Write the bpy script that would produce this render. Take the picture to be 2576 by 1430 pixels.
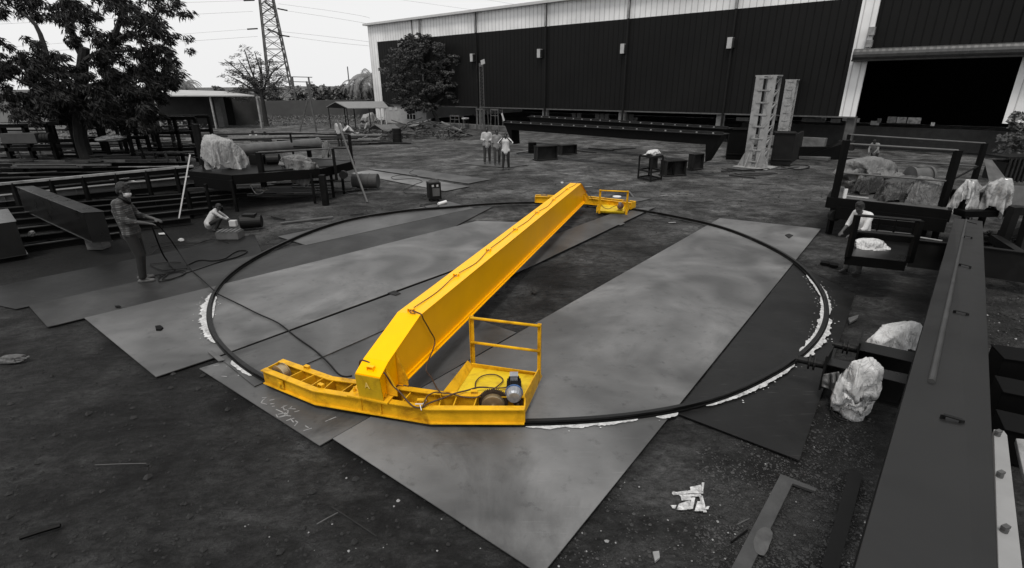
import bpy, bmesh, math, random
from mathutils import Vector, Matrix, noise
R=math.radians
scene=bpy.context.scene
for o in list(bpy.data.objects): bpy.data.objects.remove(o)
# ------------------------------------------------------------------ camera
IW,IH=2576.0,1430.0          # working pixel grid used for measuring the photograph
FPX=1309.56; CAMH=3.3
PITCH,ROLL=R(21.05),R(.57)
_f=Vector((0,math.cos(PITCH),-math.sin(PITCH))); _r=Vector((1,0,0)); _d=_f.cross(_r)
RX=math.cos(ROLL)*_r+math.sin(ROLL)*_d; DY=-math.sin(ROLL)*_r+math.cos(ROLL)*_d
CAM=Vector((0,0,CAMH))
cd=bpy.data.cameras.new('camera'); cam=bpy.data.objects.new('camera',cd); scene.collection.objects.link(cam)
cd.sensor_width=36; cd.lens=FPX/IW*36; cd.clip_start=.05; cd.clip_end=3000
m=Matrix((RX,-DY,-_f)).transposed().to_4x4(); m.translation=CAM; cam.matrix_world=m
scene.camera=cam
# ------------------------------------------------------------------ light: bright overcast sky, weak wide sun
SUN_EL,SUN_AZ=R(64),R(196)     # azimuth measured clockwise from +Y (north)
w=bpy.data.worlds.new('World'); scene.world=w; w.use_nodes=True
nt=w.node_tree; nt.nodes.clear()
sky=nt.nodes.new('ShaderNodeTexSky'); sky.sky_type='NISHITA'; sky.sun_disc=False
sky.sun_elevation=SUN_EL; sky.sun_rotation=SUN_AZ; sky.dust_density=4
bw=nt.nodes.new('ShaderNodeRGBToBW'); nt.links.new(sky.outputs[0],bw.inputs[0])
mr=nt.nodes.new('ShaderNodeMapRange'); nt.links.new(bw.outputs[0],mr.inputs[0])
mr.inputs[1].default_value=0; mr.inputs[2].default_value=14; mr.inputs[3].default_value=8.2; mr.inputs[4].default_value=9.2
bg=nt.nodes.new('ShaderNodeBackground'); bg.inputs[1].default_value=.1
nt.links.new(mr.outputs[0],bg.inputs[0]); out=nt.nodes.new('ShaderNodeOutputWorld'); nt.links.new(bg.outputs[0],out.inputs[0])
sd=bpy.data.lights.new('sun','SUN'); so=bpy.data.objects.new('sun',sd); scene.collection.objects.link(so)
sd.energy=2.2; sd.angle=R(16); sd.color=(1,.97,.93)
sdir=Vector((math.sin(SUN_AZ)*math.cos(SUN_EL),math.cos(SUN_AZ)*math.cos(SUN_EL),math.sin(SUN_EL)))
so.rotation_euler=sdir.to_track_quat('Z','Y').to_euler(); so.location=(0,0,30)
scene.view_settings.view_transform='Standard'; scene.view_settings.look='None'
scene.view_settings.exposure=.08; scene.view_settings.gamma=1
scene.render.engine='CYCLES'
# ------------------------------------------------------------------ helpers
def ray(x,y): return (x-IW/2)/FPX*RX+(y-IH/2)/FPX*DY+_f
def G(x,y,z=0.0):
    "point of height z seen at photograph position x,y"
    v=ray(x,y); return CAM+v*((CAMH-z)/-v.z)
def AY(x,y,Y):
    v=ray(x,y); return CAM+v*(Y/v.y)
def V(*a): return Vector(a)
def pix(p):
    q=Vector(p)-CAM; k=q.dot(_f); return q.dot(RX)/k*FPX+IW/2, q.dot(DY)/k*FPX+IH/2
def top_z(g,ty):
    "height above ground point g that appears at image row ty"
    lo,hi=0.0,g.y*.45
    for _ in range(50):
        mid=(lo+hi)/2
        if pix((g.x,g.y,mid))[1]>ty: lo=mid
        else: hi=mid
    return lo
def tag(o,label=None,cat=None,group=None,kind=None):
    if label: o['label']=label
    if cat: o['category']=cat
    if group: o['group']=group
    if kind: o['kind']=kind
    return o
def thing(name,label,cat,loc=(0,0,0),group=None,rz=0):
    o=bpy.data.objects.new(name,None); scene.collection.objects.link(o); o.location=loc; o.rotation_euler=(0,0,rz)
    o.empty_display_size=.2
    return tag(o,label,cat,group)
def worldloc(o):
    v=Vector((0,0,0))
    while o: v+=o.location; o=o.parent
    return v
class MB:
    def __init__(s): s.v=[]; s.f=[]
    def add(s,vs,fs):
        n=len(s.v); s.v+= [Vector(p) for p in vs]; s.f+=[tuple(i+n for i in f) for f in fs]; return s
    def poly(s,pts): return s.add(pts,[tuple(range(len(pts)))])
    def extr(s,pts,vec):
        n=len(pts); vec=Vector(vec); pts=[Vector(p) for p in pts]
        return s.add(pts+[p+vec for p in pts],[tuple(range(n))[::-1],tuple(range(n,2*n))]+[(i,(i+1)%n,n+(i+1)%n,n+i) for i in range(n)])
    def box(s,c,sz,rz=0):
        c=Vector(c); x,y,z=[a/2 for a in sz]; m=Matrix.Rotation(rz,3,'Z')
        return s.extr([c+m@Vector(p) for p in ((-x,-y,-z),(x,-y,-z),(x,y,-z),(-x,y,-z))],(0,0,2*z))
    def bar(s,a,b,wd,ht=None,up=(0,0,1)):
        "rectangular bar from a to b, wd sideways, ht along up"
        a,b=Vector(a),Vector(b); ht=wd if ht is None else ht; d=(b-a)
        if d.length<1e-6: return s
        d.normalize(); u=Vector(up)
        if abs(d.dot(u))>.98: u=Vector((1,0,0))
        sd=d.cross(u).normalized(); u=sd.cross(d)
        return s.extr([a+sd*i*wd/2+u*j*ht/2 for i,j in ((-1,-1),(1,-1),(1,1),(-1,1))],b-a)
    def tube(s,pts,r,n=8,cap=True):
        pts=[Vector(p) for p in pts]; rs=r if isinstance(r,(list,tuple)) else [r]*len(pts); N=len(s.v); prev=None
        for i,p in enumerate(pts):
            d=(pts[min(i+1,len(pts)-1)]-pts[max(i-1,0)])
            if d.length<1e-9: d=Vector((0,0,1))
            d.normalize()
            if prev is None: prev=d.orthogonal().normalized()
            sd=(prev-d*prev.dot(d)); sd=sd.normalized() if sd.length>1e-6 else d.orthogonal().normalized(); prev=sd; up=d.cross(sd)
            for k in range(n):
                a=2*math.pi*k/n; s.v.append(p+(sd*math.cos(a)+up*math.sin(a))*rs[i])
        for i in range(len(pts)-1):
            for k in range(n): s.f.append((N+i*n+k,N+i*n+(k+1)%n,N+(i+1)*n+(k+1)%n,N+(i+1)*n+k))
        if cap: s.f.append(tuple(N+k for k in range(n))[::-1]); s.f.append(tuple(N+(len(pts)-1)*n+k for k in range(n)))
        return s
    def ell(s,c,rx,ry,rz,seg=12,rings=8,rot=None):
        c=Vector(c); N=len(s.v); m=rot or Matrix.Identity(3)
        for i in range(1,rings):
            t=math.pi*i/rings
            for k in range(seg):
                a=2*math.pi*k/seg; s.v.append(c+m@Vector((rx*math.sin(t)*math.cos(a),ry*math.sin(t)*math.sin(a),rz*math.cos(t))))
        s.v.append(c+m@Vector((0,0,rz))); s.v.append(c+m@Vector((0,0,-rz))); T=N+(rings-1)*seg
        for i in range(rings-2):
            for k in range(seg): s.f.append((N+i*seg+k,N+(i+1)*seg+k,N+(i+1)*seg+(k+1)%seg,N+i*seg+(k+1)%seg))
        for k in range(seg):
            s.f.append((T,N+k,N+(k+1)%seg)); s.f.append((T+1,N+(rings-2)*seg+(k+1)%seg,N+(rings-2)*seg+k))
        return s
    def cap(s,a,ra,b,rb,n=12):
        "tapered capsule"
        a,b=Vector(a),Vector(b); d=b-a; L=d.length
        if L<1e-6: return s.ell(a,ra,ra,ra)
        d/=L; pts=[];rs=[]
        for i in range(4): t=math.pi/2*i/3.2; pts.append(a-d*ra*math.cos(t)); rs.append(max(ra*math.sin(t),.001))
        for i in range(4)[::-1]: t=math.pi/2*i/3.2; pts.append(b+d*rb*math.cos(t)); rs.append(max(rb*math.sin(t),.001))
        return s.tube(pts,rs,n)
    def build(s,name,mat,parent=None,smooth=False,bev=0,loc=None):
        if parent is not None: o0=worldloc(parent)
        elif loc is not None: o0=Vector(loc)
        else:
            xs=[p.x for p in s.v]; ys=[p.y for p in s.v]; zs=[p.z for p in s.v]
            o0=Vector(((min(xs)+max(xs))/2,(min(ys)+max(ys))/2,min(zs)))
        me=bpy.data.meshes.new(name); me.from_pydata([p-o0 for p in s.v],[],s.f)
        if smooth: me.polygons.foreach_set('use_smooth',[True]*len(me.polygons))
        me.materials.append(mat); me.update()
        o=bpy.data.objects.new(name,me); scene.collection.objects.link(o)
        if parent is not None: o.parent=parent
        else: o.location=o0
        if bev:
            b=o.modifiers.new('bevel','BEVEL'); b.width=bev; b.segments=2; b.limit_method='ANGLE'; b.angle_limit=R(50)
        return o
def fixnormals(o):
    bm=bmesh.new(); bm.from_mesh(o.data); bmesh.ops.recalc_face_normals(bm,faces=bm.faces); bm.to_mesh(o.data); bm.free(); return o
def copy_tree(o,parent=None):
    c=o.copy(); scene.collection.objects.link(c)
    if parent: c.parent=parent
    for ch in list(o.children): copy_tree(ch,c)
    return c
# ------------------------------------------------------------------ materials
def M(name,col,rough=.6,metal=0,var=.25,scale=4.0,bump=0.0,bscale=None,spec=.5,stain=None,stain_scale=.8,stain_amt=.5,stretch=None,streak=0,tint=None):
    m=bpy.data.materials.new(name); m.use_nodes=True; n=m.node_tree; b=n.nodes['Principled BSDF']
    if not isinstance(col,(tuple,list)): col=(col,col,col)
    tc=n.nodes.new('ShaderNodeTexCoord'); src=tc.outputs['Object']
    if stretch:
        mp=n.nodes.new('ShaderNodeMapping'); mp.inputs['Scale'].default_value=stretch; n.links.new(src,mp.inputs[0]); src=mp.outputs[0]
    no=n.nodes.new('ShaderNodeTexNoise'); no.inputs['Scale'].default_value=scale; no.inputs['Detail'].default_value=8; no.inputs['Roughness'].default_value=.62
    n.links.new(src,no.inputs['Vector'])
    cr=n.nodes.new('ShaderNodeValToRGB'); cr.color_ramp.elements[0].position=.28; cr.color_ramp.elements[1].position=.72
    cr.color_ramp.elements[0].color=tuple(c*(1-var) for c in col)+(1,); cr.color_ramp.elements[1].color=tuple(min(c*(1+var),1) for c in col)+(1,)
    n.links.new(no.outputs[0],cr.inputs[0]); colout=cr.outputs[0]
    if stain is not None:
        if not isinstance(stain,(tuple,list)): stain=(stain,)*3
        n2=n.nodes.new('ShaderNodeTexNoise'); n2.inputs['Scale'].default_value=stain_scale; n2.inputs['Detail'].default_value=9; n2.inputs['Roughness'].default_value=.7; n2.inputs['Distortion'].default_value=.6
        n.links.new(src,n2.inputs['Vector'])
        r2=n.nodes.new('ShaderNodeValToRGB'); r2.color_ramp.elements[0].position=.52-.2*(stain_amt-.5); r2.color_ramp.elements[1].position=.7-.2*(stain_amt-.5)
        n.links.new(n2.outputs[0],r2.inputs[0]); mx=n.nodes.new('ShaderNodeMix'); mx.data_type='RGBA'
        n.links.new(r2.outputs[0],mx.inputs[0]); n.links.new(colout,mx.inputs[6]); mx.inputs[7].default_value=stain+(1,); colout=mx.outputs[2]
    if streak:
        wv=n.nodes.new('ShaderNodeTexNoise'); mp2=n.nodes.new('ShaderNodeMapping'); mp2.inputs['Scale'].default_value=(2,30,2); mp2.inputs['Rotation'].default_value=(0,0,R(35))
        n.links.new(tc.outputs['Object'],mp2.inputs[0]); n.links.new(mp2.outputs[0],wv.inputs['Vector']); wv.inputs['Scale'].default_value=1.5; wv.inputs['Detail'].default_value=5
        r3=n.nodes.new('ShaderNodeMapRange'); r3.inputs[1].default_value=.62; r3.inputs[2].default_value=.75; r3.inputs[3].default_value=0; r3.inputs[4].default_value=streak
        n.links.new(wv.outputs[0],r3.inputs[0]); mx=n.nodes.new('ShaderNodeMix'); mx.data_type='RGBA'
        n.links.new(r3.outputs[0],mx.inputs[0]); n.links.new(colout,mx.inputs[6]); mx.inputs[7].default_value=(.45,.45,.45,1); colout=mx.outputs[2]
    n.links.new(colout,b.inputs['Base Color'])
    mr=n.nodes.new('ShaderNodeMapRange'); mr.inputs[3].default_value=max(rough-.12,0); mr.inputs[4].default_value=min(rough+.12,1); n.links.new(no.outputs[0],mr.inputs[0]); n.links.new(mr.outputs[0],b.inputs['Roughness'])
    if tint: b.inputs['Specular Tint'].default_value=tint+(1,)
    b.inputs['Metallic'].default_value=metal; b.inputs['Specular IOR Level'].default_value=spec
    if bump:
        bn=n.nodes.new('ShaderNodeTexNoise'); bn.inputs['Scale'].default_value=bscale or scale*3; bn.inputs['Detail'].default_value=8; n.links.new(src,bn.inputs['Vector'])
        bp=n.nodes.new('ShaderNodeBump'); bp.inputs['Strength'].default_value=bump; bp.inputs['Distance'].default_value=.03; n.links.new(bn.outputs[0],bp.inputs['Height']); n.links.new(bp.outputs[0],b.inputs['Normal'])
    return m
YT_=(1,.75,.02)
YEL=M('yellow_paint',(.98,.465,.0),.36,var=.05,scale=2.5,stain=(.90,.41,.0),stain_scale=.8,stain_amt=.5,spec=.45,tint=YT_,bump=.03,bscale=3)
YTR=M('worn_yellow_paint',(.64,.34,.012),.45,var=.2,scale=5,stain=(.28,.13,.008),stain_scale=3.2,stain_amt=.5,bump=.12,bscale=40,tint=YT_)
YOL=M('olive_yellow',(.50,.31,.012),.5,var=.15,scale=6,stain=(.34,.20,.012),stain_scale=5,stain_amt=.5,tint=YT_)  # darker olive yellow for the girder's near end plate
YPL=M('dusty_yellow_paint',(.60,.42,.02),.5,var=.15,scale=4,stain=(.36,.20,.015),stain_scale=3,stain_amt=.55,tint=YT_)
BLK=M('black_steel',.0022,.55,var=.4,scale=3,spec=.10)
BLK2=M('dark_grey_steel',.006,.55,var=.45,scale=3,spec=.2,stain=.016,stain_scale=1.5,stain_amt=.3)
BLKG=M('black_gloss_paint',.004,.3,var=.2,scale=2,spec=.4,stain=.012,stain_scale=1.1,stain_amt=.35)
DGR=M('dark_rust_steel',.015,.7,var=.5,scale=5,bump=.3,spec=.2)
MGR=M('grey_steel',.075,.6,var=.35,scale=4,bump=.1,spec=.3)
LGR=M('light_grey_steel',.22,.6,var=.3,scale=6,stain=.08,stain_scale=2,stain_amt=.5)
PALE=M('pale_paint',.36,.6,var=.15,scale=3)
WHT=M('white_paint',.6,.5,var=.1)
CABLE=M('black_rubber',.004,.6,var=.2,spec=.2)
CABY=M('brown_cable',(.045,.02,.008),.6,var=.2)
RAILM=M('rail_steel',.004,.45,var=.6,scale=6,spec=.25,stain=.03,stain_scale=3,stain_amt=.3)
WOOD=M('weathered_wood',.07,.85,var=.5,scale=6,bump=.3,stretch=(1,1,6))
BARK=M('bark',.014,.9,var=.5,scale=6,bump=.6)
GALV=M('galvanised_lattice',.16,.6,var=.2)
def plate_mat(name,c,dirt,amt,sc=.7,streak=.07):
    m=M(name,c,.46,var=.2,scale=1.6,stain=dirt,stain_scale=sc,stain_amt=amt,bump=.08,bscale=9,spec=.35 if c>.05 else .15,streak=streak)
    # second, finer layer of mill scale and dirt blotches
    n=m.node_tree; b=n.nodes['Principled BSDF']; src=b.inputs['Base Color'].links[0].from_socket; tc=n.nodes['Texture Coordinate']
    a=n.nodes.new('ShaderNodeTexNoise'); a.inputs['Scale'].default_value=.55; a.inputs['Detail'].default_value=3; a.inputs['Distortion'].default_value=.8; n.links.new(tc.outputs['Object'],a.inputs['Vector'])
    b2=n.nodes.new('ShaderNodeTexNoise'); b2.inputs['Scale'].default_value=5; b2.inputs['Detail'].default_value=10; b2.inputs['Roughness'].default_value=.75; n.links.new(tc.outputs['Object'],b2.inputs['Vector'])
    r1=n.nodes.new('ShaderNodeMapRange'); r1.inputs[1].default_value=.36; r1.inputs[2].default_value=.62; r1.inputs[3].default_value=.50; r1.inputs[4].default_value=1.32; n.links.new(a.outputs[0],r1.inputs[0])
    r2=n.nodes.new('ShaderNodeMapRange'); r2.inputs[1].default_value=.56; r2.inputs[2].default_value=.70; r2.inputs[3].default_value=1; r2.inputs[4].default_value=.55; n.links.new(b2.outputs[0],r2.inputs[0])
    mu=n.nodes.new('ShaderNodeMath'); mu.operation='MULTIPLY'; n.links.new(r1.outputs[0],mu.inputs[0]); n.links.new(r2.outputs[0],mu.inputs[1])
    vm=n.nodes.new('ShaderNodeVectorMath'); vm.operation='SCALE'; n.links.new(src,vm.inputs[0]); n.links.new(mu.outputs[0],vm.inputs['Scale']); n.links.new(vm.outputs[0],b.inputs['Base Color'])
    return m
PL1=plate_mat('clean_mill_plate',.106,.042,.5,.45)
PL2=plate_mat('dirty_mill_plate',.030,.012,.6)
PL3=plate_mat('dark_mill_plate',.011,.007,.6)
PL4=plate_mat('grey_mill_plate',.066,.022,.55)
PL5=plate_mat('pale_mill_plate',.12,.05,.45)
PL6=plate_mat('blackened_plate',.006,.004,.6,streak=.1)
# crumpled polythene
def poly_mat(name,c,rough=.4):
    m=M(name,c,rough,var=.22,scale=3,spec=.4,stain=c*.45,stain_scale=2.5,stain_amt=.35); n=m.node_tree; b=n.nodes['Principled BSDF']; tc=n.nodes['Texture Coordinate']
    mp=n.nodes.new('ShaderNodeMapping'); mp.inputs['Scale'].default_value=(9,9,3.2); mp.inputs['Rotation'].default_value=(.3,.2,0); n.links.new(tc.outputs['Object'],mp.inputs[0])
    ns=n.nodes.new('ShaderNodeTexNoise'); ns.inputs['Scale'].default_value=1; ns.inputs['Detail'].default_value=3; ns.inputs['Distortion'].default_value=1.2; n.links.new(mp.outputs[0],ns.inputs['Vector'])
    s1=n.nodes.new('ShaderNodeMath'); s1.operation='SUBTRACT'; n.links.new(ns.outputs[0],s1.inputs[0]); s1.inputs[1].default_value=.5
    s2=n.nodes.new('ShaderNodeMath'); s2.operation='ABSOLUTE'; n.links.new(s1.outputs[0],s2.inputs[0])
    bp=n.nodes.new('ShaderNodeBump'); bp.invert=True; bp.inputs['Strength'].default_value=.8; bp.inputs['Distance'].default_value=.10; n.links.new(s2.outputs[0],bp.inputs['Height']); n.links.new(bp.outputs[0],b.inputs['Normal'])
    return m
POLY=poly_mat('polythene_grey',.26); POLYW=poly_mat('polythene_white',.5,.35); POLYD=poly_mat('tarpaulin_dark',.042,.55); POLYM=poly_mat('tarpaulin_mid',.13,.5)
# folded sheets: height-field style vertex lists (whole numbers, each a step from the one before)
SHEETS={
 'A':(0.7282,0.5069,0.8808,[
30,40,37,8,31,37,33,16,31,-33,-26,-28,32,25,37,18,24,33,46,35,46,27,44,39,39,29,-16,-28,2,26,22,41,36,41,40,39,-829,49,1,41,
15,35,26,38,22,-20,-32,-17,37,24,28,26,24,34,41,38,33,41,40,38,33,32,-15,-29,4,22,33,24,45,36,36,43,-824,23,35,21,3,35,41,21,
30,1,-34,-20,35,34,20,24,34,31,45,40,31,41,36,33,37,28,-23,-18,12,33,29,12,34,43,42,39,-806,25,25,-18,25,33,26,25,25,20,-29,-20,
46,18,25,26,29,48,36,33,38,36,32,36,48,13,-24,-9,26,34,16,1,33,49,36,35,-771,21,18,-24,-7,28,33,22,30,27,-14,-17,39,22,19,32,
33,39,42,29,37,40,34,42,41,0,-20,5,37,22,-1,16,31,40,38,35,-746,13,17,-25,-13,2,33,26,25,30,-10,7,30,16,27,37,37,34,40,34,
41,32,34,42,33,-14,0,23,17,19,22,13,10,42,29,36,-709,-2,16,-14,-20,-11,7,29,31,26,2,3,43,15,25,39,33,42,41,38,32,37,32,38,
36,-24,23,17,32,10,23,18,11,7,30,39,-696,11,5,-2,-14,-15,-17,14,30,25,28,-1,38,26,23,40,38,41,32,39,38,39,34,28,30,-14,30,21,
32,-4,24,18,17,8,18,27,-721,15,9,19,9,-5,-20,-18,14,27,44,8,30,32,31,37,40,36,41,37,34,37,18,38,13,35,13,30,-4,33,16,16,
15,23,19,23,-776,13,16,16,16,13,2,-10,-19,27,29,38,27,31,28,39,45,29,47,32,35,44,18,38,22,18,31,2,30,22,19,14,23,24,27,23,
-806,5,6,7,9,14,22,6,-19,10,35,27,45,32,40,32,37,41,43,35,40,32,28,25,35,21,5,33,18,34,11,25,20,24,25,28,-822,5,1,1,
6,7,7,14,27,0,8,38,44,41,36,32,42,35,45,31,46,31,16,46,27,16,29,14,37,29,21,22,23,17,31,20,-849,10,8,-2,-1,-1,18,17,
16,-6,16,46,40,35,49,35,39,43,38,37,35,38,24,32,26,26,14,33,34,25,23,15,33,36,14,31,-887,13,12,5,-8,-4,13,27,12,-6,27,42,
43,38,37,38,46,39,35,37,43,44,34,30,32,0,31,27,20,27,26,33,30,33,33,22,-925,16,13,10,-6,-2,6,22,15,5,28,40,37,40,46,38,
35,47,30,42,39,48,36,47,0,34,26,26,22,25,26,40,29,30,28,25,-963,19,18,11,11,2,-2,7,14,24,26,37,43,36,44,38,40,33,47,41,
40,42,35,41,11,31,37,34,24,31,22,36,29,26,13,9,-973,17,19,18,10,15,6,-1,21,30,29,30,42,44,30,43,37,41,39,41,39,42,41,29,
29,17,35,46,31,30,35,21,28,4,-4,7,-935,0,9,9,21,15,17,6,29,31,33,22,44,41,34,39,38,39,40,36,39,42,42,37,12,29,33,40,
33,36,32,30,15,-5,-1,4,-886,-4,-10,-8,7,13,21,28,23,34,28,30,38,42,36,33,41,44,36,38,39,37,39,36,25,32,24,30,44,31,40,29,
2,7,7,9,-870,-2,-8,-10,-15,0,22,28,26,28,23,38,36,44,45,38,36,43,30,41,34,44,30,31,33,37,22,36,24,44,39,35,14,9,3,13,
-892,10,4,-9,-5,-3,-2,20,26,23,29,40,43,33,41,39,41,38,36,30,45,35,41,27,20,39,29,27,33,44,41,37,10,25,12,19,-948,11,-5,-1,
0,29,19,14,29,27,5,42,41,32,37,40,39,35,36,36,38,44,39,22,15,35,35,32,30,43,42,29,-5,15,17,11,-940,-2,9,15,22,30,30,27,
14,25,22,7,44,32,47,40,24,40,31,42,35,45,37,11,22,36,37,29,42,38,33,25,-1,1,5,25,-939,19,20,28,27,15,32,30,25,23,-19,28,
41,39,31,26,44,30,43,33,36,48,31,8,35,32,32,39,35,38,26,23,14,-4,1,2,-900,28,33,19,25,17,29,30,30,-27,6,38,35,35,35,30,
23,39,37,37,39,44,43,-8,40,24,32,30,37,30,34,33,21,9,-5,2,-867,23,21,24,17,35,19,33,-14,-27,36,18,43,34,37,34,38,6,43,38,
37,36,39,37,-12,32,37,29,28,33,36,22,32,27,5,-1,-847,21,18,18,28,28,24,-8,-23,-1,30,31,44,27,40,39,32,25,10,37,43,27,37,37,
36,-17,27,27,34,28,29,38,28,30,32,-11,-827,23,19,22,31,25,-15,-15,-21,20,33,38,31,35,39,37,28,36,-9,38,36,31,32,40,32,29,-21,32,
22,38,29,29,33,30,28,32,-836,34,22,29,23,-8,-28,-20,-2,32,32,35,38,22,39,43,36,36,-14,22,40,32,32,39,22,32,22,-20,33,25,34,31,
24,34,30,27,-780,27,31,20,-16,-15,-27,-13,29,22,38,39,35,24,38,36,20,48,-12,10,33,38,34,31,15,34,30,18,-17,32,22,32,37,35,28,31,
-739,26,21,-16,-22,-20,-18,15,33,19,39,40,24,32,34,19,39,42,-9,2,30,34,34,26,20,29,29,30,8,-12,37,24,35,28,32,24,-685,24,-8,-30,
-23,-19,2,25,38,16,39,38,21,38,18,24,43,37,-2,14,-2,38,36,13,24,34,26,33,15,5,-3,35,21,39,42,25,-656,-16,-19,-27,-23,-3,17,36,
29,17,42,26,40,7,35,29,30,39,23,2,-19,31,33,19,21,24,40,18,34,5,0,20,24,41,27,38,-676,-14,-12,-28,-10,12,31,32,30,19,33,36,
35,-7,38,28,32,42,29,-3,-25,19,39,23,10,28,35,31,30,11,1,-4,35,35,26,44,-686,-12,-21,-13,2,21,37,24,45,23,27,26,35,-14,32,40,
26,38,39,-9,-25,6,42,18,17,23,27,33,22,24,-1,-4,34,32,35,25,-661,-31,-6,-8,4,33,37,27,37,35,18,25,38,-26,33,42,34,34,34,-9,
-22,-8,36,30,15,21,25,29,35,1,-12,30,29,25,25,29,
27,-13,0,11,23,36,25,36,-3,-49,-21,-57,-1,36,34,42,43,29,8,17,-1,22,17,21,9,-24,-61,-32,-49,-55,-38,-30,-2,6,-3,-3,72,-6,-47,16,
53,19,13,8,35,-60,-28,-52,8,36,30,44,42,19,2,18,4,19,31,6,15,-41,-41,-53,-47,-48,-27,7,5,2,0,0,71,-51,-26,14,36,3,-2,25,
46,-44,-35,-48,-6,50,34,41,33,12,9,4,20,20,13,17,9,-43,-42,-53,-55,-35,5,30,-7,11,-4,6,47,-38,-41,-29,6,14,23,42,37,-29,-40,-48,
-1,41,48,34,22,-5,20,3,30,10,18,16,4,-39,-49,-53,-45,-7,21,23,-1,7,5,0,34,-49,-23,-23,-25,-2,19,36,46,-17,-58,-42,13,52,39,37,
-11,2,14,27,28,12,13,18,0,-55,-48,-46,-21,18,25,27,12,1,-6,5,16,-39,-36,-11,-30,-29,4,36,38,13,-49,-64,25,45,47,22,-21,3,21,28,
24,-7,14,23,17,-61,-54,-35,24,28,7,-20,45,4,23,5,-12,-16,-49,-13,-35,-14,-32,13,42,29,-44,-51,22,46,32,18,-18,2,21,19,20,-11,32,34,
-24,-35,-48,-5,-7,36,-30,35,25,43,13,7,-19,-30,-32,-30,-28,-13,-16,-35,31,34,-27,-51,28,27,48,5,-16,6,23,13,11,-10,34,39,-35,-43,18,-40,
9,-28,35,27,33,47,22,22,-84,-23,0,-24,-24,-27,-17,-14,-32,31,3,-41,41,2,46,-1,-16,8,17,12,2,5,44,25,-49,-23,31,-29,-43,23,19,50,
37,4,23,-6,-43,-16,-16,-17,-12,-5,-42,-11,-18,-16,26,-32,39,-6,39,-13,15,-12,7,7,13,17,50,-6,-46,25,-10,-51,10,11,34,42,16,23,6,-15,
23,-23,-27,-20,-11,-24,-10,-14,-28,-25,-21,25,15,-13,34,3,-17,1,20,-7,11,41,32,-36,2,19,-52,-4,26,-2,36,24,27,16,-6,-19,73,-20,-21,-24,
-20,-16,-24,-21,-14,-24,-32,-3,11,-2,10,2,20,-7,2,7,19,5,47,-11,15,-50,-6,26,-1,5,12,18,20,36,-23,-6,109,-17,-27,-15,-19,-24,-14,-17,
-15,-29,-24,6,5,-5,0,-6,4,-1,10,3,7,-4,43,9,-32,-22,34,-1,8,16,12,25,4,7,-26,15,137,-11,-21,-33,-8,-28,-13,-27,-13,-33,-12,5,
2,-9,8,-4,-8,-2,11,-5,2,-10,9,26,-30,21,23,16,4,16,10,-7,-16,-5,17,9,159,-13,-24,-16,-20,-17,-31,-12,-18,-24,-17,-6,1,6,1,-5,
4,-2,-5,8,-11,5,-8,-11,9,8,6,16,12,12,15,-13,-13,7,11,21,156,-13,-14,-14,-19,-26,-19,-28,-15,-13,-21,5,-5,3,4,7,-2,-6,-2,-3,
-1,4,-1,-5,2,1,1,4,8,10,13,-18,3,15,17,15,152,-25,-10,-8,-9,-25,-17,-19,-19,-21,-7,-10,-2,4,3,-6,11,1,-9,10,-5,-18,10,0,
3,-3,-6,11,-1,1,5,-1,9,15,-5,2,180,-18,-26,-4,-11,-16,-13,-25,-16,-1,-19,-15,4,-10,14,1,7,-1,-2,0,-14,-1,0,-1,12,-9,3,2,
5,0,-4,4,15,-4,17,4,129,-11,7,-17,-15,-7,-21,1,-19,-14,-14,-12,0,0,-3,5,5,2,-9,-1,0,5,-4,7,-2,-5,8,-1,0,10,-8,4,
13,7,6,-1,96,-8,0,5,7,-11,-10,-12,-16,-3,-19,-17,8,-1,-14,-5,6,5,1,-4,9,0,2,-4,-4,3,2,3,2,3,0,2,2,2,8,-9,
131,-14,-13,4,-30,-9,34,-18,-9,-12,-5,-16,-14,4,6,-14,4,9,-6,-7,13,4,-6,-11,8,-4,10,-11,7,2,18,-13,13,-13,4,-14,68,-4,-1,0,
10,1,3,12,-32,1,11,-10,-7,5,0,-4,-4,-3,1,5,-5,5,1,-11,-5,11,-1,2,4,9,7,-9,-32,-20,5,2,46,17,11,22,6,10,-5,-37,
6,3,-9,38,-12,-4,2,-15,-3,8,3,-2,9,-8,4,-14,-1,4,-1,15,2,-1,-2,3,-37,-26,-36,-17,111,18,11,-11,9,-29,18,1,-25,-4,17,32,
-6,35,-14,-41,24,9,-6,1,1,10,-4,-16,5,2,0,16,1,-3,0,-10,-36,-26,-33,-27,116,3,-4,-4,-23,-27,7,23,-6,4,34,9,28,-19,18,-54,
50,-3,4,7,6,19,-2,-22,-4,5,-1,-3,-5,-9,-14,13,-10,-34,-29,-33,91,-5,-15,-21,-23,-4,6,12,25,12,19,29,6,-33,29,-40,16,52,8,6,
-22,-5,11,-6,-14,-26,-5,-4,0,1,1,12,3,-8,-36,-21,51,-24,-25,-21,-8,5,7,40,-4,48,18,-22,24,-32,22,-5,-28,48,59,-8,-8,-31,-5,11,
-22,-19,-21,-5,11,8,2,-1,5,0,-7,-21,-20,-18,-14,-13,1,20,38,-6,30,33,-30,8,30,-12,-42,22,-23,51,50,24,-13,-33,-12,9,-35,5,-20,-26,
18,2,-11,3,10,-2,-4,-2,-55,-12,-14,0,29,22,9,13,41,-28,-14,25,28,-39,-23,-4,11,32,54,45,-7,-24,-16,-4,-36,16,-31,-17,-16,10,-2,7,
-4,-10,-16,9,-42,-16,2,29,30,-4,16,31,25,-41,-9,34,-4,-38,21,-33,33,3,57,49,8,-18,-9,-19,-44,-2,18,-45,-30,4,7,-6,-12,-19,-3,-5,
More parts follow.
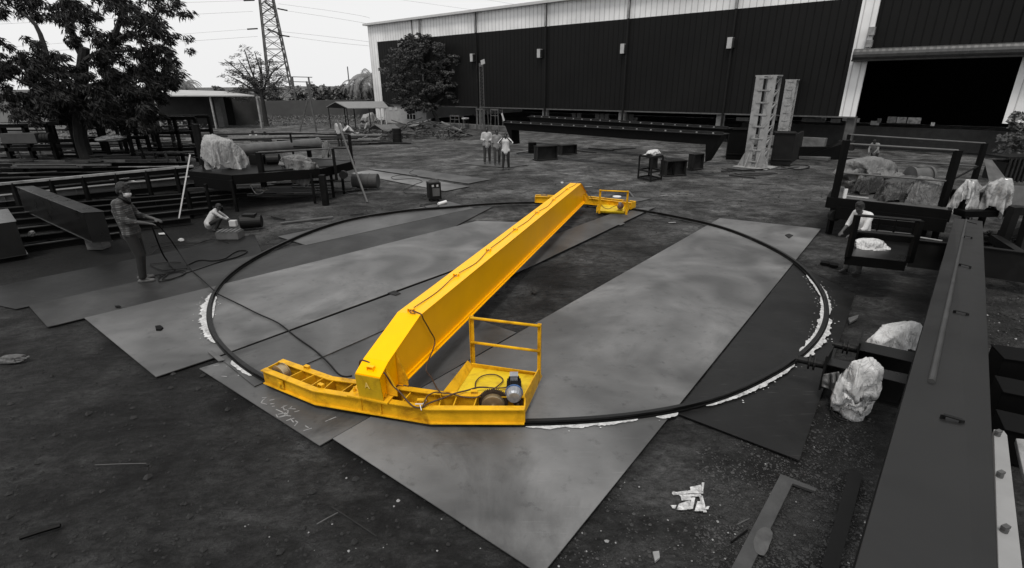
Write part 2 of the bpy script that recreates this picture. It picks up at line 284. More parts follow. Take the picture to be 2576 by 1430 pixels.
-28,1,19,47,-7,11,25,43,0,-45,-1,25,-37,-15,42,-39,8,11,58,53,31,-18,0,-32,-53,-13,31,-14,-41,-39,-6,1,-26,-3,6,14,-40,37,23,16,
2,18,45,25,-18,-49,15,-10,-41,15,51,-41,-16,12,54,57,51,-11,-12,-40,-48,-16,32,10,-27,-55,-38,-22,22,21,5,11,-44,27,14,7,22,31,39,5,
-21,-52,-2,-25,-26,51,35,-28,-41,13,41,60,51,24,-15,-58,-41,-20,10,30,-1,-50,-40,-47,14,31,28,34,-98,26,22,12,33,45,23,-11,-25,-57,-26,-27,
3,57,24,-29,-36,20,32,55,43,49,-15,-50,-39,-35,-5,21,34,-32,-40,-51,4,45,34,30,-152,28,32,43,47,33,8,-34,-21,-40,-47,-25,13,66,-2,-4,
-44,27,26,46,46,56,-3,-34,-47,-44,-21,18,49,-15,-45,-49,38,25,31,37,-148,1,46,47,41,29,-22,-45,-1,-47,-30,-47,43,36,14,-13,-45,15,20,56,
47,57,18,-36,-41,-51,-30,15,20,43,-62,-4,4,45,30,39,
133,39,-3,-66,-1,26,17,36,35,-8,15,14,-10,-21,-13,-23,-17,-24,-12,-17,-2,-21,-7,-18,-8,-6,-1,-9,-15,-10,-2,0,0,0,0,0,151,-2,8,7,
-20,22,40,24,25,9,22,13,-17,-19,-7,-34,-15,-18,-13,-15,-14,-10,-11,-9,-10,-20,-6,-3,-2,-21,-1,-54,0,0,0,0,143,-26,-20,41,55,29,27,36,
22,21,10,14,-13,-15,-16,-19,-28,-19,-16,0,-25,1,-21,-14,-4,-14,1,-9,-6,-35,-23,-70,-7,0,0,0,116,-9,12,65,44,36,28,36,34,19,4,28,
-13,-22,-26,-21,-13,-14,-12,-8,-29,-9,4,-24,-12,-6,2,-4,-20,-48,-40,-58,-38,-2,16,-16,112,16,33,63,52,34,31,27,37,34,12,10,-3,-33,-14,-18,
-24,-13,-15,-1,-11,-12,-17,-20,-10,8,-19,-5,-43,-49,-60,-39,-51,-12,20,-20,116,30,63,43,57,46,32,39,23,32,15,22,-9,-31,-13,-18,-11,-16,-19,-6,
-10,-19,-22,5,-9,-20,6,-22,-58,-52,-57,-41,-37,-25,-34,0,125,60,49,49,58,58,49,36,25,29,16,26,-27,-16,-17,-9,-23,-19,-5,-21,-5,-18,-8,-9,
-14,-1,-21,-52,-28,-48,-51,-47,-43,-52,-39,-7,156,49,62,50,50,50,68,51,29,26,32,4,-11,-31,-8,-7,-18,-15,-13,-15,-19,-15,-8,-7,-13,-17,-47,-25,
-46,-49,-36,-48,-51,-31,-58,-39,166,69,53,61,58,49,64,47,48,32,25,24,-31,-7,-27,-4,-26,-16,-11,-8,-22,-17,-4,-3,-19,-38,-36,-39,-33,-40,-51,-38,
-52,-41,-45,-52,160,53,71,53,61,60,55,60,45,51,24,4,-29,6,-19,-12,-13,-23,-15,-12,-17,-5,-13,-13,-13,-52,-18,-45,-42,-50,-38,-35,-54,-55,-49,-39,
137,72,42,74,56,48,61,63,60,48,40,-7,-7,6,-17,-23,-13,-13,-3,-27,-14,-14,-15,-2,-39,-34,-37,-32,-43,-51,-38,-45,-51,-42,-60,-37,119,68,59,62,
45,70,62,55,49,51,72,-3,-2,-12,-6,-25,-19,-5,-8,-21,-13,-10,-16,-17,-28,-33,-50,-49,-34,-37,-60,-39,-64,-33,-48,-53,116,49,65,55,77,62,48,55,
64,48,48,-1,7,-1,-1,-6,-1,-15,-12,-22,-7,-10,-19,-35,-21,-33,-53,-47,-46,-35,-55,-61,-39,-37,-42,-59,87,73,55,65,66,59,57,60,56,53,38,10,
-3,-8,-1,-2,-3,0,7,-12,-11,-20,-8,-37,-31,-56,-46,-44,-44,-48,-58,-26,-45,-32,-51,-52,68,63,55,65,64,61,67,46,69,63,34,0,-2,-6,-7,-9,
-4,-4,-14,9,-3,-7,-6,-12,-70,-24,-60,-33,-52,-53,-43,-30,-48,-48,-47,-56,81,58,55,59,59,61,68,55,57,50,56,-6,4,-10,-14,-13,-14,-14,-19,0,
15,-15,0,5,-72,-25,-28,-49,-32,-61,-42,-40,-42,-42,-60,-55,68,51,59,64,62,68,60,55,52,40,58,29,-3,-17,-24,3,-41,-14,-20,-4,3,21,-2,-27,
-55,-55,-27,-17,-34,-33,-43,-42,-54,-70,-52,-64,91,75,56,54,68,43,70,67,27,54,34,42,13,-18,-27,5,-43,-19,-21,2,22,-20,-1,-44,-44,-51,-40,-33,
1,-32,-37,-41,-55,-68,-67,-68,117,53,66,66,58,63,59,47,56,25,49,44,-5,2,-5,-36,-19,-1,-8,-7,-24,-10,-14,-33,-57,-43,-36,-48,-22,0,-31,-33,
-62,-74,-59,-58,97,64,75,62,59,72,49,54,35,42,53,29,-16,0,0,1,-12,-23,-14,-23,-27,-17,-9,-50,-24,-50,-33,-58,-37,-11,-1,-36,-62,-65,-57,-59,
106,59,72,61,65,52,51,60,53,53,47,0,-5,-7,0,0,-1,-42,-30,-13,-20,-11,-19,-47,-49,-23,-44,-48,-37,-15,1,-25,-55,-63,-57,-60,88,75,61,70,
67,19,67,53,23,55,75,7,-2,0,0,15,-9,-35,-43,-22,-16,-13,-23,-45,-51,-47,-42,-30,-24,-24,-8,-33,-54,-61,-64,-56,127,60,63,50,48,64,32,39,
56,45,51,39,22,-7,0,22,-34,-46,-23,-36,0,-16,-22,-61,-48,-36,-38,-21,-26,-23,-27,-46,-64,-44,-60,-55,122,67,43,53,50,40,37,55,48,58,41,27,
23,28,14,-37,6,-21,-22,-24,-43,13,-32,-78,-18,-30,-31,-39,-26,-44,-52,-37,-47,-60,-63,-60,128,64,45,44,48,53,44,41,53,41,47,12,38,19,-2,-22,
7,-14,-19,-18,9,-17,-30,-58,-37,-39,-43,-43,-35,-50,-46,-25,-46,-67,-44,-69,126,53,50,33,53,50,49,53,44,37,46,34,4,13,5,-18,24,-19,-4,-8,
-28,-30,-12,-33,-60,-43,-33,-40,-44,-49,-37,-37,-33,-54,-47,-65,107,47,51,50,35,65,36,47,53,43,30,23,20,-8,11,3,10,3,-16,-14,-36,-24,-24,-23,
-41,-61,-31,-34,-49,-34,-43,-47,-43,-30,-52,-46,91,43,47,47,62,40,50,45,63,15,33,16,14,9,9,-1,9,6,-19,-14,-29,-32,-22,-23,-31,-44,-43,-53,
-38,-36,-40,-49,-35,-45,-45,-39,84,57,46,45,50,52,38,64,51,4,26,16,17,25,-7,8,-9,12,-16,-11,-21,-42,-22,-25,-30,-30,-41,-47,-41,-54,-34,-44,
-38,-40,-42,-38,80,58,36,60,47,51,53,52,25,16,13,13,32,13,9,-14,15,-1,-11,-8,-21,-39,-14,-33,-30,-43,-24,-44,-42,-51,-35,-51,-29,-32,-44,-49,
86,56,43,48,53,57,45,46,19,13,15,14,26,7,26,-23,-1,1,-12,6,-24,-27,-27,-29,-22,-29,-38,-33,-63,-33,-32,-52,-30,-35,-54,-40,95,40,55,41,
55,52,60,23,20,12,14,18,16,7,19,-4,-2,3,-16,-2,-14,-24,-25,-21,-48,-23,-40,-25,-46,-52,-32,-37,-28,-26,-20,-45,41,62,42,59,49,50,43,32,
13,-4,14,36,30,4,3,-10,-8,-4,5,-7,-16,-18,-25,-31,-28,-37,-37,-27,-36,-34,-48,-45,-25,-30,14,-27,21,49,50,54,54,35,32,19,19,6,15,21,
22,9,-6,13,-12,4,-7,-13,-6,-15,-36,-15,-40,-25,-30,-33,-30,-41,-55,-27,-23,-7,-2,0,0,41,41,45,47,49,9,18,22,18,7,31,11,3,10,0,
-1,-15,3,-13,7,-24,-25,-30,-34,-18,-29,-42,-9,-58,-31,-29,-4,20,-5,-15,0,0,43,53,28,41,23,17,10,9,27,22,21,-2,-2,-4,-1,5,-4,-18,
7,-11,-29,-41,-28,-19,-30,-32,-11,-43,-28,-4,48,-28,-19,0,
 ]),
 'B':(0.5398,0.4880,0.8474,[
443,17,-9,-6,-3,-2,-1,0,-6,1,-5,-8,-8,-6,-8,-7,-4,-4,-3,2,3,3,4,5,8,0,-4,10,10,12,10,12,-5,9,6,9,-4,-1,-1,7,
-10,45,-8,-9,-13,-14,-16,-13,-7,-21,-15,-17,5,-16,-15,-13,-10,-7,-5,2,5,3,10,16,15,19,-22,18,20,21,20,14,15,17,11,11,8,5,-12,2,
-1,59,-9,-14,-19,-19,-24,-26,-28,-20,-29,6,-27,-25,-22,-19,-19,-14,-5,-1,5,11,16,23,23,28,-30,21,29,32,30,29,28,25,23,17,11,-15,9,4,
1,53,-11,-20,-22,-27,-29,-32,-37,-41,-31,-11,-36,-33,-26,-24,-21,-13,1,6,19,18,1,28,26,38,-25,33,26,34,38,36,36,34,30,27,-31,16,12,9,
7,54,-13,-24,-28,-32,-34,-40,-42,-45,-31,-46,-23,-40,-22,-21,-45,-4,17,1,-8,27,45,28,18,24,-33,42,46,38,24,47,44,42,28,38,-37,28,19,12,
2,54,-18,-22,-33,-36,-41,-48,-41,-50,-50,-44,-57,-16,1,-50,-53,4,5,5,-3,52,-10,26,9,25,41,45,-9,48,54,47,47,49,42,44,-43,15,39,24,
7,53,-21,-28,-36,-39,-51,-47,-47,-53,-60,-56,-62,21,-31,-55,-61,40,-1,-5,-23,41,-4,-13,47,60,8,61,-27,64,61,61,49,58,37,52,-40,-6,27,43,
30,56,-17,-31,-39,-45,-60,-47,-54,-58,-64,-68,-66,32,-45,-57,-67,57,-18,-13,-7,-6,6,-11,63,65,8,29,49,37,68,67,58,59,39,59,-17,-27,4,39,
49,69,-26,-52,-59,-4,-58,-63,-55,-55,-67,-72,-32,-37,-40,-44,-32,-28,-21,-15,-5,-5,16,16,64,72,70,-2,68,41,16,75,51,76,57,59,6,-25,-27,46,
43,84,-56,-75,-14,-32,-80,-15,-71,-48,-71,-79,-38,-62,-47,-50,-42,-35,-18,-5,-13,-3,7,47,73,71,75,40,51,-16,77,54,55,78,81,48,1,-71,53,48,
44,57,-79,-66,-42,-6,-83,-65,8,-62,-71,-66,-68,-68,-45,-61,-74,-12,-3,1,-60,-9,65,28,67,76,81,82,20,2,51,50,70,75,77,62,2,-72,27,47,
50,90,-83,-70,-63,-36,-54,-83,21,-38,-53,-70,-76,-87,-65,-76,-54,40,-3,-54,-34,-27,74,62,30,76,81,88,-4,54,67,14,42,75,78,78,15,-71,27,52,
49,96,-85,-59,-60,-45,-67,-76,-47,19,-43,-68,-79,-89,-90,-77,-42,34,3,-27,-45,-43,57,76,29,86,72,91,6,70,73,31,-3,49,77,78,48,-34,8,69,
50,66,-58,-60,-62,-81,-50,-85,-82,-2,-15,-43,-88,-86,-67,-88,-56,-4,21,-3,-62,-29,74,34,48,78,83,92,22,79,54,76,2,1,58,58,34,62,-6,65,
62,-12,-22,-63,-72,-74,-82,-33,-83,-67,9,-52,-37,-84,-79,-66,-41,-30,-32,29,-64,-15,68,55,34,64,87,92,57,72,53,81,24,1,1,73,12,60,38,68,
10,-44,-4,-67,-63,-73,-64,-14,-76,-75,-1,-34,-39,-78,-75,-65,-19,-40,-26,-39,-3,-49,67,49,38,81,85,78,75,81,69,17,86,14,-17,-9,33,57,68,64,
-36,-49,3,-47,-69,-65,7,-74,-51,-70,-45,-54,-32,-17,-73,-65,4,-35,-40,-35,-50,-51,66,57,58,75,77,55,83,74,69,28,76,82,-16,-13,-16,66,62,41,
-65,-52,7,-36,-60,-35,16,-57,-68,-76,-62,-46,23,-44,-65,-69,19,-32,-42,-54,-50,-35,46,56,59,65,55,59,82,52,65,60,77,80,40,-25,-12,33,67,-12,
-63,-69,9,16,-77,3,-2,-66,-76,-63,-40,-66,39,-61,-70,-12,3,-47,-47,-66,-33,12,39,48,54,64,32,68,39,67,73,73,62,24,33,26,-23,74,50,-60,
-56,-51,-7,42,-60,-45,25,-69,-71,-67,-36,-52,37,-67,-41,10,-66,-47,-17,-64,4,18,26,44,50,56,50,32,65,44,63,71,15,14,31,23,35,63,13,-25,
-68,0,-34,-17,25,-37,-58,-32,-57,-52,-50,-7,-3,-60,-30,-45,-38,1,-62,-7,-1,8,23,36,56,51,52,49,30,61,25,64,66,24,5,34,33,8,60,-51,
-28,5,-29,-21,-40,-24,-43,-24,-46,-45,-42,-36,-45,-23,-28,-22,-17,-51,-16,-31,1,1,14,37,54,55,77,34,62,23,52,10,56,44,52,33,31,8,-14,6,
-15,-40,-36,2,-43,-16,-42,-24,-45,-38,-40,-33,-26,-29,-30,-14,-47,-29,-26,-19,-27,-17,12,7,157,-63,84,74,73,39,35,38,9,31,46,38,41,-40,-7,1,
-9,-39,10,-20,-28,-39,22,-36,-36,-34,-32,-34,-24,-19,-27,-26,-25,-23,-24,-37,-41,-31,132,17,24,32,46,61,57,27,42,9,27,19,32,21,17,13,-16,-20,
-30,-27,-21,-17,-17,-14,25,-25,-29,-29,-27,-12,-12,-14,-19,-34,-32,2,-31,-53,57,-2,16,13,26,20,27,24,74,50,30,20,1,13,9,-6,9,10,1,-12,
-10,-62,-6,-3,17,-19,-11,-14,-1,-20,-10,3,-17,-11,-11,-5,-11,-16,-43,-7,-2,0,10,4,24,16,19,19,25,96,19,-3,14,-5,-7,10,-8,-10,-8,-11,
-9,13,-1,-15,7,-6,-9,-5,-11,7,-10,-7,1,-8,-11,-14,16,-22,-19,-33,-3,-3,14,6,7,1,7,7,10,38,44,42,-15,11,-10,-10,10,-9,-7,9,
-8,-50,
459,-16,10,11,13,12,10,9,5,10,4,-9,-8,-9,-11,-10,-9,-8,-10,-8,-11,-11,-8,-6,-9,0,3,-7,-3,-2,-1,0,0,5,1,5,5,8,8,11,
1,15,24,22,21,18,17,12,12,-3,-1,-5,-4,-12,-14,-17,-19,-21,-21,-21,-18,-20,-21,-18,-14,-17,12,-12,-7,-3,0,0,4,11,3,14,20,21,-6,17,
23,42,33,31,25,27,23,17,13,6,-3,-7,-12,-16,-22,-24,-27,-31,-32,-34,-32,-33,-28,-26,-21,-19,10,-19,-12,-7,-1,4,9,16,21,21,32,-11,30,32,
33,52,42,35,37,33,28,24,18,9,-1,-12,-16,-20,-30,-32,-36,-40,-42,-43,-35,-39,-42,-31,-32,4,-26,-18,30,-23,7,-9,14,13,6,22,6,40,40,41,
35,58,52,45,44,40,34,27,16,4,-18,18,-34,-26,-42,-46,-18,-49,-46,-52,-51,-42,0,-42,-48,-46,-28,29,-12,32,-43,3,10,10,41,4,9,33,47,47,
51,63,59,57,50,47,39,21,-13,-1,24,-23,0,-47,-58,-23,-20,-55,-58,-58,-59,-18,-48,-54,-43,-50,-43,37,61,-30,-8,26,21,-29,-3,35,21,56,34,44,
53,72,67,65,59,53,43,-6,-15,-12,7,30,-15,-61,-52,-32,-16,-51,-64,-66,-63,-51,-57,-43,-45,10,-67,18,63,5,-4,-3,32,-7,-53,36,44,69,54,37,
38,69,78,71,66,62,31,-17,-14,-15,-9,10,27,-63,-50,-40,-23,-41,-69,-72,-76,-67,-69,-51,9,4,-75,-24,45,46,11,11,31,-29,-59,34,77,69,71,46,
27,57,79,62,53,81,51,-2,-20,-33,-14,-9,60,-52,-56,-60,8,-69,-78,-81,-82,-76,-81,-69,23,-7,-34,-69,36,50,41,-15,19,-2,-47,49,82,80,78,46,
42,43,61,32,87,78,2,73,-3,-46,-24,3,62,-47,-60,-64,-5,-82,-88,-91,-82,-86,-72,-72,7,-36,-24,-60,69,86,-14,-55,22,-5,6,70,88,44,60,59,
55,75,19,57,76,91,-18,58,51,-35,-31,21,56,-47,-67,-46,-41,-90,-95,-94,-68,-95,-61,-87,-48,-39,-26,-22,87,92,-60,-60,13,42,39,63,91,51,76,62,
57,51,13,56,62,52,70,-36,45,60,-64,56,11,-9,-61,-54,-77,-86,-98,-77,-89,-92,-54,-67,-89,-47,-40,0,95,75,-26,-92,84,43,41,26,91,55,81,60,
61,44,13,73,68,56,6,-54,65,29,36,-1,-34,-14,12,-55,-86,-91,-99,-94,-84,-86,-77,-51,-93,-30,-63,5,98,59,-14,-82,99,79,25,23,82,7,72,61,
61,59,74,74,70,42,-72,-17,30,50,85,-86,-10,-18,6,-5,-76,-101,-95,-100,-71,-94,-57,-91,-84,-54,-45,6,98,42,-38,-25,96,86,72,-2,75,-11,21,67,
70,81,97,70,57,53,-40,-51,21,59,96,-78,-86,-16,-7,23,-83,-62,-93,-94,-70,-97,-64,-75,-90,-70,-31,-7,56,56,-38,21,74,97,81,45,-3,65,-58,53,
94,81,95,50,42,52,61,-53,-16,43,95,-88,-84,-36,-2,23,-77,-80,-64,-82,-90,-68,-73,-76,-84,-29,-18,-22,-19,36,43,44,24,94,53,87,34,41,-52,54,
74,72,65,22,50,58,92,15,-23,1,78,-60,-87,-86,2,16,-62,-83,-76,-79,-46,-84,-82,-67,-68,-51,-21,24,3,37,41,44,28,30,69,91,68,28,-53,66,
11,74,55,4,61,77,87,57,8,7,-9,-63,-76,-46,-24,-17,-45,-79,-66,-45,-33,-85,-109,-67,-60,-70,33,24,8,24,32,59,19,-14,80,66,71,73,-43,62,
-43,70,45,66,8,82,81,36,-13,6,-1,-43,-62,22,-15,-73,-58,-56,-55,-21,-43,-80,-97,-67,-60,-64,28,-25,64,18,9,2,-14,74,78,78,64,-7,55,27,
-50,79,76,54,29,9,68,16,-2,-20,-1,-11,-56,-6,37,-75,-22,-47,-64,-11,-79,-84,-74,-60,-50,-54,-31,43,-26,-13,5,7,71,74,71,74,66,-33,74,-41,
19,97,60,56,66,3,-14,7,-20,-16,-7,65,-45,10,-40,19,-47,-72,-5,-70,-87,-76,-50,-48,-52,-57,-21,-17,34,-18,29,4,14,56,73,61,40,59,-20,36,
39,89,52,58,23,-45,-18,53,-32,0,16,29,40,-7,-30,-34,-61,2,-52,-66,-86,-71,-71,-48,-51,-50,-12,1,16,17,-3,48,13,28,31,32,50,51,60,44,
29,59,33,53,-27,50,-2,-20,16,29,20,26,-11,-40,-40,-19,23,-42,-34,-35,-43,-80,-101,-61,14,-127,1,-61,34,3,38,27,49,33,25,33,17,29,43,50,
51,43,35,39,32,4,29,14,8,0,-1,-8,-29,-32,37,-35,-1,-4,-30,-30,-39,-64,-80,-47,-20,-54,-29,-140,29,24,16,42,32,24,24,36,39,41,34,36,
26,37,10,28,26,22,15,17,-6,-8,-3,9,-9,17,-15,-9,13,-7,-12,-21,-126,-41,-31,-32,-30,-26,-20,-38,-47,-29,53,8,60,14,20,22,27,33,25,30,
31,8,20,21,12,1,18,13,-18,-3,11,22,1,6,-8,16,-9,16,-23,-110,-25,-24,-23,-15,-25,-18,-15,-12,-11,-86,43,43,32,18,18,15,13,7,20,19,
19,24,12,2,10,9,3,8,2,-13,-3,15,10,12,-1,1,0,14,-44,-65,-14,-12,-18,-10,-2,-6,-7,-7,-5,-5,-34,19,51,14,1,10,12,-2,13,6,
15,0,
859,78,12,3,-8,-10,-11,-10,-8,-11,-11,7,5,5,7,1,-6,-10,-6,11,-1,-3,-9,-13,-4,21,18,2,-9,-16,-5,7,17,4,-16,-3,12,9,8,2,
9,63,8,2,-4,-8,-12,-14,-19,1,-17,-18,24,-7,-7,-5,-5,-6,-4,-12,-13,13,1,-3,-1,9,6,8,-6,-15,-6,21,20,8,-23,17,8,8,19,18,
6,-3,10,-3,-15,10,2,-1,-1,-33,-4,-39,-6,-10,-9,-5,0,-5,-8,-5,-5,-3,-1,-1,0,0,10,18,-1,3,7,11,13,13,10,-21,8,32,8,11,
11,-24,12,-18,2,3,11,11,6,-11,-33,-47,0,-15,-16,-11,-14,-16,-18,-12,-15,-6,10,-2,3,-13,28,18,-21,8,7,18,14,22,32,28,-33,9,9,16,
28,-3,2,-15,3,4,18,9,-21,-29,-44,-6,-36,-18,-24,-16,1,-26,-23,-12,-3,-14,19,-8,-4,2,31,-4,0,-4,14,13,20,30,18,41,-39,31,22,24,
16,10,-11,14,-10,11,20,-26,-44,-35,-21,-36,-4,-43,-24,-10,1,-32,-22,-14,-5,-9,40,5,51,-29,-4,-9,-7,-8,1,19,28,17,50,24,-44,24,34,42,
40,12,-12,1,3,23,-4,-55,-49,-41,-27,-18,-17,-33,-35,-13,2,-22,-27,-19,-7,2,43,61,-12,-24,-15,-13,-4,-3,5,15,30,33,33,30,-43,15,42,44,
58,17,13,4,3,19,-36,-65,-54,-44,-34,-23,-9,-31,-36,-18,2,-19,-30,-20,-12,41,36,65,-36,-29,-19,78,-43,-54,3,18,35,32,34,35,2,-26,37,52,
57,22,5,-9,2,34,-22,-60,-63,-56,-38,-31,56,-60,-49,-39,87,-43,-25,-20,-23,36,16,50,-44,-24,5,58,9,-58,80,6,-69,9,36,33,29,-11,1,56,
64,28,-22,-1,10,17,-3,-60,-55,-67,-45,-24,59,-42,-46,-36,89,0,-7,-4,-38,-32,57,-20,-40,12,-20,58,-12,-7,31,48,-73,24,-16,28,31,7,32,44,
57,6,-28,-3,18,9,-2,-12,-93,-67,-51,68,-24,-42,-53,57,27,-33,-14,-4,9,-3,-16,-19,31,-6,-6,2,-26,-3,48,57,-60,-19,-13,25,33,12,50,50,
54,-13,-32,-4,15,74,-35,-8,-99,-77,59,-29,-58,-26,35,1,-19,-23,-14,-5,-3,0,-19,4,11,-6,2,-8,-16,0,62,32,20,-23,-20,-44,37,17,49,51,
55,-16,-32,15,30,75,-75,1,-63,-107,91,-75,-38,-21,11,1,-24,-23,-15,4,-9,-5,-7,-4,10,-10,4,-7,-15,14,60,51,-10,23,-45,-49,22,104,72,-2,
58,-73,22,22,23,24,-49,-32,-26,-98,52,-12,14,-24,-77,-31,-24,-3,-30,-1,-4,-12,7,-6,0,-1,-7,-6,-12,26,79,55,31,-53,21,-84,57,79,111,19,
-4,-97,5,22,23,24,9,-87,-27,-21,-13,4,17,-28,-48,-70,36,-81,-13,-19,-3,-15,8,2,-6,-3,-8,-6,64,-28,80,45,71,-19,-61,-9,102,9,76,35,
-31,-52,-32,49,62,15,-31,-92,-50,-23,-14,12,13,-14,-50,-68,61,-35,-77,-38,21,-47,9,2,-6,27,24,-48,57,27,52,98,1,21,-90,30,90,65,-31,36,
53,-58,-80,89,28,-6,-24,-50,-84,-59,-10,46,-2,-23,-52,-64,78,-11,-38,-42,-74,-74,30,6,0,18,24,80,-30,38,46,90,37,-3,-71,18,67,51,-36,55,
68,-57,-84,95,-1,-26,-22,-39,-58,-36,-66,46,47,-65,-53,-49,85,-11,-42,-58,-75,-42,2,3,-1,-2,87,65,-14,76,53,20,25,-26,-3,63,57,-32,-26,71,
40,-28,-84,59,-7,-23,-28,-28,13,-55,-82,9,46,-49,-35,-37,64,-38,-43,-46,-60,-4,5,-3,-1,1,79,13,40,44,31,25,57,-41,17,29,50,4,-42,52,
34,-36,25,-42,40,-68,-34,-11,3,8,-78,-61,44,-22,-57,12,18,-33,-51,-47,-1,1,-2,-1,1,1,46,63,-22,69,40,6,40,29,20,-14,0,2,-16,66,
-4,-27,6,44,3,-68,-32,71,-30,-40,-51,-25,-63,-6,-52,50,-37,-10,-30,-26,-7,4,0,5,-3,-3,44,37,59,-19,67,0,4,45,-10,2,47,-41,2,24,
59,1,9,-8,-41,40,-44,-24,-17,-40,-44,-44,5,-63,46,-46,7,-41,16,-32,9,-7,5,-9,10,-3,35,57,3,56,-8,44,16,-37,14,44,17,-42,-8,48,
61,-62,9,-6,-3,15,-27,-48,-12,8,-23,-32,-50,11,-4,-53,2,13,-36,50,-47,-17,2,0,1,-3,-5,52,26,22,20,25,33,29,11,-1,-28,18,33,28,
11,-69,-25,3,7,11,-26,-8,-19,-23,-25,-24,-10,25,-23,22,-47,-25,42,-48,-9,-3,-3,1,2,0,0,0,7,57,-5,27,16,24,10,2,-2,12,25,18,
15,-74,21,8,-12,-20,-17,-9,-2,-3,-11,-33,35,-33,2,15,-15,-9,-49,-1,1,-2,-6,7,2,-1,-2,-5,8,12,36,-8,19,13,15,31,18,1,-25,11,
6,-35,-4,-2,-9,0,0,-12,16,-8,-18,-10,-6,-15,3,25,-3,-49,-5,-6,7,0,-1,2,0,-1,0,-1,-4,-2,13,39,-1,18,17,-11,14,18,4,-6,
0,-83,-1,8,-10,1,1,-5,7,6,0,-3,-6,-6,-7,26,13,-18,-27,5,0,0,4,-5,18,-15,-1,0,-1,-4,5,4,6,-3,9,5,-11,13,-3,-12,
-2,-22,
 ]),
 'C':(0.7625,0.5131,0.8182,[
65,41,40,32,40,30,23,26,14,-33,-33,-32,20,38,38,35,35,37,41,30,46,33,33,33,37,27,24,18,39,27,28,34,32,35,28,39,-929,39,35,40,
26,19,20,28,27,-34,-27,-30,34,25,39,36,40,32,36,43,34,36,30,38,36,31,15,27,42,24,36,21,12,35,39,28,-908,34,33,34,21,18,22,19,
37,-24,-30,-23,23,44,36,28,44,33,37,41,31,46,31,35,34,33,8,35,40,35,31,35,-14,15,36,36,-895,35,21,27,20,22,27,20,31,-4,-28,-29,
30,40,33,31,47,29,37,38,40,36,36,36,27,40,16,34,33,37,32,32,-16,10,37,15,-883,24,26,23,28,28,26,20,22,16,-32,-26,34,40,35,34,
37,37,38,29,44,35,38,36,30,36,11,44,34,28,19,22,31,4,-5,-1,-866,24,31,27,32,29,22,16,17,31,-31,-17,33,37,38,33,40,36,34,36,
42,38,30,36,40,30,16,39,28,19,39,26,-6,-5,-4,2,-836,3,36,34,27,29,25,10,22,33,-19,-16,33,38,29,40,40,33,39,38,34,34,44,37,
28,41,15,39,19,30,31,-8,-3,-12,3,-9,-768,-7,-4,30,32,40,25,19,11,26,12,-24,34,28,42,36,34,35,42,38,39,36,29,40,41,26,28,35,
26,29,-15,-5,-5,1,14,19,-758,-14,-16,5,25,40,30,29,9,27,22,-25,35,29,39,36,40,39,35,33,38,40,39,32,44,31,29,22,36,12,-23,-2,
17,20,21,13,-759,-10,-23,-12,10,22,35,36,26,7,36,-18,32,41,31,42,34,36,39,34,38,35,41,39,40,22,28,37,29,-19,3,29,17,25,14,15,
-798,10,-4,-18,-15,4,35,36,37,7,30,-1,38,34,35,38,32,35,44,33,33,46,31,36,48,28,33,34,-9,17,23,26,12,5,-6,6,-804,27,15,-3,
-10,-20,21,39,37,14,23,31,20,33,41,31,41,30,35,33,44,40,36,30,42,35,39,8,29,20,16,6,3,-6,-4,7,-794,11,27,15,-2,-3,-14,36,
32,32,18,36,22,38,37,34,32,32,40,31,42,43,32,40,34,36,45,5,22,6,23,0,0,-3,-1,-1,-787,14,10,11,25,-14,20,0,39,27,27,37,
30,38,32,25,38,35,47,36,30,40,35,39,40,32,36,13,17,25,5,-8,5,2,0,4,-818,23,20,10,12,30,-22,16,28,33,26,39,40,36,29,38,
37,36,32,33,46,30,41,37,39,33,39,23,18,18,-21,8,5,4,-2,-1,-831,11,18,20,19,18,35,0,22,15,39,34,40,39,34,43,28,42,27,40,
41,32,40,36,30,35,42,21,29,7,-23,-5,-1,10,12,-4,-802,5,2,8,9,41,25,18,8,16,42,34,35,38,39,34,40,38,36,32,38,39,35,43,
32,32,41,24,24,-7,13,-10,-19,10,0,0,-768,0,11,10,7,-1,8,14,25,29,38,41,33,39,37,38,37,32,38,35,40,41,33,36,44,36,31,37,
7,21,-7,-10,-18,-1,-2,4,-733,6,12,5,6,-4,-16,9,23,31,41,40,34,39,41,33,42,35,33,37,31,44,29,46,31,38,39,36,22,-14,-7,-5,
-2,3,6,9,-724,1,1,1,-15,18,-5,22,19,8,30,43,31,43,36,43,30,33,38,40,29,38,43,32,41,33,38,35,35,-25,11,8,1,8,-2,2,
-744,-5,-3,-1,-20,-2,19,24,38,14,12,42,38,36,41,37,30,32,44,37,35,39,42,27,43,38,33,42,33,-2,21,-3,-8,7,1,2,-794,-8,-4,-1,
-18,20,29,25,34,2,38,30,41,36,35,41,37,31,32,44,37,40,42,29,34,40,35,39,27,24,13,14,2,-3,-3,-3,-850,-5,1,-3,28,31,24,24,
-11,25,36,35,37,38,37,39,36,39,31,41,34,41,38,27,41,48,34,15,19,27,19,20,24,13,0,-2,-912,-5,21,35,21,31,8,4,-3,35,32,45,
33,41,30,36,34,38,37,37,35,40,37,38,37,43,16,13,22,28,13,18,24,21,31,9,-960,36,31,23,32,8,-11,5,12,31,40,38,41,31,42,35,
31,29,44,36,40,32,35,38,37,36,12,15,34,23,18,13,21,26,24,21,-940,26,36,32,20,-9,-1,15,-9,36,41,35,43,32,38,38,40,33,27,44,
31,41,38,39,36,10,12,32,23,13,22,21,20,22,22,14,-891,18,25,37,16,-15,14,-21,13,36,46,37,31,39,37,35,43,26,35,38,42,39,37,30,
18,18,37,-1,26,11,19,18,18,21,25,25,-857,16,33,33,-6,-7,-14,-7,28,43,37,33,41,23,46,30,36,38,34,33,39,43,34,23,31,15,39,-8,
7,32,19,6,16,21,16,22,-802,19,29,2,-12,-21,-10,24,29,34,43,29,35,36,30,37,40,34,43,32,37,37,27,40,26,4,38,13,-11,23,29,14,
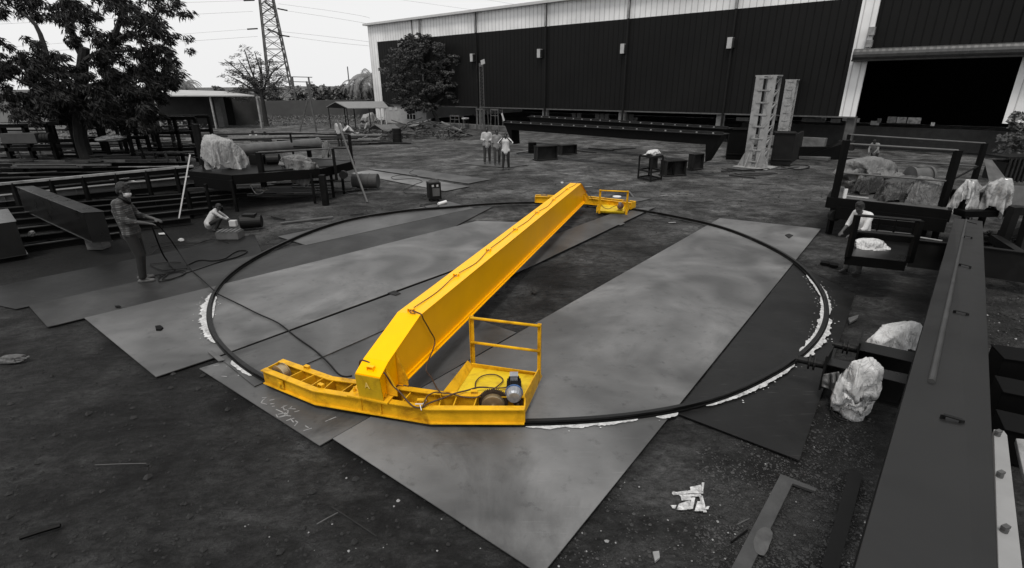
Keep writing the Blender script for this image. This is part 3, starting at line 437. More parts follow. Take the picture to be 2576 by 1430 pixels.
4,10,15,23,-767,22,11,-10,-23,-23,12,38,26,28,37,26,34,43,29,35,42,37,38,38,28,37,37,27,36,5,24,28,-8,-1,27,30,18,16,11,-25,
-719,17,-16,-23,-23,3,28,31,18,41,24,32,28,42,41,30,43,31,37,42,36,36,35,32,33,11,5,35,0,-7,9,26,26,11,2,19,-723,-23,-16,-21,
-12,29,29,21,9,39,25,38,30,43,33,39,37,39,30,36,45,33,40,31,28,13,-2,41,5,-6,5,13,29,1,33,31,-776,-17,-23,-15,27,35,20,1,
22,27,33,40,32,34,34,40,34,39,36,38,37,39,33,38,26,8,1,39,12,-3,0,20,9,35,37,30,-822,-21,-27,27,37,26,12,-2,28,21,30,44,
23,39,39,33,34,41,37,38,37,41,37,29,20,6,22,19,20,2,-3,14,31,43,32,24,-873,-14,20,33,21,20,9,0,30,26,29,29,37,38,38,34,
39,33,41,32,42,37,36,27,15,18,14,7,15,23,0,39,25,40,31,34,-932,7,23,43,26,15,3,8,36,22,28,37,27,32,32,47,38,37,31,43,
37,34,36,21,24,11,5,10,9,27,39,25,36,27,38,36,
133,-2,-7,13,-12,-32,-28,-23,41,18,26,35,36,33,-2,-17,0,-21,-13,-6,-10,-14,-24,-18,-26,40,47,-47,-19,-40,-35,-26,14,40,20,20,94,-20,4,2,
-23,-32,-43,-27,12,35,27,39,37,30,-9,-2,-13,-12,-4,-17,-2,-9,-26,-33,-16,31,51,-14,-25,-36,-25,-40,38,22,25,35,82,-11,6,-28,-27,-47,-36,-23,
-2,30,41,49,28,8,6,-19,-3,1,-15,-11,-2,-3,-21,-40,-18,20,50,-5,-16,-26,-33,-23,43,32,22,33,98,-17,-23,-32,-42,-30,-16,-44,-21,54,21,43,
36,12,-6,-32,4,10,-18,-1,-3,-15,6,-43,-26,5,56,-21,5,-17,-28,-27,48,37,27,33,79,-23,-18,-44,-28,-20,-13,-37,-45,38,47,24,25,24,-31,-19,
7,7,-9,-7,-6,10,-1,-36,-27,-8,50,-12,-4,-36,-42,42,19,45,48,2,86,-29,-28,-21,0,-21,-40,-37,-37,15,37,47,31,3,-22,-17,5,-3,-5,-4,
-4,-8,5,-18,-27,-19,52,-7,-24,-47,-17,18,54,22,44,18,110,-45,-35,-1,-22,3,-35,-40,-43,-6,48,55,17,-8,-22,10,-3,-14,-6,0,-6,-17,-9,9,
-26,-22,45,-13,-39,-38,18,4,29,34,24,46,120,-45,-37,-14,-12,4,-17,-45,-35,-22,53,45,13,-22,-11,10,-5,-17,-10,3,-3,-19,-7,8,-12,-34,44,-27,
-39,-22,28,20,27,24,42,31,96,-7,-31,-47,-3,-3,-6,-29,-37,-40,38,37,22,-24,-1,7,-14,-15,2,-13,2,-2,-8,-13,-2,-35,37,-29,-34,18,26,16,
20,-2,24,34,120,-21,-22,-8,-55,-6,8,-2,-42,-36,20,51,-13,5,-7,-3,-19,-7,3,-18,-4,4,-7,-2,-11,-38,32,-39,14,17,24,-8,7,17,13,36,
163,-36,-30,-32,-3,-47,-7,1,-2,-43,-14,58,18,-26,-7,-7,-16,-5,4,-23,2,-11,11,-10,-7,-39,23,-19,43,16,-15,17,16,12,20,28,129,5,-23,-46,
-29,-25,-17,-6,11,-38,-29,36,44,-28,-19,-5,-10,15,-34,1,-19,-8,-11,-4,-5,-8,-1,31,-1,16,25,22,5,27,17,13,71,19,9,-18,-40,-31,-22,1,
-17,-3,-41,23,33,-4,-28,-11,20,-29,-14,-6,-2,6,-10,-1,3,-10,5,12,12,24,5,13,28,17,8,29,-27,28,28,8,2,-34,-33,-35,14,-2,-45,16,
10,13,-26,19,-16,-16,5,-10,15,-3,-11,6,-5,1,-7,18,28,-8,32,2,15,26,13,25,-97,15,22,16,19,-4,-19,-16,-19,-8,-7,-15,4,9,26,-3,
-13,3,-3,-3,4,1,-1,-13,7,4,-13,11,13,23,8,20,16,18,14,31,-109,0,-4,-2,12,16,8,8,-26,-17,1,4,3,6,-8,8,-6,8,-11,6,
4,-7,6,-9,11,5,-8,3,19,12,25,6,23,14,22,25,-121,-11,18,11,2,3,22,-2,-12,-11,-11,8,-1,8,-9,6,-4,-3,7,3,-4,0,-9,9,
-2,8,-11,21,7,6,11,25,15,24,23,13,-130,-3,7,3,1,42,-26,7,0,5,4,-3,4,4,-5,1,-3,2,0,-5,11,-7,-7,3,0,5,-4,2,
18,-5,33,21,14,17,29,15,-174,0,5,3,8,25,31,-5,12,5,4,-1,-9,11,-7,11,-8,-6,7,-7,7,-8,-2,6,12,-11,-5,6,-14,17,18,28,
27,16,15,15,-187,10,16,7,1,29,-38,26,20,36,-1,11,7,-5,-7,-2,12,-8,-5,3,0,6,5,-8,1,-1,3,0,-3,-2,22,11,6,-2,3,-13,
-89,13,8,6,14,-38,17,28,2,24,27,22,-1,-8,-2,-2,-5,5,-2,1,-2,10,1,2,-7,3,-4,2,-14,1,-32,-15,-1,-7,0,5,-45,-1,6,33,
-10,14,22,17,1,30,3,5,14,4,-8,25,-7,2,11,0,-12,0,6,10,-1,-2,1,-11,-7,-16,-35,-30,-21,-17,-15,-6,-11,4,11,44,7,3,-7,26,
34,31,10,-7,2,12,-17,14,30,2,6,-2,-12,15,4,4,-6,7,-8,-13,-24,-33,-1,-21,-29,-21,-37,-22,-7,19,33,9,-7,2,38,40,25,32,-12,10,
-9,9,1,-13,24,18,8,7,-12,11,14,7,16,0,-33,-33,-18,-1,-37,-23,-23,-12,-18,-29,-12,-8,14,8,12,35,27,38,48,5,5,-7,-1,13,-9,1,
-12,26,11,6,10,2,-15,-1,28,37,-52,-21,4,-18,-28,-26,-19,-16,-20,-28,-42,18,6,7,31,28,46,23,39,14,-7,2,-6,-10,0,-12,17,-22,22,5,
3,1,-2,-2,30,50,-44,-14,-12,-43,-2,-12,-18,-14,-22,-24,-60,31,12,-4,41,30,34,22,44,6,-6,3,-34,6,-17,13,-19,23,-21,-2,7,12,-5,7,
49,46,-25,-45,0,-35,-44,-22,0,-9,-14,-11,-64,34,30,8,36,34,-8,41,42,4,13,-13,-28,-28,12,-23,-3,26,5,-25,7,-4,-4,41,25,59,-7,-33,
-40,-9,-35,-46,-35,-17,-3,-7,-32,18,24,49,30,-9,32,38,30,24,-11,-34,-11,-30,10,-19,-7,20,12,-22,-2,-11,22,22,36,54,27,-41,-37,-36,-10,-32,
-41,-46,-38,-10,35,0,51,21,6,4,47,26,32,31,-24,-39,-14,-22,5,-12,-15,13,18,-5,-16,-6,9,39,28,60,43,-30,-47,-28,-22,-33,-33,-42,-37,-28,
24,42,22,-7,3,43,23,42,41,8,-29,-43,-19,-7,7,-6,-24,8,15,6,-7,-12,11,25,46,43,60,-14,-34,-38,-41,-28,-28,-47,-51,-27,53,16,4,-10,
24,44,21,50,42,-3,-43,-35,-15,-9,7,-12,-20,7,14,4,0,-6,19,13,43,49,58,13,-37,-48,-39,-27,-36,-40,-34,-24,-14,34,-2,0,34,42,34,47,
47,-33,-36,-19,-22,-14,-1,-18,-8,6,11,6,5,0,9,21,51,52,51,35,-34,-43,-40,-42,-31,-35,-23,-32,-26,-22,34,12,20,38,54,50,36,-41,-28,-20,
-27,-22,-3,-18,-1,11,1,5,3,11,11,22,60,41,58,44,-29,-41,-37,-41,-25,-29,-28,-27,-94,38,41,-35,26,44,60,49,36,-43,-26,-33,-32,-20,-8,6,
0,-12,-1,13,3,6,18,32,59,33,65,50,-41,-4,-42,-33,-30,-22,-36,-22,-143,56,37,-29,25,52,53,56,25,-38,-36,-29,-32,-33,3,-4,-2,-5,-7,19,
-7,11,27,36,55,37,65,58,-47,11,-29,-29,-39,-20,-32,-22,
0,0,0,0,9,47,38,34,40,-17,-23,0,-19,-4,-7,-15,-8,-6,-26,-3,-5,-8,-2,-1,-1,-10,-4,-9,0,0,0,0,0,0,0,0,0,27,-12,16,
47,35,23,43,36,-14,6,-8,-24,-6,-13,-14,-11,-4,-17,-4,-17,4,-1,-13,1,-16,4,-25,4,-2,-18,19,-46,0,0,0,0,47,-5,37,38,43,36,41,
40,-13,-8,2,-20,-7,-18,-12,-12,-5,-9,-14,9,-9,-5,-14,7,-20,-5,-20,-10,-13,9,-6,-41,-24,-19,0,30,31,42,38,25,50,31,51,25,11,-14,-4,
-11,-24,-7,-15,3,-14,-12,-3,-13,-6,-6,-2,-6,-7,-9,-11,-16,-3,-7,-17,-28,-38,-2,-62,86,26,42,39,38,35,29,33,48,7,-6,8,-12,-15,-18,-21,
0,-16,6,-19,0,-20,1,-6,-1,-9,-1,-21,-18,-4,-31,-8,-45,-5,-59,-62,123,41,31,55,19,42,33,34,49,22,2,-3,-23,-5,-16,-7,-18,1,-22,1,
-6,-22,-1,3,-3,-5,-13,-23,0,-32,-14,-27,-38,-58,-63,-58,186,37,30,40,38,28,46,37,47,18,-2,-4,-20,-2,-4,-26,-10,1,-13,-11,-13,6,-10,-11,
-3,-14,0,-15,-16,-16,-20,-65,-59,-67,-51,-46,202,38,48,43,26,34,51,36,41,43,-17,2,-7,-8,-17,-13,-8,-11,-12,1,-23,5,-11,-11,6,-4,-19,-10,
-19,-27,-57,-66,-58,-50,-37,-48,182,60,49,51,39,29,33,35,36,47,3,-4,-10,-11,-4,-21,-4,-17,-4,4,-23,-7,-2,-9,-7,1,-10,-17,-16,-54,-56,-69,
-45,-62,-50,-70,219,59,54,55,44,42,25,40,37,49,12,-10,-7,-13,-14,-4,-14,-13,-14,7,-20,9,-5,-17,-1,-4,-10,-30,-34,-47,-70,-48,-71,-46,-65,-50,
210,50,52,65,58,47,27,42,31,49,21,-12,-16,-6,-4,-18,-2,-8,-16,-1,-12,-7,-9,-7,4,5,-16,-35,-61,-60,-56,-60,-49,-71,-78,-56,245,56,58,55,
47,60,51,40,26,26,41,-10,-5,-5,-3,-20,-18,-11,-5,-9,1,0,-24,-6,2,10,-17,-69,-50,-48,-71,-71,-59,-74,-65,-69,266,74,55,55,54,48,54,43,
27,27,48,-11,-3,-3,-1,-25,-23,-2,9,-12,-15,-15,-25,-16,1,-14,2,-65,-54,-64,-53,-70,-69,-74,-71,-51,274,64,59,63,49,52,57,45,32,35,38,11,
-13,5,-16,-42,16,-18,-11,-26,-24,-14,-16,-4,-18,-26,15,-73,-53,-59,-64,-54,-67,-78,-67,-46,302,51,54,61,54,48,53,61,56,29,35,8,5,-13,-38,-25,
3,-41,-24,-18,-13,-10,-10,-13,-14,-32,4,-46,-64,-62,-65,-56,-75,-57,-71,-66,297,72,65,56,63,53,8,80,25,70,25,2,-6,6,-19,-12,-17,-24,-33,-24,
-11,-13,-6,-11,-39,-19,-8,-50,-50,-73,-65,-61,-62,-66,-71,-66,275,57,73,63,70,34,43,47,63,71,7,-14,0,0,3,-28,-21,-20,-14,-19,-18,-19,-13,3,
-26,-24,-15,-52,-41,-73,-72,-66,-42,-81,-61,-66,234,64,77,59,81,49,57,50,68,33,-7,2,-1,0,1,-11,-39,-20,-18,-22,-18,-13,-9,-12,-7,-14,-17,-43,
-60,-49,-74,-64,-45,-84,-60,-64,191,71,69,77,68,65,45,65,48,43,3,-4,1,-1,1,-2,-23,-29,-28,-21,-18,-22,-12,-3,-27,-11,-12,2,-53,-74,-74,-59,
-61,-66,-61,-78,171,66,77,70,54,59,57,52,53,52,40,-16,0,0,-3,-23,-18,-26,-39,-25,-7,4,-33,-10,7,-31,0,-25,-25,-61,-72,-68,-67,-69,-77,-56,
160,63,64,74,54,50,57,55,29,39,61,13,4,-6,-12,-37,-23,-27,-28,-4,9,-20,8,-43,-12,-1,-23,-21,-38,-71,-34,-57,-84,-64,-65,-82,149,81,60,70,
41,64,57,23,37,74,0,11,0,-1,-17,7,-5,-17,-35,17,4,-10,-13,-28,-37,-8,-15,-23,-55,-42,-56,-61,-50,-65,-76,-65,129,69,70,37,55,39,53,44,
56,37,5,-11,-1,7,-2,-13,4,11,-2,-18,-26,10,0,-27,-15,-5,-15,-61,-49,-58,-58,-51,-43,-50,-72,-57,134,62,25,51,48,36,55,53,58,24,7,-10,
-2,5,4,-27,-4,7,-5,0,-14,12,5,1,-7,-7,-48,-68,-44,-55,-58,-52,-59,-38,-50,-65,131,39,45,46,40,54,47,55,55,1,19,-11,-2,2,-19,12,
-30,-6,-2,5,4,4,-10,-2,-7,12,-47,-53,-43,-61,-56,-46,-62,-41,-54,-53,117,41,32,55,47,42,60,58,40,9,-4,13,-19,-3,-7,2,-15,0,-17,0,
-2,7,-2,-8,8,0,-43,-39,-53,-33,-60,-55,-65,-47,-48,-54,108,41,47,50,42,59,55,56,16,22,0,-14,-6,-13,-4,1,-12,10,-25,14,-3,-9,-7,-2,
24,-9,-26,-51,-40,-50,-34,-51,-63,-54,-63,-46,93,54,44,45,48,58,60,38,28,-2,-1,-9,4,-21,-5,1,1,-14,-8,-8,0,-6,4,4,2,18,-28,-38,
-46,-59,-40,-46,-32,-51,-64,-59,87,48,51,39,49,62,51,34,11,10,-6,7,-18,0,-21,1,0,-8,-5,-3,-9,-7,-1,16,8,-9,-10,-26,-55,-46,-43,-41,
-42,-39,-52,-57,70,42,54,43,68,49,30,19,18,12,-4,-10,-11,5,-21,-1,9,-4,-11,-16,4,-8,14,-10,10,-1,-1,-28,-50,-47,-44,-39,-31,-53,-33,-37,
26,53,54,52,72,23,37,10,37,0,-24,-5,-7,8,-22,4,-3,-11,-9,-3,8,-11,2,10,-3,-7,19,-18,-56,-48,-46,-33,-35,-47,-27,-44,39,40,68,69,
40,11,33,27,11,-3,-7,-6,-9,3,-10,-4,-4,-7,2,-7,-8,-14,5,5,4,10,4,-9,-48,-42,-55,-46,-35,-30,-21,-6,0,54,63,51,21,22,36,20,
13,-5,-11,-4,-5,-12,-3,0,-16,8,-10,-1,-2,-10,-2,-8,21,6,1,0,-45,-43,-51,-37,-42,-9,0,10,-10,55,30,29,22,29,19,16,24,-11,-6,-9,
-17,2,-10,-7,-5,1,-7,-2,-8,8,-16,12,-6,14,21,9,-48,-39,-56,-31,-13,0,2,-2,0,46,15,-5,20,23,26,25,10,-18,4,-24,-1,7,-12,-4,
-5,-5,-6,-1,-4,-12,-3,-3,19,15,-2,25,-31,-58,-37,-4,0,0,0,0,0,0,0,4,12,17,26,29,13,-15,-3,-18,-3,-1,-10,0,-11,-11,9,-17,
3,-7,-4,2,14,16,15,13,-27,-42,-4,0,0,0,0,0,
 ]),
}
def _sheet(k):
    rx,ry,h,d=SHEETS[k]; m=len(d)//3; P=[]
    for ax in range(3):
        t=0; c=[]
        for i in range(m): t+=d[ax*m+i]; c.append(t/1000)
        P.append(c)
    vs=[((P[0][i]*2-1)*rx,(P[1][i]*2-1)*ry,P[2][i]*h) for i in range(m)]
    if k in 'AC': N=36; fs=[(j*N+i,j*N+i+1,(j+1)*N+i+1,(j+1)*N+i) for j in range(N-1) for i in range(N-1)]
    else:
        nu,nv=40,28; fs=[(0,1+i,1+(i+1)%nu) for i in range(nu)]
        for j in range(nv-2):
            for i in range(nu): fs.append((1+j*nu+i,1+(j+1)*nu+i,1+(j+1)*nu+(i+1)%nu,1+j*nu+(i+1)%nu))
        fs+=[(len(vs)-1,1+(nv-2)*nu+(i+1)%nu,1+(nv-2)*nu+i) for i in range(nu)]
    return vs,fs
SHM={k:_sheet(k) for k in SHEETS}
def wrap(mb,c,rx,ry,rz,seed=0,amp=.18,flat=True,sub=5,freq=2.2,kind=None):
    "draped or bagged sheet, turned by the seed and fitted to the given half sizes"
    k=kind or ('A','C','B')[seed%3]; vs,fs=SHM[k]; a=seed*1.37; ca,sa=math.cos(a),math.sin(a); q=[(x*ca-y*sa,x*sa+y*ca,z) for x,y,z in vs]
    X=[p[0] for p in q];Y=[p[1] for p in q];Z=[p[2] for p in q]; x0,x1,y0,y1,z0,z1=min(X),max(X),min(Y),max(Y),min(Z),max(Z); c=Vector(c); zb=-.6*rz if flat else -rz
    return mb.add([c+Vector((((x-x0)/(x1-x0)*2-1)*rx,((y-y0)/(y1-y0)*2-1)*ry,zb+(z-z0)/(z1-z0)*(rz-zb))) for x,y,z in q],fs)
# ================================================================== SETTING
def ground_mat():
    m=bpy.data.materials.new('packed_dirt'); m.use_nodes=True; n=m.node_tree; b=n.nodes['Principled BSDF']; L=n.links.new
    g=n.nodes.new('ShaderNodeNewGeometry'); P=g.outputs['Position']
    def noi(sc,det=8,ro=.6,dist=0,vec=P):
        x=n.nodes.new('ShaderNodeTexNoise'); x.inputs['Scale'].default_value=sc; x.inputs['Detail'].default_value=det; x.inputs['Roughness'].default_value=ro; x.inputs['Distortion'].default_value=dist; L(vec,x.inputs['Vector']); return x.outputs[0]
    def ramp(x,a,b_,c0,c1):
        r=n.nodes.new('ShaderNodeMapRange'); r.inputs[1].default_value=a; r.inputs[2].default_value=b_; r.inputs[3].default_value=c0; r.inputs[4].default_value=c1; L(x,r.inputs[0]); return r.outputs[0]
    def mth(op,a,b_=None):
        r=n.nodes.new('ShaderNodeMath'); r.operation=op
        for i,x in enumerate((a,b_)):
            if x is None: continue
            if isinstance(x,(int,float)): r.inputs[i].default_value=x
            else: L(x,r.inputs[i])
        return r.outputs[0]
    mp=n.nodes.new('ShaderNodeMapping'); mp.inputs['Rotation'].default_value=(0,0,R(-58)); mp.inputs['Scale'].default_value=(.8,1.5,1); L(P,mp.inputs[0])
    big=noi(.28,4,.55); mid=noi(1.7,10,.72,.5,mp.outputs[0]); fine=noi(11,10,.8,.3,mp.outputs[0]); grit=noi(60,4,.6)
    # yard tone: vignette painted into the soil, paler far yard, near-black left pile
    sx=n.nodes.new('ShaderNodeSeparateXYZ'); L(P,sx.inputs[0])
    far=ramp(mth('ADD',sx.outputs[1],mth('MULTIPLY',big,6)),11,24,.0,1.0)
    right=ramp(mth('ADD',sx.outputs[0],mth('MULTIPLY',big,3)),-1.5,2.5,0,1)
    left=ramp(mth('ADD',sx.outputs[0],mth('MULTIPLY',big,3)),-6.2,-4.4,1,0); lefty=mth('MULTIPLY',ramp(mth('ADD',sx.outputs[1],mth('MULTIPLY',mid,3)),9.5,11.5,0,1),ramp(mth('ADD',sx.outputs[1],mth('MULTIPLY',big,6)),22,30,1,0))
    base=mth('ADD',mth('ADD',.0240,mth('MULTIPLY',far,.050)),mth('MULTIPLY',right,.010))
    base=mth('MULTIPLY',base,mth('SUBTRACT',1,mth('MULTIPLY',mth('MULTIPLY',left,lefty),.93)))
    v=mth('MULTIPLY',base,ramp(mid,.36,.64,.35,1.6)); v=mth('MULTIPLY',v,ramp(fine,.36,.64,.35,1.6)); v=mth('MULTIPLY',v,ramp(big,.38,.62,.6,1.35)); v=mth('MULTIPLY',v,ramp(noi(.9,5,.6,1.0),.38,.64,.6,1.4))
    v=mth('MULTIPLY',v,ramp(grit,.35,.65,.8,1.2))
    dark=ramp(noi(.55,7,.7,1.2),  .53,.63,1,.32); v=mth('MULTIPLY',v,dark)
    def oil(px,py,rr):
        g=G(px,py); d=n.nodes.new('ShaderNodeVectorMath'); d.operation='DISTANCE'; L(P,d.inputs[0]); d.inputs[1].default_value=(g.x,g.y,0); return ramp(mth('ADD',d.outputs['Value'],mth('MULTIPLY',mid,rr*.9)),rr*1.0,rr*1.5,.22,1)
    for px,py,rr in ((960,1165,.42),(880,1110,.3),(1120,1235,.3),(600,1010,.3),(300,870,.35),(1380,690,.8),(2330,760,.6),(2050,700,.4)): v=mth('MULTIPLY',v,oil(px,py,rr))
    c=n.nodes.new('ShaderNodeCombineColor'); [L(v,c.inputs[i]) for i in range(3)]; L(c.outputs[0],b.inputs['Base Color'])
    b.inputs['Roughness'].default_value=.9; b.inputs['Specular IOR Level'].default_value=.25
    hgt=mth('ADD',mth('MULTIPLY',mid,1.0),mth('ADD',mth('MULTIPLY',fine,.55),mth('MULTIPLY',grit,.12)))
    bp=n.nodes.new('ShaderNodeBump'); bp.inputs['Strength'].default_value=1; bp.inputs['Distance'].default_value=.13; L(hgt,bp.inputs['Height']); L(bp.outputs[0],b.inputs['Normal'])
    return m
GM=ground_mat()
mb=MB(); N=160
def gz(x,y):
    # shallow ruts, kept below the plates' level
    return -.012-.03*max(0,noise.noise(Vector((x*.5,y*.5,0))))-.02*abs(noise.noise(Vector((x*1.7,y*1.7,3))))
xs=[-1500,-400,-120,-60,-30]+[-18+i*.3 for i in range(121)]+[30,60,120,400,1500]
ys=[-60,-20]+[0+i*.3 for i in range(90)]+[32,45,70,120,300,1500,2500]
nx=len(xs)
for yy in ys:
    for xx in xs: mb.v.append(V(xx,yy,gz(xx,yy) if abs(xx)<18.1 and 0<=yy<27 else -.012))
for j in range(len(ys)-1):
    for i in range(nx-1): mb.f.append((j*nx+i,j*nx+i+1,(j+1)*nx+i+1,(j+1)*nx+i))
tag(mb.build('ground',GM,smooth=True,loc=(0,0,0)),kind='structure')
# pebbles and crumbs, uncountable
def pebbles(name,polys,count,mat,smin,smax,seed):
    rnd=random.Random(seed); mb=MB()
    while count>0:
        q=rnd.choice(polys); x=rnd.uniform(q[0],q[1]); y=rnd.uniform(q[2],q[3]); p=G(x,y); s=rnd.uniform(smin,smax)*(1 if rnd.random()<.9 else 2)
        p.z=gz(p.x,p.y)+s*.2 if abs(p.x)<18 and p.y<27 else 0
        pts=[p+V(rnd.uniform(.6,1)*s*math.cos(a),rnd.uniform(.6,1)*s*math.sin(a),0) for a in [k*math.pi/2.5+rnd.random()*.4 for k in range(5)]]
        n=len(mb.v); mb.v+=pts+[p+V(rnd.uniform(-.2,.2)*s,rnd.uniform(-.2,.2)*s,s*rnd.uniform(.4,.8))]
        for k in range(5): mb.f.append((n+k,n+(k+1)%5,n+5))
        count-=1
    tag(mb.build(name,mat,loc=(0,0,0)),kind='stuff')
pebbles('gravel',[(1400,2150,1180,1430),(1750,2000,1100,1430),(2000,2200,1050,1430),(1900,2200,1000,1430)],5200,M('gravel_grey',.036,.9,var=.8,scale=2),.004,.012,1)
pebbles('pale_stones',[(1400,2200,1100,1430),(600,1300,1200,1430),(0,2300,420,560),(2480,2576,700,900),(1400,2200,1250,1430)],150,M('pale_stone',.22,.9,var=.5),.005,.013,2)
pebbles('soil_clods',[(0,1300,800,1430),(1240,2250,520,800),(500,1200,480,640),(2480,2576,600,1000),(1000,2100,430,520)],5200,M('soil_clod',.013,.95,var=.7,scale=1.5),.008,.024,3)

# ================================================================== STEEL PLATES ON THE GROUND
def plate(pts,z,mat,label,th=.012,name='steel_plate'):
    g=[G(x,y,z) for x,y in pts]; mb=MB()
    mb.extr([V(p.x,p.y,z-th) for p in g],(0,0,th))
    return tag(fixnormals(mb.build(name,mat,bev=.002)),label,'steel plate')
plate([(-80,752),(-80,735),(340,651),(640,590),(660,640),(350,712),(40,778)],.008,PL6,'blackened steel plate at the far left edge under the standing man\'s heels')
plate([(72,769),(119.6,823),(222,798),(770,668),(1110,588),(1240,520),(1187,521)],.014,PL2,'long dark dirty steel plate along the left side of the pale one')
plate([(212,800),(392,948),(532,902),(985,735),(1205,656),(1330,560),(1200,556),(770,664)],.024,PL1,'big pale steel plate in the left half of the rail circle')
plate([(699,595),(770,617),(1192,524),(1129,507)],.020,PL4,'narrow grey steel plate crossing the rail at the far left of the circle')
plate([(551,899),(640,972),(1340,668),(1651,520),(1563,528.5),(985,740.5)],.034,PL4,'grey steel plate strip running underneath the yellow girder')
plate([(501,927),(804,1121),(1299,837),(1211,807),(1000,790),(655,880)],.018,PL4,'steel plate with chalk scribbles under the near end of the yellow crane')
plate([(837,1103),(1362,1447),(2065,576),(1811,549)],.028,PL1,'largest steel plate, reaching from the bottom centre to the far right')
plate([(1700,1039),(2011,1158),(2152,739),(1997,665)],.016,PL3,'dark steel plate beside the black bogie at the right of the rail circle')
plate([(884,436),(1119,481),(1181,469),(930,428)],.012,PL5,'pale steel plate lying beyond the welding machine')
plate([(925,425),(1178,462),(1236,451),(1035,426)],.016,PL4,'grey steel plate lying just beyond the pale plate, behind the welding machine')
plate([(1210,404),(1330,415),(1270,422),(1160,412)],.010,PL4,'thin steel plate on the yard left of the three standing men')
plate([(1520,500),(1600,508),(1640,500),(1560,494)],.010,PL4,'faint grey plate behind the far platform of the yellow crane')
# small tabs joining plates
def flat(pts,z,th,mat,name,label,cat): 
    mb=MB(); g=[G(x,y,z) for x,y in pts]; mb.extr([V(p.x,p.y,z-th) for p in g],(0,0,th)); return tag(fixnormals(mb.build(name,mat)),label,cat)
flat([(522,885),(533,882),(566,905),(550,909)],.046,.010,MGR,'joining_strap','short flat strap bridging the plate gap by the rail at lower left','metal strap')
flat([(975,737),(992,731),(1008,738),(995,743)],.046,.010,DGR,'joining_strap','tiny tab across the plate joint left of the yellow girder','metal strap')
flat([(1334,733),(1342,730),(1352,735),(1344,738)],.030,.010,DGR,'joining_strap','tiny tab on the dirt strip right of the yellow girder','metal strap')
flat([(390,820),(403,818),(410,823),(404,829),(392,829)],.05,.025,BLK,'steel_offcut','small black block lying on the pale plate at left','offcut')
flat([(288,769),(300,768),(305,772),(290,772)],.04,.01,BLK,'steel_offcut','thin black sliver on the pale plate nearest its upper left edge','offcut')
flat([(1975,591),(1985,588),(1995,592),(1985,599)],.045,.015,DGR,'steel_offcut','small ring-like scrap on the large plate near the far right of the circle','offcut')
flat([(2065,655),(2088,658),(2085,664),(2064,660)],.05,.04,BLK,'steel_offcut','short black bar at right behind the plates, one of two end to end','offcut')
flat([(2086,660),(2110,663),(2109,669),(2088,666)],.05,.04,BLK,'steel_offcut','short black bar nearest the right man\'s feet','offcut')
flat([(2134,800),(2160,792),(2158,800),(2138,812)],.05,.03,MGR,'steel_offcut','small grey angle offcut right of the rail circle','offcut')
flat([(1550,563),(1562,558),(1572,562),(1560,567)],.03,.01,MGR,'steel_offcut','small pale square scrap beside the far rail','offcut')
# thin rods lying about
def rod(a,b,r,mat,name,label,cat,z=.02):
    A,B=G(*a,z),G(*b,z); mb=MB(); mb.tube([A,(A+B)/2+V(0,0,.003),B],r,6); return tag(mb.build(name,mat),label,cat)
rod((239,1170),(368,1166),.0035,MGR,'thin_rod','thin pale rod lying on the dirt at lower left','rod')
rod((50,1354),(152,1322),.018,BLK,'steel_rod','short black rod half sunk in the dirt in the bottom left corner','rod')
rod((797,1319),(850,1290),.005,MGR,'thin_rod','thin grey rod on the dirt below the chalk-marked plate','rod')
rod((834,1275),(948,1350),.006,DGR,'steel_rod','bent dark rod on the dirt below the chalk-marked plate','rod')
rod((1840,1365),(1880,1335),.008,BLK,'steel_rod','short black rod left of the worn flat bar','rod')
rod((1855,1320),(1885,1305),.005,MGR,'thin_rod','short thin grey rod above the worn flat bar','rod')
# ================================================================== RAIL CIRCLE
rp=[(687,996),(685,1051),(703,1101),(751,1152),(807,1196),(870,1240),(960,1285),(1090,1322),(1230,1349),(1380,1368),(1560,1376),(1740,1377),(1921,1366),(2077,1357),(2207,1335),(2337,1305),(2500,1227),(2554,1194),(2605,1168),(2634,1143),(2668,1101),(2693,1055),(2700,1017),(2697,980),(2680,942),(2645,900),(2591,850),(2530,815),(2450,778),(2370,746),(2285,723),(2200,708),(2151,697),(2067,684),(1980,672),(1870,664),(1740,662),(1614,666),(1480,676),(1298,692),(1168,711),(1038,746),(975,774),(900,808),(846,836),(800,861),(761,886),(730,915),(699,954)]
# the rail is round: use the smoothed polar radius of the measured points about their centre
zr=.06
W=[G(x*.77033,y*.77033,zr) for x,y in rp]
RC=V(.085*CAMH/3.5,10.68*CAMH/3.5,0); RC=V(sum((min(p.x for p in W),max(p.x for p in W)))/2,sum((min(p.y for p in W),max(p.y for p in W)))/2,0)
pol=sorted([(math.atan2(p.y-RC.y,p.x-RC.x),math.hypot(p.x-RC.x,p.y-RC.y)) for p in W])
K=192
def rad(a):
    s=t=0
    for b,r in pol:
        d=(a-b+math.pi)%(2*math.pi)-math.pi; wgt=math.exp(-(d/.16)**2); s+=r*wgt; t+=wgt
    return s/t
radius=[rad(-math.pi+2*math.pi*k/K) for k in range(K)]
def RP(k,dr=0,z=0):
    a=-math.pi+2*math.pi*k/K; r=radius[int(k)%K]*(1-(k%1))+radius[(int(k)+1)%K]*(k%1)+dr; return V(RC.x+r*math.cos(a),RC.y+r*math.sin(a),z)
def ringsec(prof,k0,k1,mb,closed=False):
    n=len(prof); N=len(mb.v); ks=range(k0,k1+(0 if closed else 1)); 
    for k in ks: mb.v+=[RP(k,dr,z) for dr,z in prof]
    cnt=len(list(ks))
    for i in range(cnt if closed else cnt-1):
        j=(i+1)%cnt
        for t in range(n): mb.f.append((N+i*n+t,N+j*n+t,N+j*n+(t+1)%n,N+i*n+(t+1)%n))
mb=MB(); ringsec([(-.036,.030),(.036,.030),(.036,.042),(.008,.046),(.008,.058),(.022,.062),(.022,.085),(-.022,.085),(-.022,.062),(-.008,.058),(-.008,.046),(-.036,.042)],0,K,mb,True)
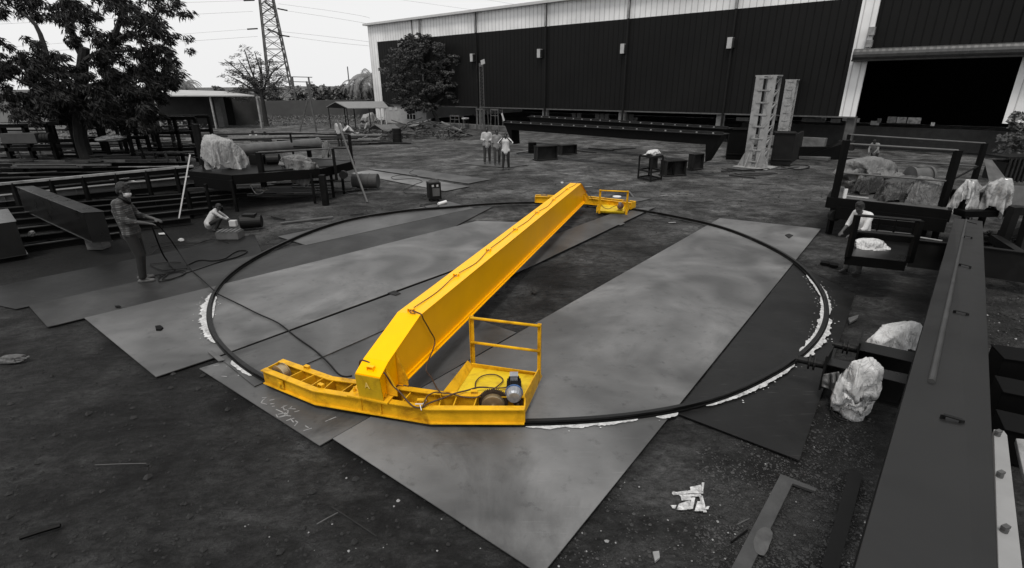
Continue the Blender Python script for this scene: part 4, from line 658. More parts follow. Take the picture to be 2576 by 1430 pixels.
o=fixnormals(mb.build('circular_rail',RAILM)); tag(o,'black steel rail bent into a full circle, on which the yellow crane turns','rail')
# spilled white powder along the rail
POW=M('lime_powder',.46,.95,var=.45,scale=9,stain=.13,stain_scale=11,stain_amt=.6,bump=.6,bscale=30)
def powder(k0,k1,r0,r1,label,seed):
    rnd=random.Random(seed); mb=MB(); n=int((k1-k0)*7); sgn=1 if r1>r0 else -1
    A=[];B=[]
    for i in range(n+1):
        k=k0+(k1-k0)*i/n; e=max(math.sin(math.pi*i/n),0)**.4; w_=abs(r1-r0)*e*(.5+.45*noise.noise(V(i*.16,seed,0))+.25*noise.noise(V(i*.6,seed,4))+.12*rnd.random()); A.append(RP(k%K,r0,.041)); B.append(RP(k%K,r0+sgn*max(w_,.006),.0385))
        if rnd.random()<.14:
            q=RP(k%K,r0+sgn*(w_+rnd.uniform(.02,.09)),.040); s=rnd.uniform(.004,.013); mb.poly([q+V(s*math.cos(t+rnd.random()*.5),s*.8*math.sin(t),0) for t in [0,1.2,2.4,3.7,5]])
    for i in range(n): mb.poly([A[i],A[i+1],B[i+1],B[i]])
    o=fixnormals(mb.build('spilled_powder',POW)); tag(o,label,'white powder',kind='stuff')
def kpix(x,y):
    g=G(x,y,.05); return ((math.atan2(g.y-RC.y,g.x-RC.x)+math.pi)/(2*math.pi))*K
def pw(a,b,r0,r1,label,seed):
    k0,k1=kpix(*a),kpix(*b)
    if k1<k0: k0,k1=k1,k0
    if k1-k0>K/2: k0,k1=k1,k0+K
    powder(k0,k1,r0,r1,label,seed)
pw((535,735),(545,860),.04,.20,'thick white powder spilled outside the rail at its far left',11)
pw((540,745),(530,800),-.04,-.10,'thin white powder just inside the rail at its far left',12)
pw((585,905),(640,940),.04,.12,'sparse white powder crumbs outside the rail left of the crane\'s near bogie',13)
pw((1322,1060),(1600,1046),.045,.13,'white powder line outside the rail right of the crane\'s near bogie',14)
pw((1640,1035),(1695,1026),.05,.14,'short white powder patch where the rail meets the dark right plate',15)
pw((1765,1010),(2000,915),.045,.13,'patchy white powder outside the rail before the black bogie',16)
pw((2010,900),(2088,800),.04,.15,'white powder outside the rail beyond the black bogie',17)
pw((2000,880),(2050,835),-.04,-.11,'white powder inside the rail beyond the black bogie',18)
pw((2035,860),(2080,745),-.035,-.12,'long white powder streak inside the rail at its far right',19)
pw((2086,790),(2060,700),.035,.10,'white powder outside the rail at its far right',20)
pw((2075,745),(2025,690),-.035,-.10,'white powder inside the rail near the far end of the dark plate',21)
# chalk scribbles on the plate
CH=M('chalk',.21,.95,var=.4,scale=20)
def strokes(mb,segs,z,wd=.012):
    for s in segs:
        for a,b in zip(s[:-1],s[1:]):
            A,B=G(*a,z),G(*b,z); mb.bar(A,B,wd,.002)
mb=MB()
def zz(x,y): return ((600+x/3.68)*.77033,(1180+y/3.68)*.77033)
S=[[(940,440),(1000,435),(950,470),(930,500),(1000,520)],[(1030,470),(1090,460)],[(1040,515),(1090,510)],[(1060,545),(1095,540)],
 [(1265,520),(1170,560)],[(1265,520),(1190,545),(1210,590),(1240,580)],[(1300,545),(1240,600)],[(1345,575),(1260,570),(1250,625)],[(1330,610),(1390,595)],
 [(1110,580),(1180,610),(1240,655),(1290,660)],[(1130,640),(1220,620),(1250,640),(1130,675),(1110,640)],[(1150,675),(1230,655)],[(1230,715),(1330,685)],[(1280,690),(1320,735)],
 [(1340,715),(1370,735),(1330,780)],[(1440,835),(1540,805)],[(1460,775),(1500,800)],[(1700,725),(1830,670)],[(355,55),(430,45)],[(450,180),(520,185)]]
cw=thing('chalk_writing','faint white chalk letters scribbled on the plate at the crane\'s near end','chalk marks',loc=G(*zz(1200,620),.0195))
for s in S: mb=MB(); strokes(mb,[[zz(*p) for p in s]],.0195,.011); mb.build('chalk_stroke',CH,cw)
# white-paint splashed rubbish at the bottom
mb=MB(); rnd=random.Random(4)
def zb(x,y): return ((2100+x/2.0707)*.77033,(1400+y/2.0707)*.77033)
for q in [[(320,400),(395,385),(410,430),(330,435)],[(200,440),(300,425),(300,445),(200,455)],[(300,425),(410,420),(405,445),(300,445)],[(245,455),(395,450),(400,465),(250,468)],[(248,468),(320,465),(320,490),(265,495)],[(380,465),(400,465),(425,575),(400,575)],[(235,520),(320,495),(325,540),(290,560),(225,560)],[(190,530),(225,530),(222,552),(190,550)],[(360,505),(395,505),(405,570),(340,570)],[(325,480),(345,480),(330,555),(305,560)],[(430,540),(445,540),(440,560),(425,560)],[(398,380),(408,380),(410,440),(400,440)]]:
    g=[G(*zb(*p),.0) for p in q]; z=.004+.0013*len(mb.f)/5; mb.extr([V(p.x+rnd.uniform(-.01,.01),p.y,z) for p in g],(0,0,.004))
tag(fixnormals(mb.build('torn_paper_scrap',M('torn_paper',.42,.9,var=.7,scale=25,stain=.1,stain_scale=18,stain_amt=.55))),'torn white paper and paint scraps on the dirt right of the bottom plate corner','paper scrap')
# L shaped worn flat bar
mb=MB(); g=[G(x,y,.03) for x,y in [(1964,1192),(2057,1229),(2052,1236),(1995,1216),(1880,1450),(1828,1450)]]; mb.extr([V(p.x,p.y,.0) for p in g],(0,0,.03))
o=fixnormals(mb.build('flat_bar',M('worn_flat_bar',.035,.5,var=.4,scale=7,stain=.06,stain_scale=2.6,stain_amt=.35,bump=.1),bev=.004)); tag(o,'worn hook-shaped flat steel bar lying on the gravel at bottom right','flat bar')
flat([(1899,1352),(1903,1338),(1914,1329),(1927,1326),(1938,1331),(1944,1341),(1942,1355),(1936,1370),(1930,1386),(1922,1398),(1911,1396),(1901,1390),(1896,1376),(1895,1362)],.0325,.002,M('scuffed_paint',.06,.7,var=.6,scale=6),'paint_patch','pale scuffed patch on the worn hook-shaped flat bar','paint patch')
flat([(1642,1388),(1658,1386),(1660,1402),(1648,1412)],.02,.02,LGR,'pale_brick','small pale stone block near the bottom edge right of the plate corner','stone')
# lump at far left
mb=MB(); wrap(mb,G(28,905,.03),.22,.07,.06,5,.5,sub=3); tag(mb.build('rag_bundle',M('dirty_rag',.07,.9,var=.6,scale=20),smooth=True),'crumpled dirty rag on the dirt at the left edge of the picture','rag')
# ================================================================== YELLOW CRANE
ZT=.255                       # top of bogie beams
A0=G(1004,972,.27); B0=G(1471,508,.27); U=(B0-A0).normalized(); NL=V(-U.y,U.x,0)
def BP(s,o,z): p=A0+U*s+NL*o; return V(p.x,p.y,z)
def G4(x,y,z): return G((820+x/2.5)*.77033,(1000+y/2.5)*.77033,z)
def G5(x,y,z): return G((1400+x/3.249)*.77033,(980+y/3.249)*.77033,z)
def G6(x,y,z): return G((1650+x/5.152)*.77033,(560+y/5.152)*.77033,z)
crane=thing('yellow_crane','bright yellow crane girder with curved bogies and railed platforms, standing on the circular rail','crane',loc=BP(4.8,.14,0))
W_=.29
prof=[(0,.285),(-.29,.285),(-.32,.55),(-.15,.635),(.56,.852),(9.22,.852),(9.98,.50),(10.06,.285)]
mb=MB(); mb.extr([BP(s,.02,z) for s,z in prof],NL*(W_-.04))
girder=fixnormals(mb.build('main_girder',YEL,crane,bev=.003))
mb=MB()
for (s0,z0),(s1,z1) in zip(prof[1:-1],prof[2:]):
    if z0==.285 or z1==.285: continue
    mb.extr([BP(s0,0,z0),BP(s1,0,z1),BP(s1,0,z1+.014),BP(s0,0,z0+.014)],NL*W_)
mb.extr([BP(-.32,.0,.555),BP(-.29,.0,.285),BP(-.298,.0,.285),BP(-.328,.0,.56)],NL*W_)
fixnormals(mb.build('top_flange',YEL,girder,bev=.002))
mb=MB(); mb.extr([BP(-.332,.0,.556),BP(-.302,.0,.272),BP(-.308,.0,.272),BP(-.338,.0,.556)],NL*W_); fixnormals(mb.build('end_plate',YOL,girder,bev=.001))
mb=MB(); mb.extr([BP(.02,-.035,.27),BP(9.75,-.035,.27),BP(9.75,-.035,.284),BP(.02,-.035,.284)],NL*(W_+.07))
mb.extr([BP(.12,-.012,.285),BP(9.65,-.012,.285),BP(9.65,-.012,.315),BP(.12,-.012,.315)],NL*.03)
fixnormals(mb.build('bottom_flange',YEL,girder,bev=.002))
# gussets on the near and far heads
for s in (-.20,.02):
    mb=MB(); mb.extr([BP(s,.018,.285),BP(s,-.10,.285),BP(s,-.10,.36),BP(s,.018,.60 if s<0 else .66)],U*.012); fixnormals(mb.build('gusset_plate',YTR,girder)); mb=MB()
    mb.extr([BP(s,W_-.018,.285),BP(s,W_+.10,.285),BP(s,W_+.10,.36),BP(s,W_-.018,.60)],U*.012); fixnormals(mb.build('gusset_plate',YTR,girder))
for s in (9.72,9.95):
    for o,sg in ((.018,-1),(W_-.018,1)): mb=MB(); mb.extr([BP(s,o,.285),BP(s,o+sg*.10,.285),BP(s,o+sg*.10,.36),BP(s,o,.50)],U*.012); fixnormals(mb.build('gusset_plate',YTR,girder))
# cable lugs (small open brackets) along the top
def lug(mb,c,ux,sz=.06,h=.035):
    uy=V(-ux.y,ux.x,0); t=.006
    mb.box(c+V(0,0,h),(0,0,0)) if 0 else None
    mb.extr([c-ux*sz/2-uy*sz*.3+V(0,0,h),c+ux*sz/2-uy*sz*.3+V(0,0,h),c+ux*sz/2+uy*sz*.3+V(0,0,h),c-ux*sz/2+uy*sz*.3+V(0,0,h)],(0,0,t))
    for sg in (-1,1): mb.extr([c+ux*sg*sz/2-uy*sz*.3,c+ux*sg*(sz/2-t)-uy*sz*.3,c+ux*sg*(sz/2-t)+uy*sz*.3,c+ux*sg*sz/2+uy*sz*.3],(0,0,h))
def topz(s):
    if s<-.15: return .564+(s+.32)/.17*.085
    if s<.56: return .649+(s+.15)/.71*.217
    if s<9.22: return .866
    return .866-(s-9.22)/.76*.352
lugs=[(-.26,.14)]+[(s,.15) for s in (.62,1.85,3.05,4.35,5.7,7.0,8.3)]
for s,o in lugs:
    mb=MB(); lug(mb,BP(s,o,topz(s)),NL,.075,.035); fixnormals(mb.build('cable_lug',YEL,girder))
# cable along the top of the girder and its drops
pts=[]
for i,(s,o) in enumerate(lugs[1:]):
    pts.append(BP(s,o-.0,topz(s)+.02))
    if i<len(lugs)-2: s2=(s+lugs[i+2][0])/2; pts.append(BP(s2,o-.02-.03*math.sin(i*2.1),topz(s2)+.008))
pts=[BP(.60,.10,.90),BP(.55,.06,.885)]+pts+[BP(8.8,.11,.876),BP(9.15,.06,.90),BP(9.4,-.0,.80),BP(9.7,-.02,.60),BP(9.85,-.12,.45),BP(9.95,-.2,.28)]
def smooth(pts,n=5):
    out=[]; P=[pts[0]]+list(pts)+[pts[-1]]
    for i in range(1,len(P)-2):
        for k in range(n):
            t=k/n; a,b,c,d=P[i-1],P[i],P[i+1],P[i+2]
            out.append(.5*((2*b)+(c-a)*t+(2*a-5*b+4*c-d)*t*t+(3*b-a-3*c+d)*t**3))
    return out+[pts[-1]]
mb=MB(); mb.tube(smooth(pts),.0055,6); mb.build('power_cable',CABY,crane,smooth=True)
# near drop cable: from knee lug down the web and over to the bogie
mb=MB(); mb.tube(smooth([BP(.60,.12,.89),BP(.58,.0,.87),BP(.60,-.015,.80),BP(.72,-.02,.6),BP(.80,-.03,.40),G(1072,925,.28),G(1085,950,.12)*.5+G(1085,950,.27)*.5,G(1098,975,.28),G(1110,990,.27)]),.0075,6); mb.build('power_cable',CABY,crane,smooth=True)
# cable over the near head and along the bogie to the platform
hd=lambda x,y,z:G4(x,y,z)
mb=MB(); mb.tube(smooth([hd(885,490,.50),hd(895,445,.62),hd(950,455,.63),hd(1010,490,.60),hd(1090,550,.57),hd(1150,640,.42),hd(1220,710,.34),hd(1290,790,.29),hd(1340,825,.275),hd(1400,825,.275),hd(1450,795,.28),hd(1560,755,.28),hd(1660,715,.29),hd(1760,690,.28),hd(1850,665,.27),hd(1930,665,.26)]),.009,6)
mb.build('power_cable',CABY,crane,smooth=True)
mb=MB(); mb.tube(smooth([hd(1400,825,.28),hd(1415,790,.30),hd(1440,735,.33),hd(1500,705,.32),hd(1560,710,.29),hd(1650,720,.28),hd(1720,740,.27),hd(1800,748,.27),hd(1850,742,.27),hd(1900,710,.27),hd(1960,690,.26)]),.007,6)
mb.tube(smooth([hd(1530,760,.27),hd(1600,740,.27),hd(1680,710,.28)]),.006,6); mb.build('power_cable',CABY,crane,smooth=True)
mb=MB(); mb.tube(smooth([hd(1830,665,.24),hd(1835,620,.24),hd(1870,580,.24),hd(1930,560,.24),hd(2000,562,.24),hd(2050,590,.24),hd(2050,620,.24),hd(1990,670,.25),hd(1930,700,.26)]),.007,6); mb.tube(smooth([hd(1930,665,.26),hd(2020,670,.25),hd(2090,660,.26),hd(2130,625,.30),hd(2185,570,.36)]),.007,6); mb.build('power_cable',CABY,crane,smooth=True)
mb=MB()
for a,b in (((1340,800),(1410,800)),((1380,810),(1390,850)),((1405,800),(1430,770))): mb.bar(hd(*a,.285),hd(*b,.285),.008)
mb.build('cable_tie',WHT,crane)
# chalk letter A on the head plate, base plate with bolts
base=MB(); q=[G(872,996,ZT+.012),G(974,1017,ZT+.012),G(1006,978,ZT+.012)]; q.append(q[0]+q[2]-q[1]); base.extr([V(p.x,p.y,ZT+.002) for p in q],(0,0,.018))
fixnormals(base.build('base_plate',YTR,crane,bev=.001))
for x,y in ((1095,740),(1145,700),(845,690)):
    mb=MB(); c=G4(x,y,.28); mb.tube([c,c+V(0,0,.03)],.018,6); mb.tube([c+V(0,0,.03),c+V(0,0,.045)],.009,8); mb.build('bolt',YTR,crane)
def onface(s,o,z): return BP(s-.012,o,z)
mb=MB(); fs=lambda o,z:BP(-.322-(z-.40)*.106-.004,o,z)
for a,b in (((.185,.41),(.165,.475)),((.165,.475),(.138,.405)),((.175,.435),(.15,.435))): mb.bar(fs(*a),fs(*b),.007)
mb.build('chalk_letter',M('chalk_on_yellow',(.7,.5,.12),.9),crane)
# bogies -------------------------------------------------------------
def offs(poly,d):
    out=[]
    for i,p in enumerate(poly):
        a=poly[max(i-1,0)]; b=poly[min(i+1,len(poly)-1)]
        if i in (0,len(poly)-1): t=(b-a).normalized(); out.append(p+V(-t.y,t.x,0)*d)
        else:
            t1=(p-a).normalized(); t2=(b-p).normalized(); n=(V(-t1.y,t1.x,0)+V(-t2.y,t2.x,0)).normalized(); out.append(p+n*d/max(n.dot(V(-t1.y,t1.x,0)),.3))
    return out
def ribbon(mb,P,Q,z0,z1):
    for a,b,c,d in zip(P[:-1],P[1:],Q[1:],Q[:-1]): mb.extr([V(p.x,p.y,z0) for p in (a,b,c,d)],(0,0,z1-z0))
def bogie(outer,inner,par,zt,z0=.075,fl=.075,name_far=False):
    "two channel beams (outer/inner edge polylines), returns part"
    ob=MB(); n1=offs(outer,fl); ribbon(ob,outer,n1,zt-.012,zt); ribbon(ob,outer,n1,z0,z0+.012); ribbon(ob,offs(outer,fl*.42),offs(outer,fl*.58),z0+.012,zt-.012)
    ib=ob; n2=offs(inner,-fl); ribbon(ib,n2,inner,zt-.012,zt); ribbon(ib,n2,inner,z0,z0+.012); ribbon(ib,offs(inner,-fl*.58),offs(inner,-fl*.42),z0+.012,zt-.012)
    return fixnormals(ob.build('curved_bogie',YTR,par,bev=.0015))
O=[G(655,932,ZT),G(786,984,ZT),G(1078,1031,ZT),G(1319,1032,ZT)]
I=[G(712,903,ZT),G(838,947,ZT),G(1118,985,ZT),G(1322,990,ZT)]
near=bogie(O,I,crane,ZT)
def lerpat(P,t):
    t*=len(P)-1; i=min(int(t),len(P)-2); f=t-i; return P[i]*(1-f)+P[i+1]*f
# cross webs
for a,b in (((320,565),(415,520)),((415,600),(495,562)),((490,640),(570,590)),((600,660),(660,610)),((745,685),(810,640)),((1240,765),(1290,710)),((1390,790),(1430,735)),((1535,800),(1550,745)),((1650,805),(1672,745)),((1820,800),(1840,745))):
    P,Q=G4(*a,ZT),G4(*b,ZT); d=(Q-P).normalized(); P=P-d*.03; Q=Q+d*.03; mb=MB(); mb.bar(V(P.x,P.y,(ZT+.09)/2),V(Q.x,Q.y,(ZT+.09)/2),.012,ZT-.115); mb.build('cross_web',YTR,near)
for P,Q in ((O[0],I[0]),(O[-1],I[-1])):
    d=(Q-P).normalized(); mb=MB(); mb.bar(V(P.x,P.y,.165)+d*.03,V(Q.x,Q.y,.165)-d*.03,.012,.16); mb.build('end_plate',YTR,near)
# middle stiffeners on the outer face
for x in (885,1045):
    mb=MB(); P=G4(x,745 if x<900 else 775,ZT); t=(O[2]-O[1]).normalized(); nn=V(-t.y,t.x,0); mb.extr([V(P.x,P.y,.088),V(P.x,P.y,.24)]+[V((P+nn*.035).x,(P+nn*.035).y,.24),V((P+nn*.035).x,(P+nn*.035).y,.088)],t*.012); fixnormals(mb.build('stiffener',YTR,near))
mb=MB(); t=(O[2]-O[1]).normalized(); P=G4(965,800,.17)+V(-t.y,t.x,0)*.025
for a,b in (((-.02,-.04),(.0,.045)),((.0,.045),(.028,-.04)),((-.01,-.0),(.018,-.0)),((-.04,-.075),(.045,-.075))): mb.bar(P+t*a[0]+V(0,0,a[1]),P+t*b[0]+V(0,0,b[1]),.009)
mb.build('chalk_letter',M('chalk_on_yellow_web',(.6,.5,.25),.9),near)
# bearing plate on the right web
def bearing(x,y,par,gfun,seg,sz=.10):
    t=(seg[1]-seg[0]).normalized(); nn=V(-t.y,t.x,0); P=gfun(x,y,.165); P=V(P.x,P.y,.165)+nn*.022
    mb=MB(); mb.extr([P-t*sz/2-V(0,0,sz*.5),P+t*sz/2-V(0,0,sz*.5),P+t*sz/2+V(0,0,sz*.5),P-t*sz/2+V(0,0,sz*.5)],-nn*.012); mb.tube([P-nn*.005,P-nn*.03],.024,12); fixnormals(mb.build('bearing_plate',YTR,par))
bearing(2000,885,near,G4,(O[2],O[3])); bearing(230,640,near,G4,(O[0],O[1]))
STEELW=M('worn_wheel_steel',(.34,.27,.17),.4,metal=.7,var=.25,scale=12); GEARM=M('rusty_gear',(.05,.032,.02),.6,metal=.3,var=.4,scale=20)
def wheel(c,ax,r,w_,par,gear=False):
    c=Vector(c); ax=ax.normalized(); mb=MB()
    mb.tube([c-ax*w_*.55,c-ax*w_*.42,c-ax*w_*.42,c+ax*w_*.42,c+ax*w_*.42,c+ax*w_*.55],[r*1.12,r*1.14,r,r,r*1.14,r*1.12],32); mb.tube([c-ax*w_,c+ax*w_],r*.25,12)
    wo=mb.build('track_wheel',STEELW,par)
    if gear:
        mb=MB(); g=c+ax*w_*.85; z=V(0,0,1); sx=ax.cross(z).normalized(); N_=48; a,b=[],[]
        for k in range(N_*4):
            t=2*math.pi*k/(N_*4); rr=r*(1.48 if (k%4)in(0,1) else 1.30); a.append(g+(sx*math.cos(t)+z*math.sin(t))*rr)
        mb.extr(a,ax*.03); fixnormals(mb.build('gear_ring',GEARM,par))
    return wo
tl=(O[1]-O[0]).normalized(); tr=(O[3]-O[2]).normalized()
cl=(O[0]+O[1]+I[0]+I[1])/4; axl=V(-tl.y,tl.x,0); axr=V(-tr.y,tr.x,0)
c=G(706,928,.25); wheel(V(c.x,c.y,.185),axl,.105,.085,near)
c=G(1240,1006,.25); wheel(V(c.x,c.y,.185),axr,.105,.06,near,gear=True)
mb=MB(); c=G(1303,1004,.25); g=V(c.x,c.y,.20); z=V(0,0,1); sx=tr
a=[g+(sx*math.cos(2*math.pi*k/56)+z*math.sin(2*math.pi*k/56))*(.052 if k%4<2 else .043) for k in range(56)]; mb.extr(a,axr*.04); mb.tube([g-axr*.05,g+axr*.25],.014,8); fixnormals(mb.build('pinion',GEARM,near))
for x,y,s_ in ((458,508,-1),(572,658,-1),(1385,785,1),(1822,712,1),(1525,735,1)):
    mb=MB(); c=G4(x,y,ZT); t=tl if x<1000 else tr; lug(mb,V(c.x,c.y,ZT),t,.07,.028); fixnormals(mb.build('cable_lug',YTR,near))
# near platform -------------------------------------------------------
FL=.215
def sheet(mb,pts,th): # thin panel
    n=(Vector(pts[1])-Vector(pts[0])).cross(Vector(pts[2])-Vector(pts[0])).normalized(); mb.extr(pts,n*th)
fl_=G5(290,985,FL); bl=G5(470,710,FL); br=G5(1120,790,FL); fr=G5(1030,1000,FL)
mb=MB(); mb.extr([V(p.x,p.y,FL-.012) for p in (fl_,bl,br,fr)],(0,0,.012)); plat=fixnormals(mb.build('platform',YPL,crane))
lz=.30
tl_f=G5(150,975,lz); tl_b=G5(410,645,lz)
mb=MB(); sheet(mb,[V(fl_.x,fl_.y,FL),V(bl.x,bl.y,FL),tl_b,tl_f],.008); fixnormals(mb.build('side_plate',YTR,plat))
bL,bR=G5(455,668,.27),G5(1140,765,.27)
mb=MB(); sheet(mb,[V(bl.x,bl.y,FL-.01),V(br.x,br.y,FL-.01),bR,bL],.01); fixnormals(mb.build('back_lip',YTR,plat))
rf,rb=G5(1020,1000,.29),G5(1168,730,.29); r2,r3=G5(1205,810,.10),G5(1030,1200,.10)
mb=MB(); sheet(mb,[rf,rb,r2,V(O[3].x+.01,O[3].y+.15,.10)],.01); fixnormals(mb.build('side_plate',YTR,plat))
def railing(par,bl_px,br_px,zb,zt,mids,mat,pw_=.045,name='railing'):
    A=G(*bl_px,zb); B=G(*br_px,zb); d=(B-A).normalized(); nn=V(-d.y,d.x,0)
    rl=None
    for P,sg in ((A,1),(B,-1)):
        mb=MB(); mb.extr([P-nn*.004,P-nn*.004+d*sg*pw_,P+nn*.004+d*sg*pw_,P+nn*.004],(0,0,zt-zb)); mb.extr([P-nn*pw_*.8,P-nn*pw_*.8+d*sg*.006,P+d*sg*.006,P],(0,0,zt-zb)); fixnormals(mb.build('railing_post',mat,par))
    for z in mids:
        mb=MB(); mb.tube([V(A.x,A.y,z)+d*.01-nn*.02,V(B.x,B.y,z)-d*.01-nn*.02],.017,10); mb.build('rail_bar',mat,par,smooth=True)
gA,gB=G(1187,915,.2),G(1361,940,.2)
zt1=(top_z(gA,797)+top_z(gB,812))/2
railing(plat,(1187,915),(1361,940),.20,zt1,[zt1-.02,.2+(zt1-.2)*.47],YTR)
# geared motor
def motor(par,c,ax,k=1.0,blue=True,cat='drive_motor'):
    c=Vector(c); ax=ax.normalized(); z=V(0,0,1); sx=ax.cross(z)
    B_=M('motor_blue_grey',(.03,.08,.20),.4,var=.4,scale=10) if blue else M('motor_rust',(.10,.05,.035),.6,var=.4)
    A_=M('motor_aluminium',(.30,.31,.33),.4,metal=.5,var=.3,scale=10); root=None
    mb=MB(); mb.tube([c-ax*.12*k,c-ax*.10*k,c+ax*.10*k,c+ax*.12*k],[.045*k,.06*k,.06*k,.04*k],20)
    for i in range(16):
        a=2*math.pi*i/16; v=sx*math.cos(a)+z*math.sin(a); mb.bar(c+v*.062*k-ax*.08*k,c+v*.062*k+ax*.08*k,.004*k,.02*k,up=v)
    body=mb.build('motor_body',BLK2 if blue else B_,par)
    mb=MB(); mb.tube([c-ax*.135*k,c-ax*.12*k],.085*k,24); mb.build('motor_flange',B_,body)
    mb=MB(); mb.tube([c-ax*.22*k,c-ax*.20*k,c-ax*.135*k],[.055*k,.07*k,.078*k],16); mb.build('gearbox',A_,body)
    mb=MB(); mb.extr([c+z*.055*k+sx*i*.035*k+ax*(j*.035+.02)*k for i,j in ((-1,-1),(1,-1),(1,1),(-1,1))],z*.05*k); mb.extr([c+z*.105*k+sx*i*.04*k+ax*(j*.04+.02)*k for i,j in ((-1,-1),(1,-1),(1,1),(-1,1))],z*.01*k); fixnormals(mb.build('terminal_box',A_,body))
    return body
c=G5(905,905,.29); mdir=(G5(905,800,.29)-G5(905,960,.29)); motor(crane,c,mdir,1.1)
mb=MB(); g=[G5(*p,FL+.03) for p in ((770,980),(965,985),(960,960),(775,960))]; mb.extr([V(p.x,p.y,FL) for p in g],(0,0,.03)); fixnormals(mb.build('motor_base',YPL,plat))
# far bogie -----------------------------------------------------------
fo=[G6(488,430,ZT),G6(820,435,ZT),G6(1380,458,ZT),G6(1560,465,ZT),G6(2120,535,ZT)]
fo=[G(1346,495,ZT),G(1480,499,ZT),G(1588,511,ZT)]
back=[p+ (p-RC+V(0,0,0)).normalized()*.30 for p in fo]
for p in back: p.z=ZT
farb=bogie(fo,back,crane,ZT)
for t_ in (.12,.25,.38,.62,.75,.88):
    P,Q=lerpat(fo,t_),lerpat(back,t_); mb=MB(); mb.bar(V(P.x,P.y,.17),V(Q.x,Q.y,.17),.012,.13); mb.build('cross_web',YTR,farb)
for P,Q in ((fo[0],back[0]),(fo[-1],back[-1])): mb=MB(); mb.bar(V(P.x,P.y,.165),V(Q.x,Q.y,.165),.012,.17); mb.build('end_plate',YTR,farb)
t=(fo[1]-fo[0]).normalized(); bearing(600,475,farb,G6,(fo[0],fo[1]),.11)
for t_ in (.08,.92):
    P=(lerpat(fo,t_)+lerpat(back,t_))/2; wheel(V(P.x,P.y,.185),(lerpat(back,t_)-lerpat(fo,t_)),.105,.08,farb)
# far platform
zf=.13
q=[G6(1550,660,zf),G6(2000,670,zf),G6(2010,560,zf),G6(1600,560,zf)]
mb=MB(); mb.extr([V(p.x,p.y,zf-.01) for p in q],(0,0,.01)); fp=fixnormals(mb.build('platform',YPL,crane))
mb=MB(); sheet(mb,[G6(1535,690,.10),G6(2030,715,.10),G6(2000,685,.16),G6(1560,658,.16)],.01); fixnormals(mb.build('front_lip',YPL,fp))
mb=MB(); sheet(mb,[G6(1535,700,.09),G6(1545,600,.22),G6(1610,495,.28),G6(1630,560,.16)],.01); fixnormals(mb.build('side_plate',YTR,fp))
mb=MB(); sheet(mb,[G6(2030,715,.09),G6(2000,670,.2),G6(2070,540,.28),G6(2120,600,.12)],.01); fixnormals(mb.build('side_plate',YTR,fp))
gA=G(1508,536,.12); z2=(top_z(gA,475)+top_z(G(1575,540,.12),481))/2
railing(fp,(1505,537),(1578,541),.12,z2,[z2-.02],YTR,.05)
motor(crane,G6(1930,590,.24),V(-.35,-.9,.1),.95,blue=False)
mb=MB(); mb.tube(smooth([G6(1620,560,.16),G6(1660,610,.15),G6(1740,630,.15),G6(1830,590,.18),G6(1880,575,.24)]),.007,6); mb.build('power_cable',CABY,fp)
# ================================================================== WAREHOUSE
AW=2.44; UW=V(math.cos(AW),math.sin(AW),0); P0=G(1572,345); NW=V(-UW.y,UW.x,0)
if NW.y<0: NW=-NW           # NW points away from the camera, into the building
def WP(s,z,dn=0): return P0+UW*s+NW*dn+V(0,0,z)
def wpx(x,y):
    v=ray(x,y); t=(P0-CAM).dot(NW)/v.dot(NW); q=CAM+v*t; return (q-P0).dot(UW),q.z
def clad(name,c,bumpd=.5,rough=.5):
    m=M(name,c,rough,var=.22,scale=.35,spec=.12 if c<.1 else .3); n=m.node_tree; b=n.nodes['Principled BSDF']; tc=n.nodes['Texture Coordinate']
    mp=n.nodes.new('ShaderNodeMapping'); mp.inputs['Rotation'].default_value=(0,0,-AW); n.links.new(tc.outputs['Object'],mp.inputs[0])
    wv=n.nodes.new('ShaderNodeTexWave'); wv.wave_type='BANDS'; wv.bands_direction='X'; wv.inputs['Scale'].default_value=.9; wv.wave_profile='SAW'; n.links.new(mp.outputs[0],wv.inputs['Vector'])
    r_=n.nodes.new('ShaderNodeMapRange'); r_.inputs[1].default_value=.80; r_.inputs[2].default_value=.95; n.links.new(wv.outputs['Fac'],r_.inputs[0])
    bp=n.nodes.new('ShaderNodeBump'); bp.inputs['Strength'].default_value=bumpd; bp.inputs['Distance'].default_value=.05; n.links.new(r_.outputs[0],bp.inputs['Height']); n.links.new(bp.outputs[0],b.inputs['Normal'])
    src=b.inputs['Base Color'].links[0].from_socket; mx=n.nodes.new('ShaderNodeMix'); mx.data_type='RGBA'; mx.blend_type='MULTIPLY'; mx.inputs[7].default_value=(.58,.58,.58,1)
    n.links.new(r_.outputs[0],mx.inputs[0]); n.links.new(src,mx.inputs[6]); n.links.new(mx.outputs[2],b.inputs['Base Color'])
    return m
CDK=clad('dark_cladding',.0078,.9); CLT=clad('pale_cladding',.70,.5); CMD=M('fascia_metal',.45,.5,var=.1)
WH=thing('warehouse','huge warehouse clad in dark sheets with a pale band under its roof edge','warehouse',loc=WP(2,0))
def wbox(s0,s1,z0,z1,d0,d1,mat,name,par=WH,mb=None):
    own=mb is None; mb=mb or MB(); mb.extr([WP(s0,z0,d0),WP(s1,z0,d0),WP(s1,z0,d1),WP(s0,z0,d1)],(0,0,z1-z0))
    return fixnormals(mb.build(name,mat,par)) if own else None
H1,HB,H0=8.27,6.9,1.62
poles=[12.95,6.42,.22,-6.13]
segs=[25.25]+[] 
wbox(-11.85,25.25,H0,HB,0,.15,CDK,'dark_wall_cladding')
wbox(-11.85,26.45,HB,H1,-.003,.15,CLT,'pale_wall_cladding')
wbox(25.25,26.45,H0-1.4,HB,-.003,.15,CLT,'corner_cladding')
wbox(-12.55,-11.85,H0,H1+6,-.02,.18,CLT,'corner_cladding')
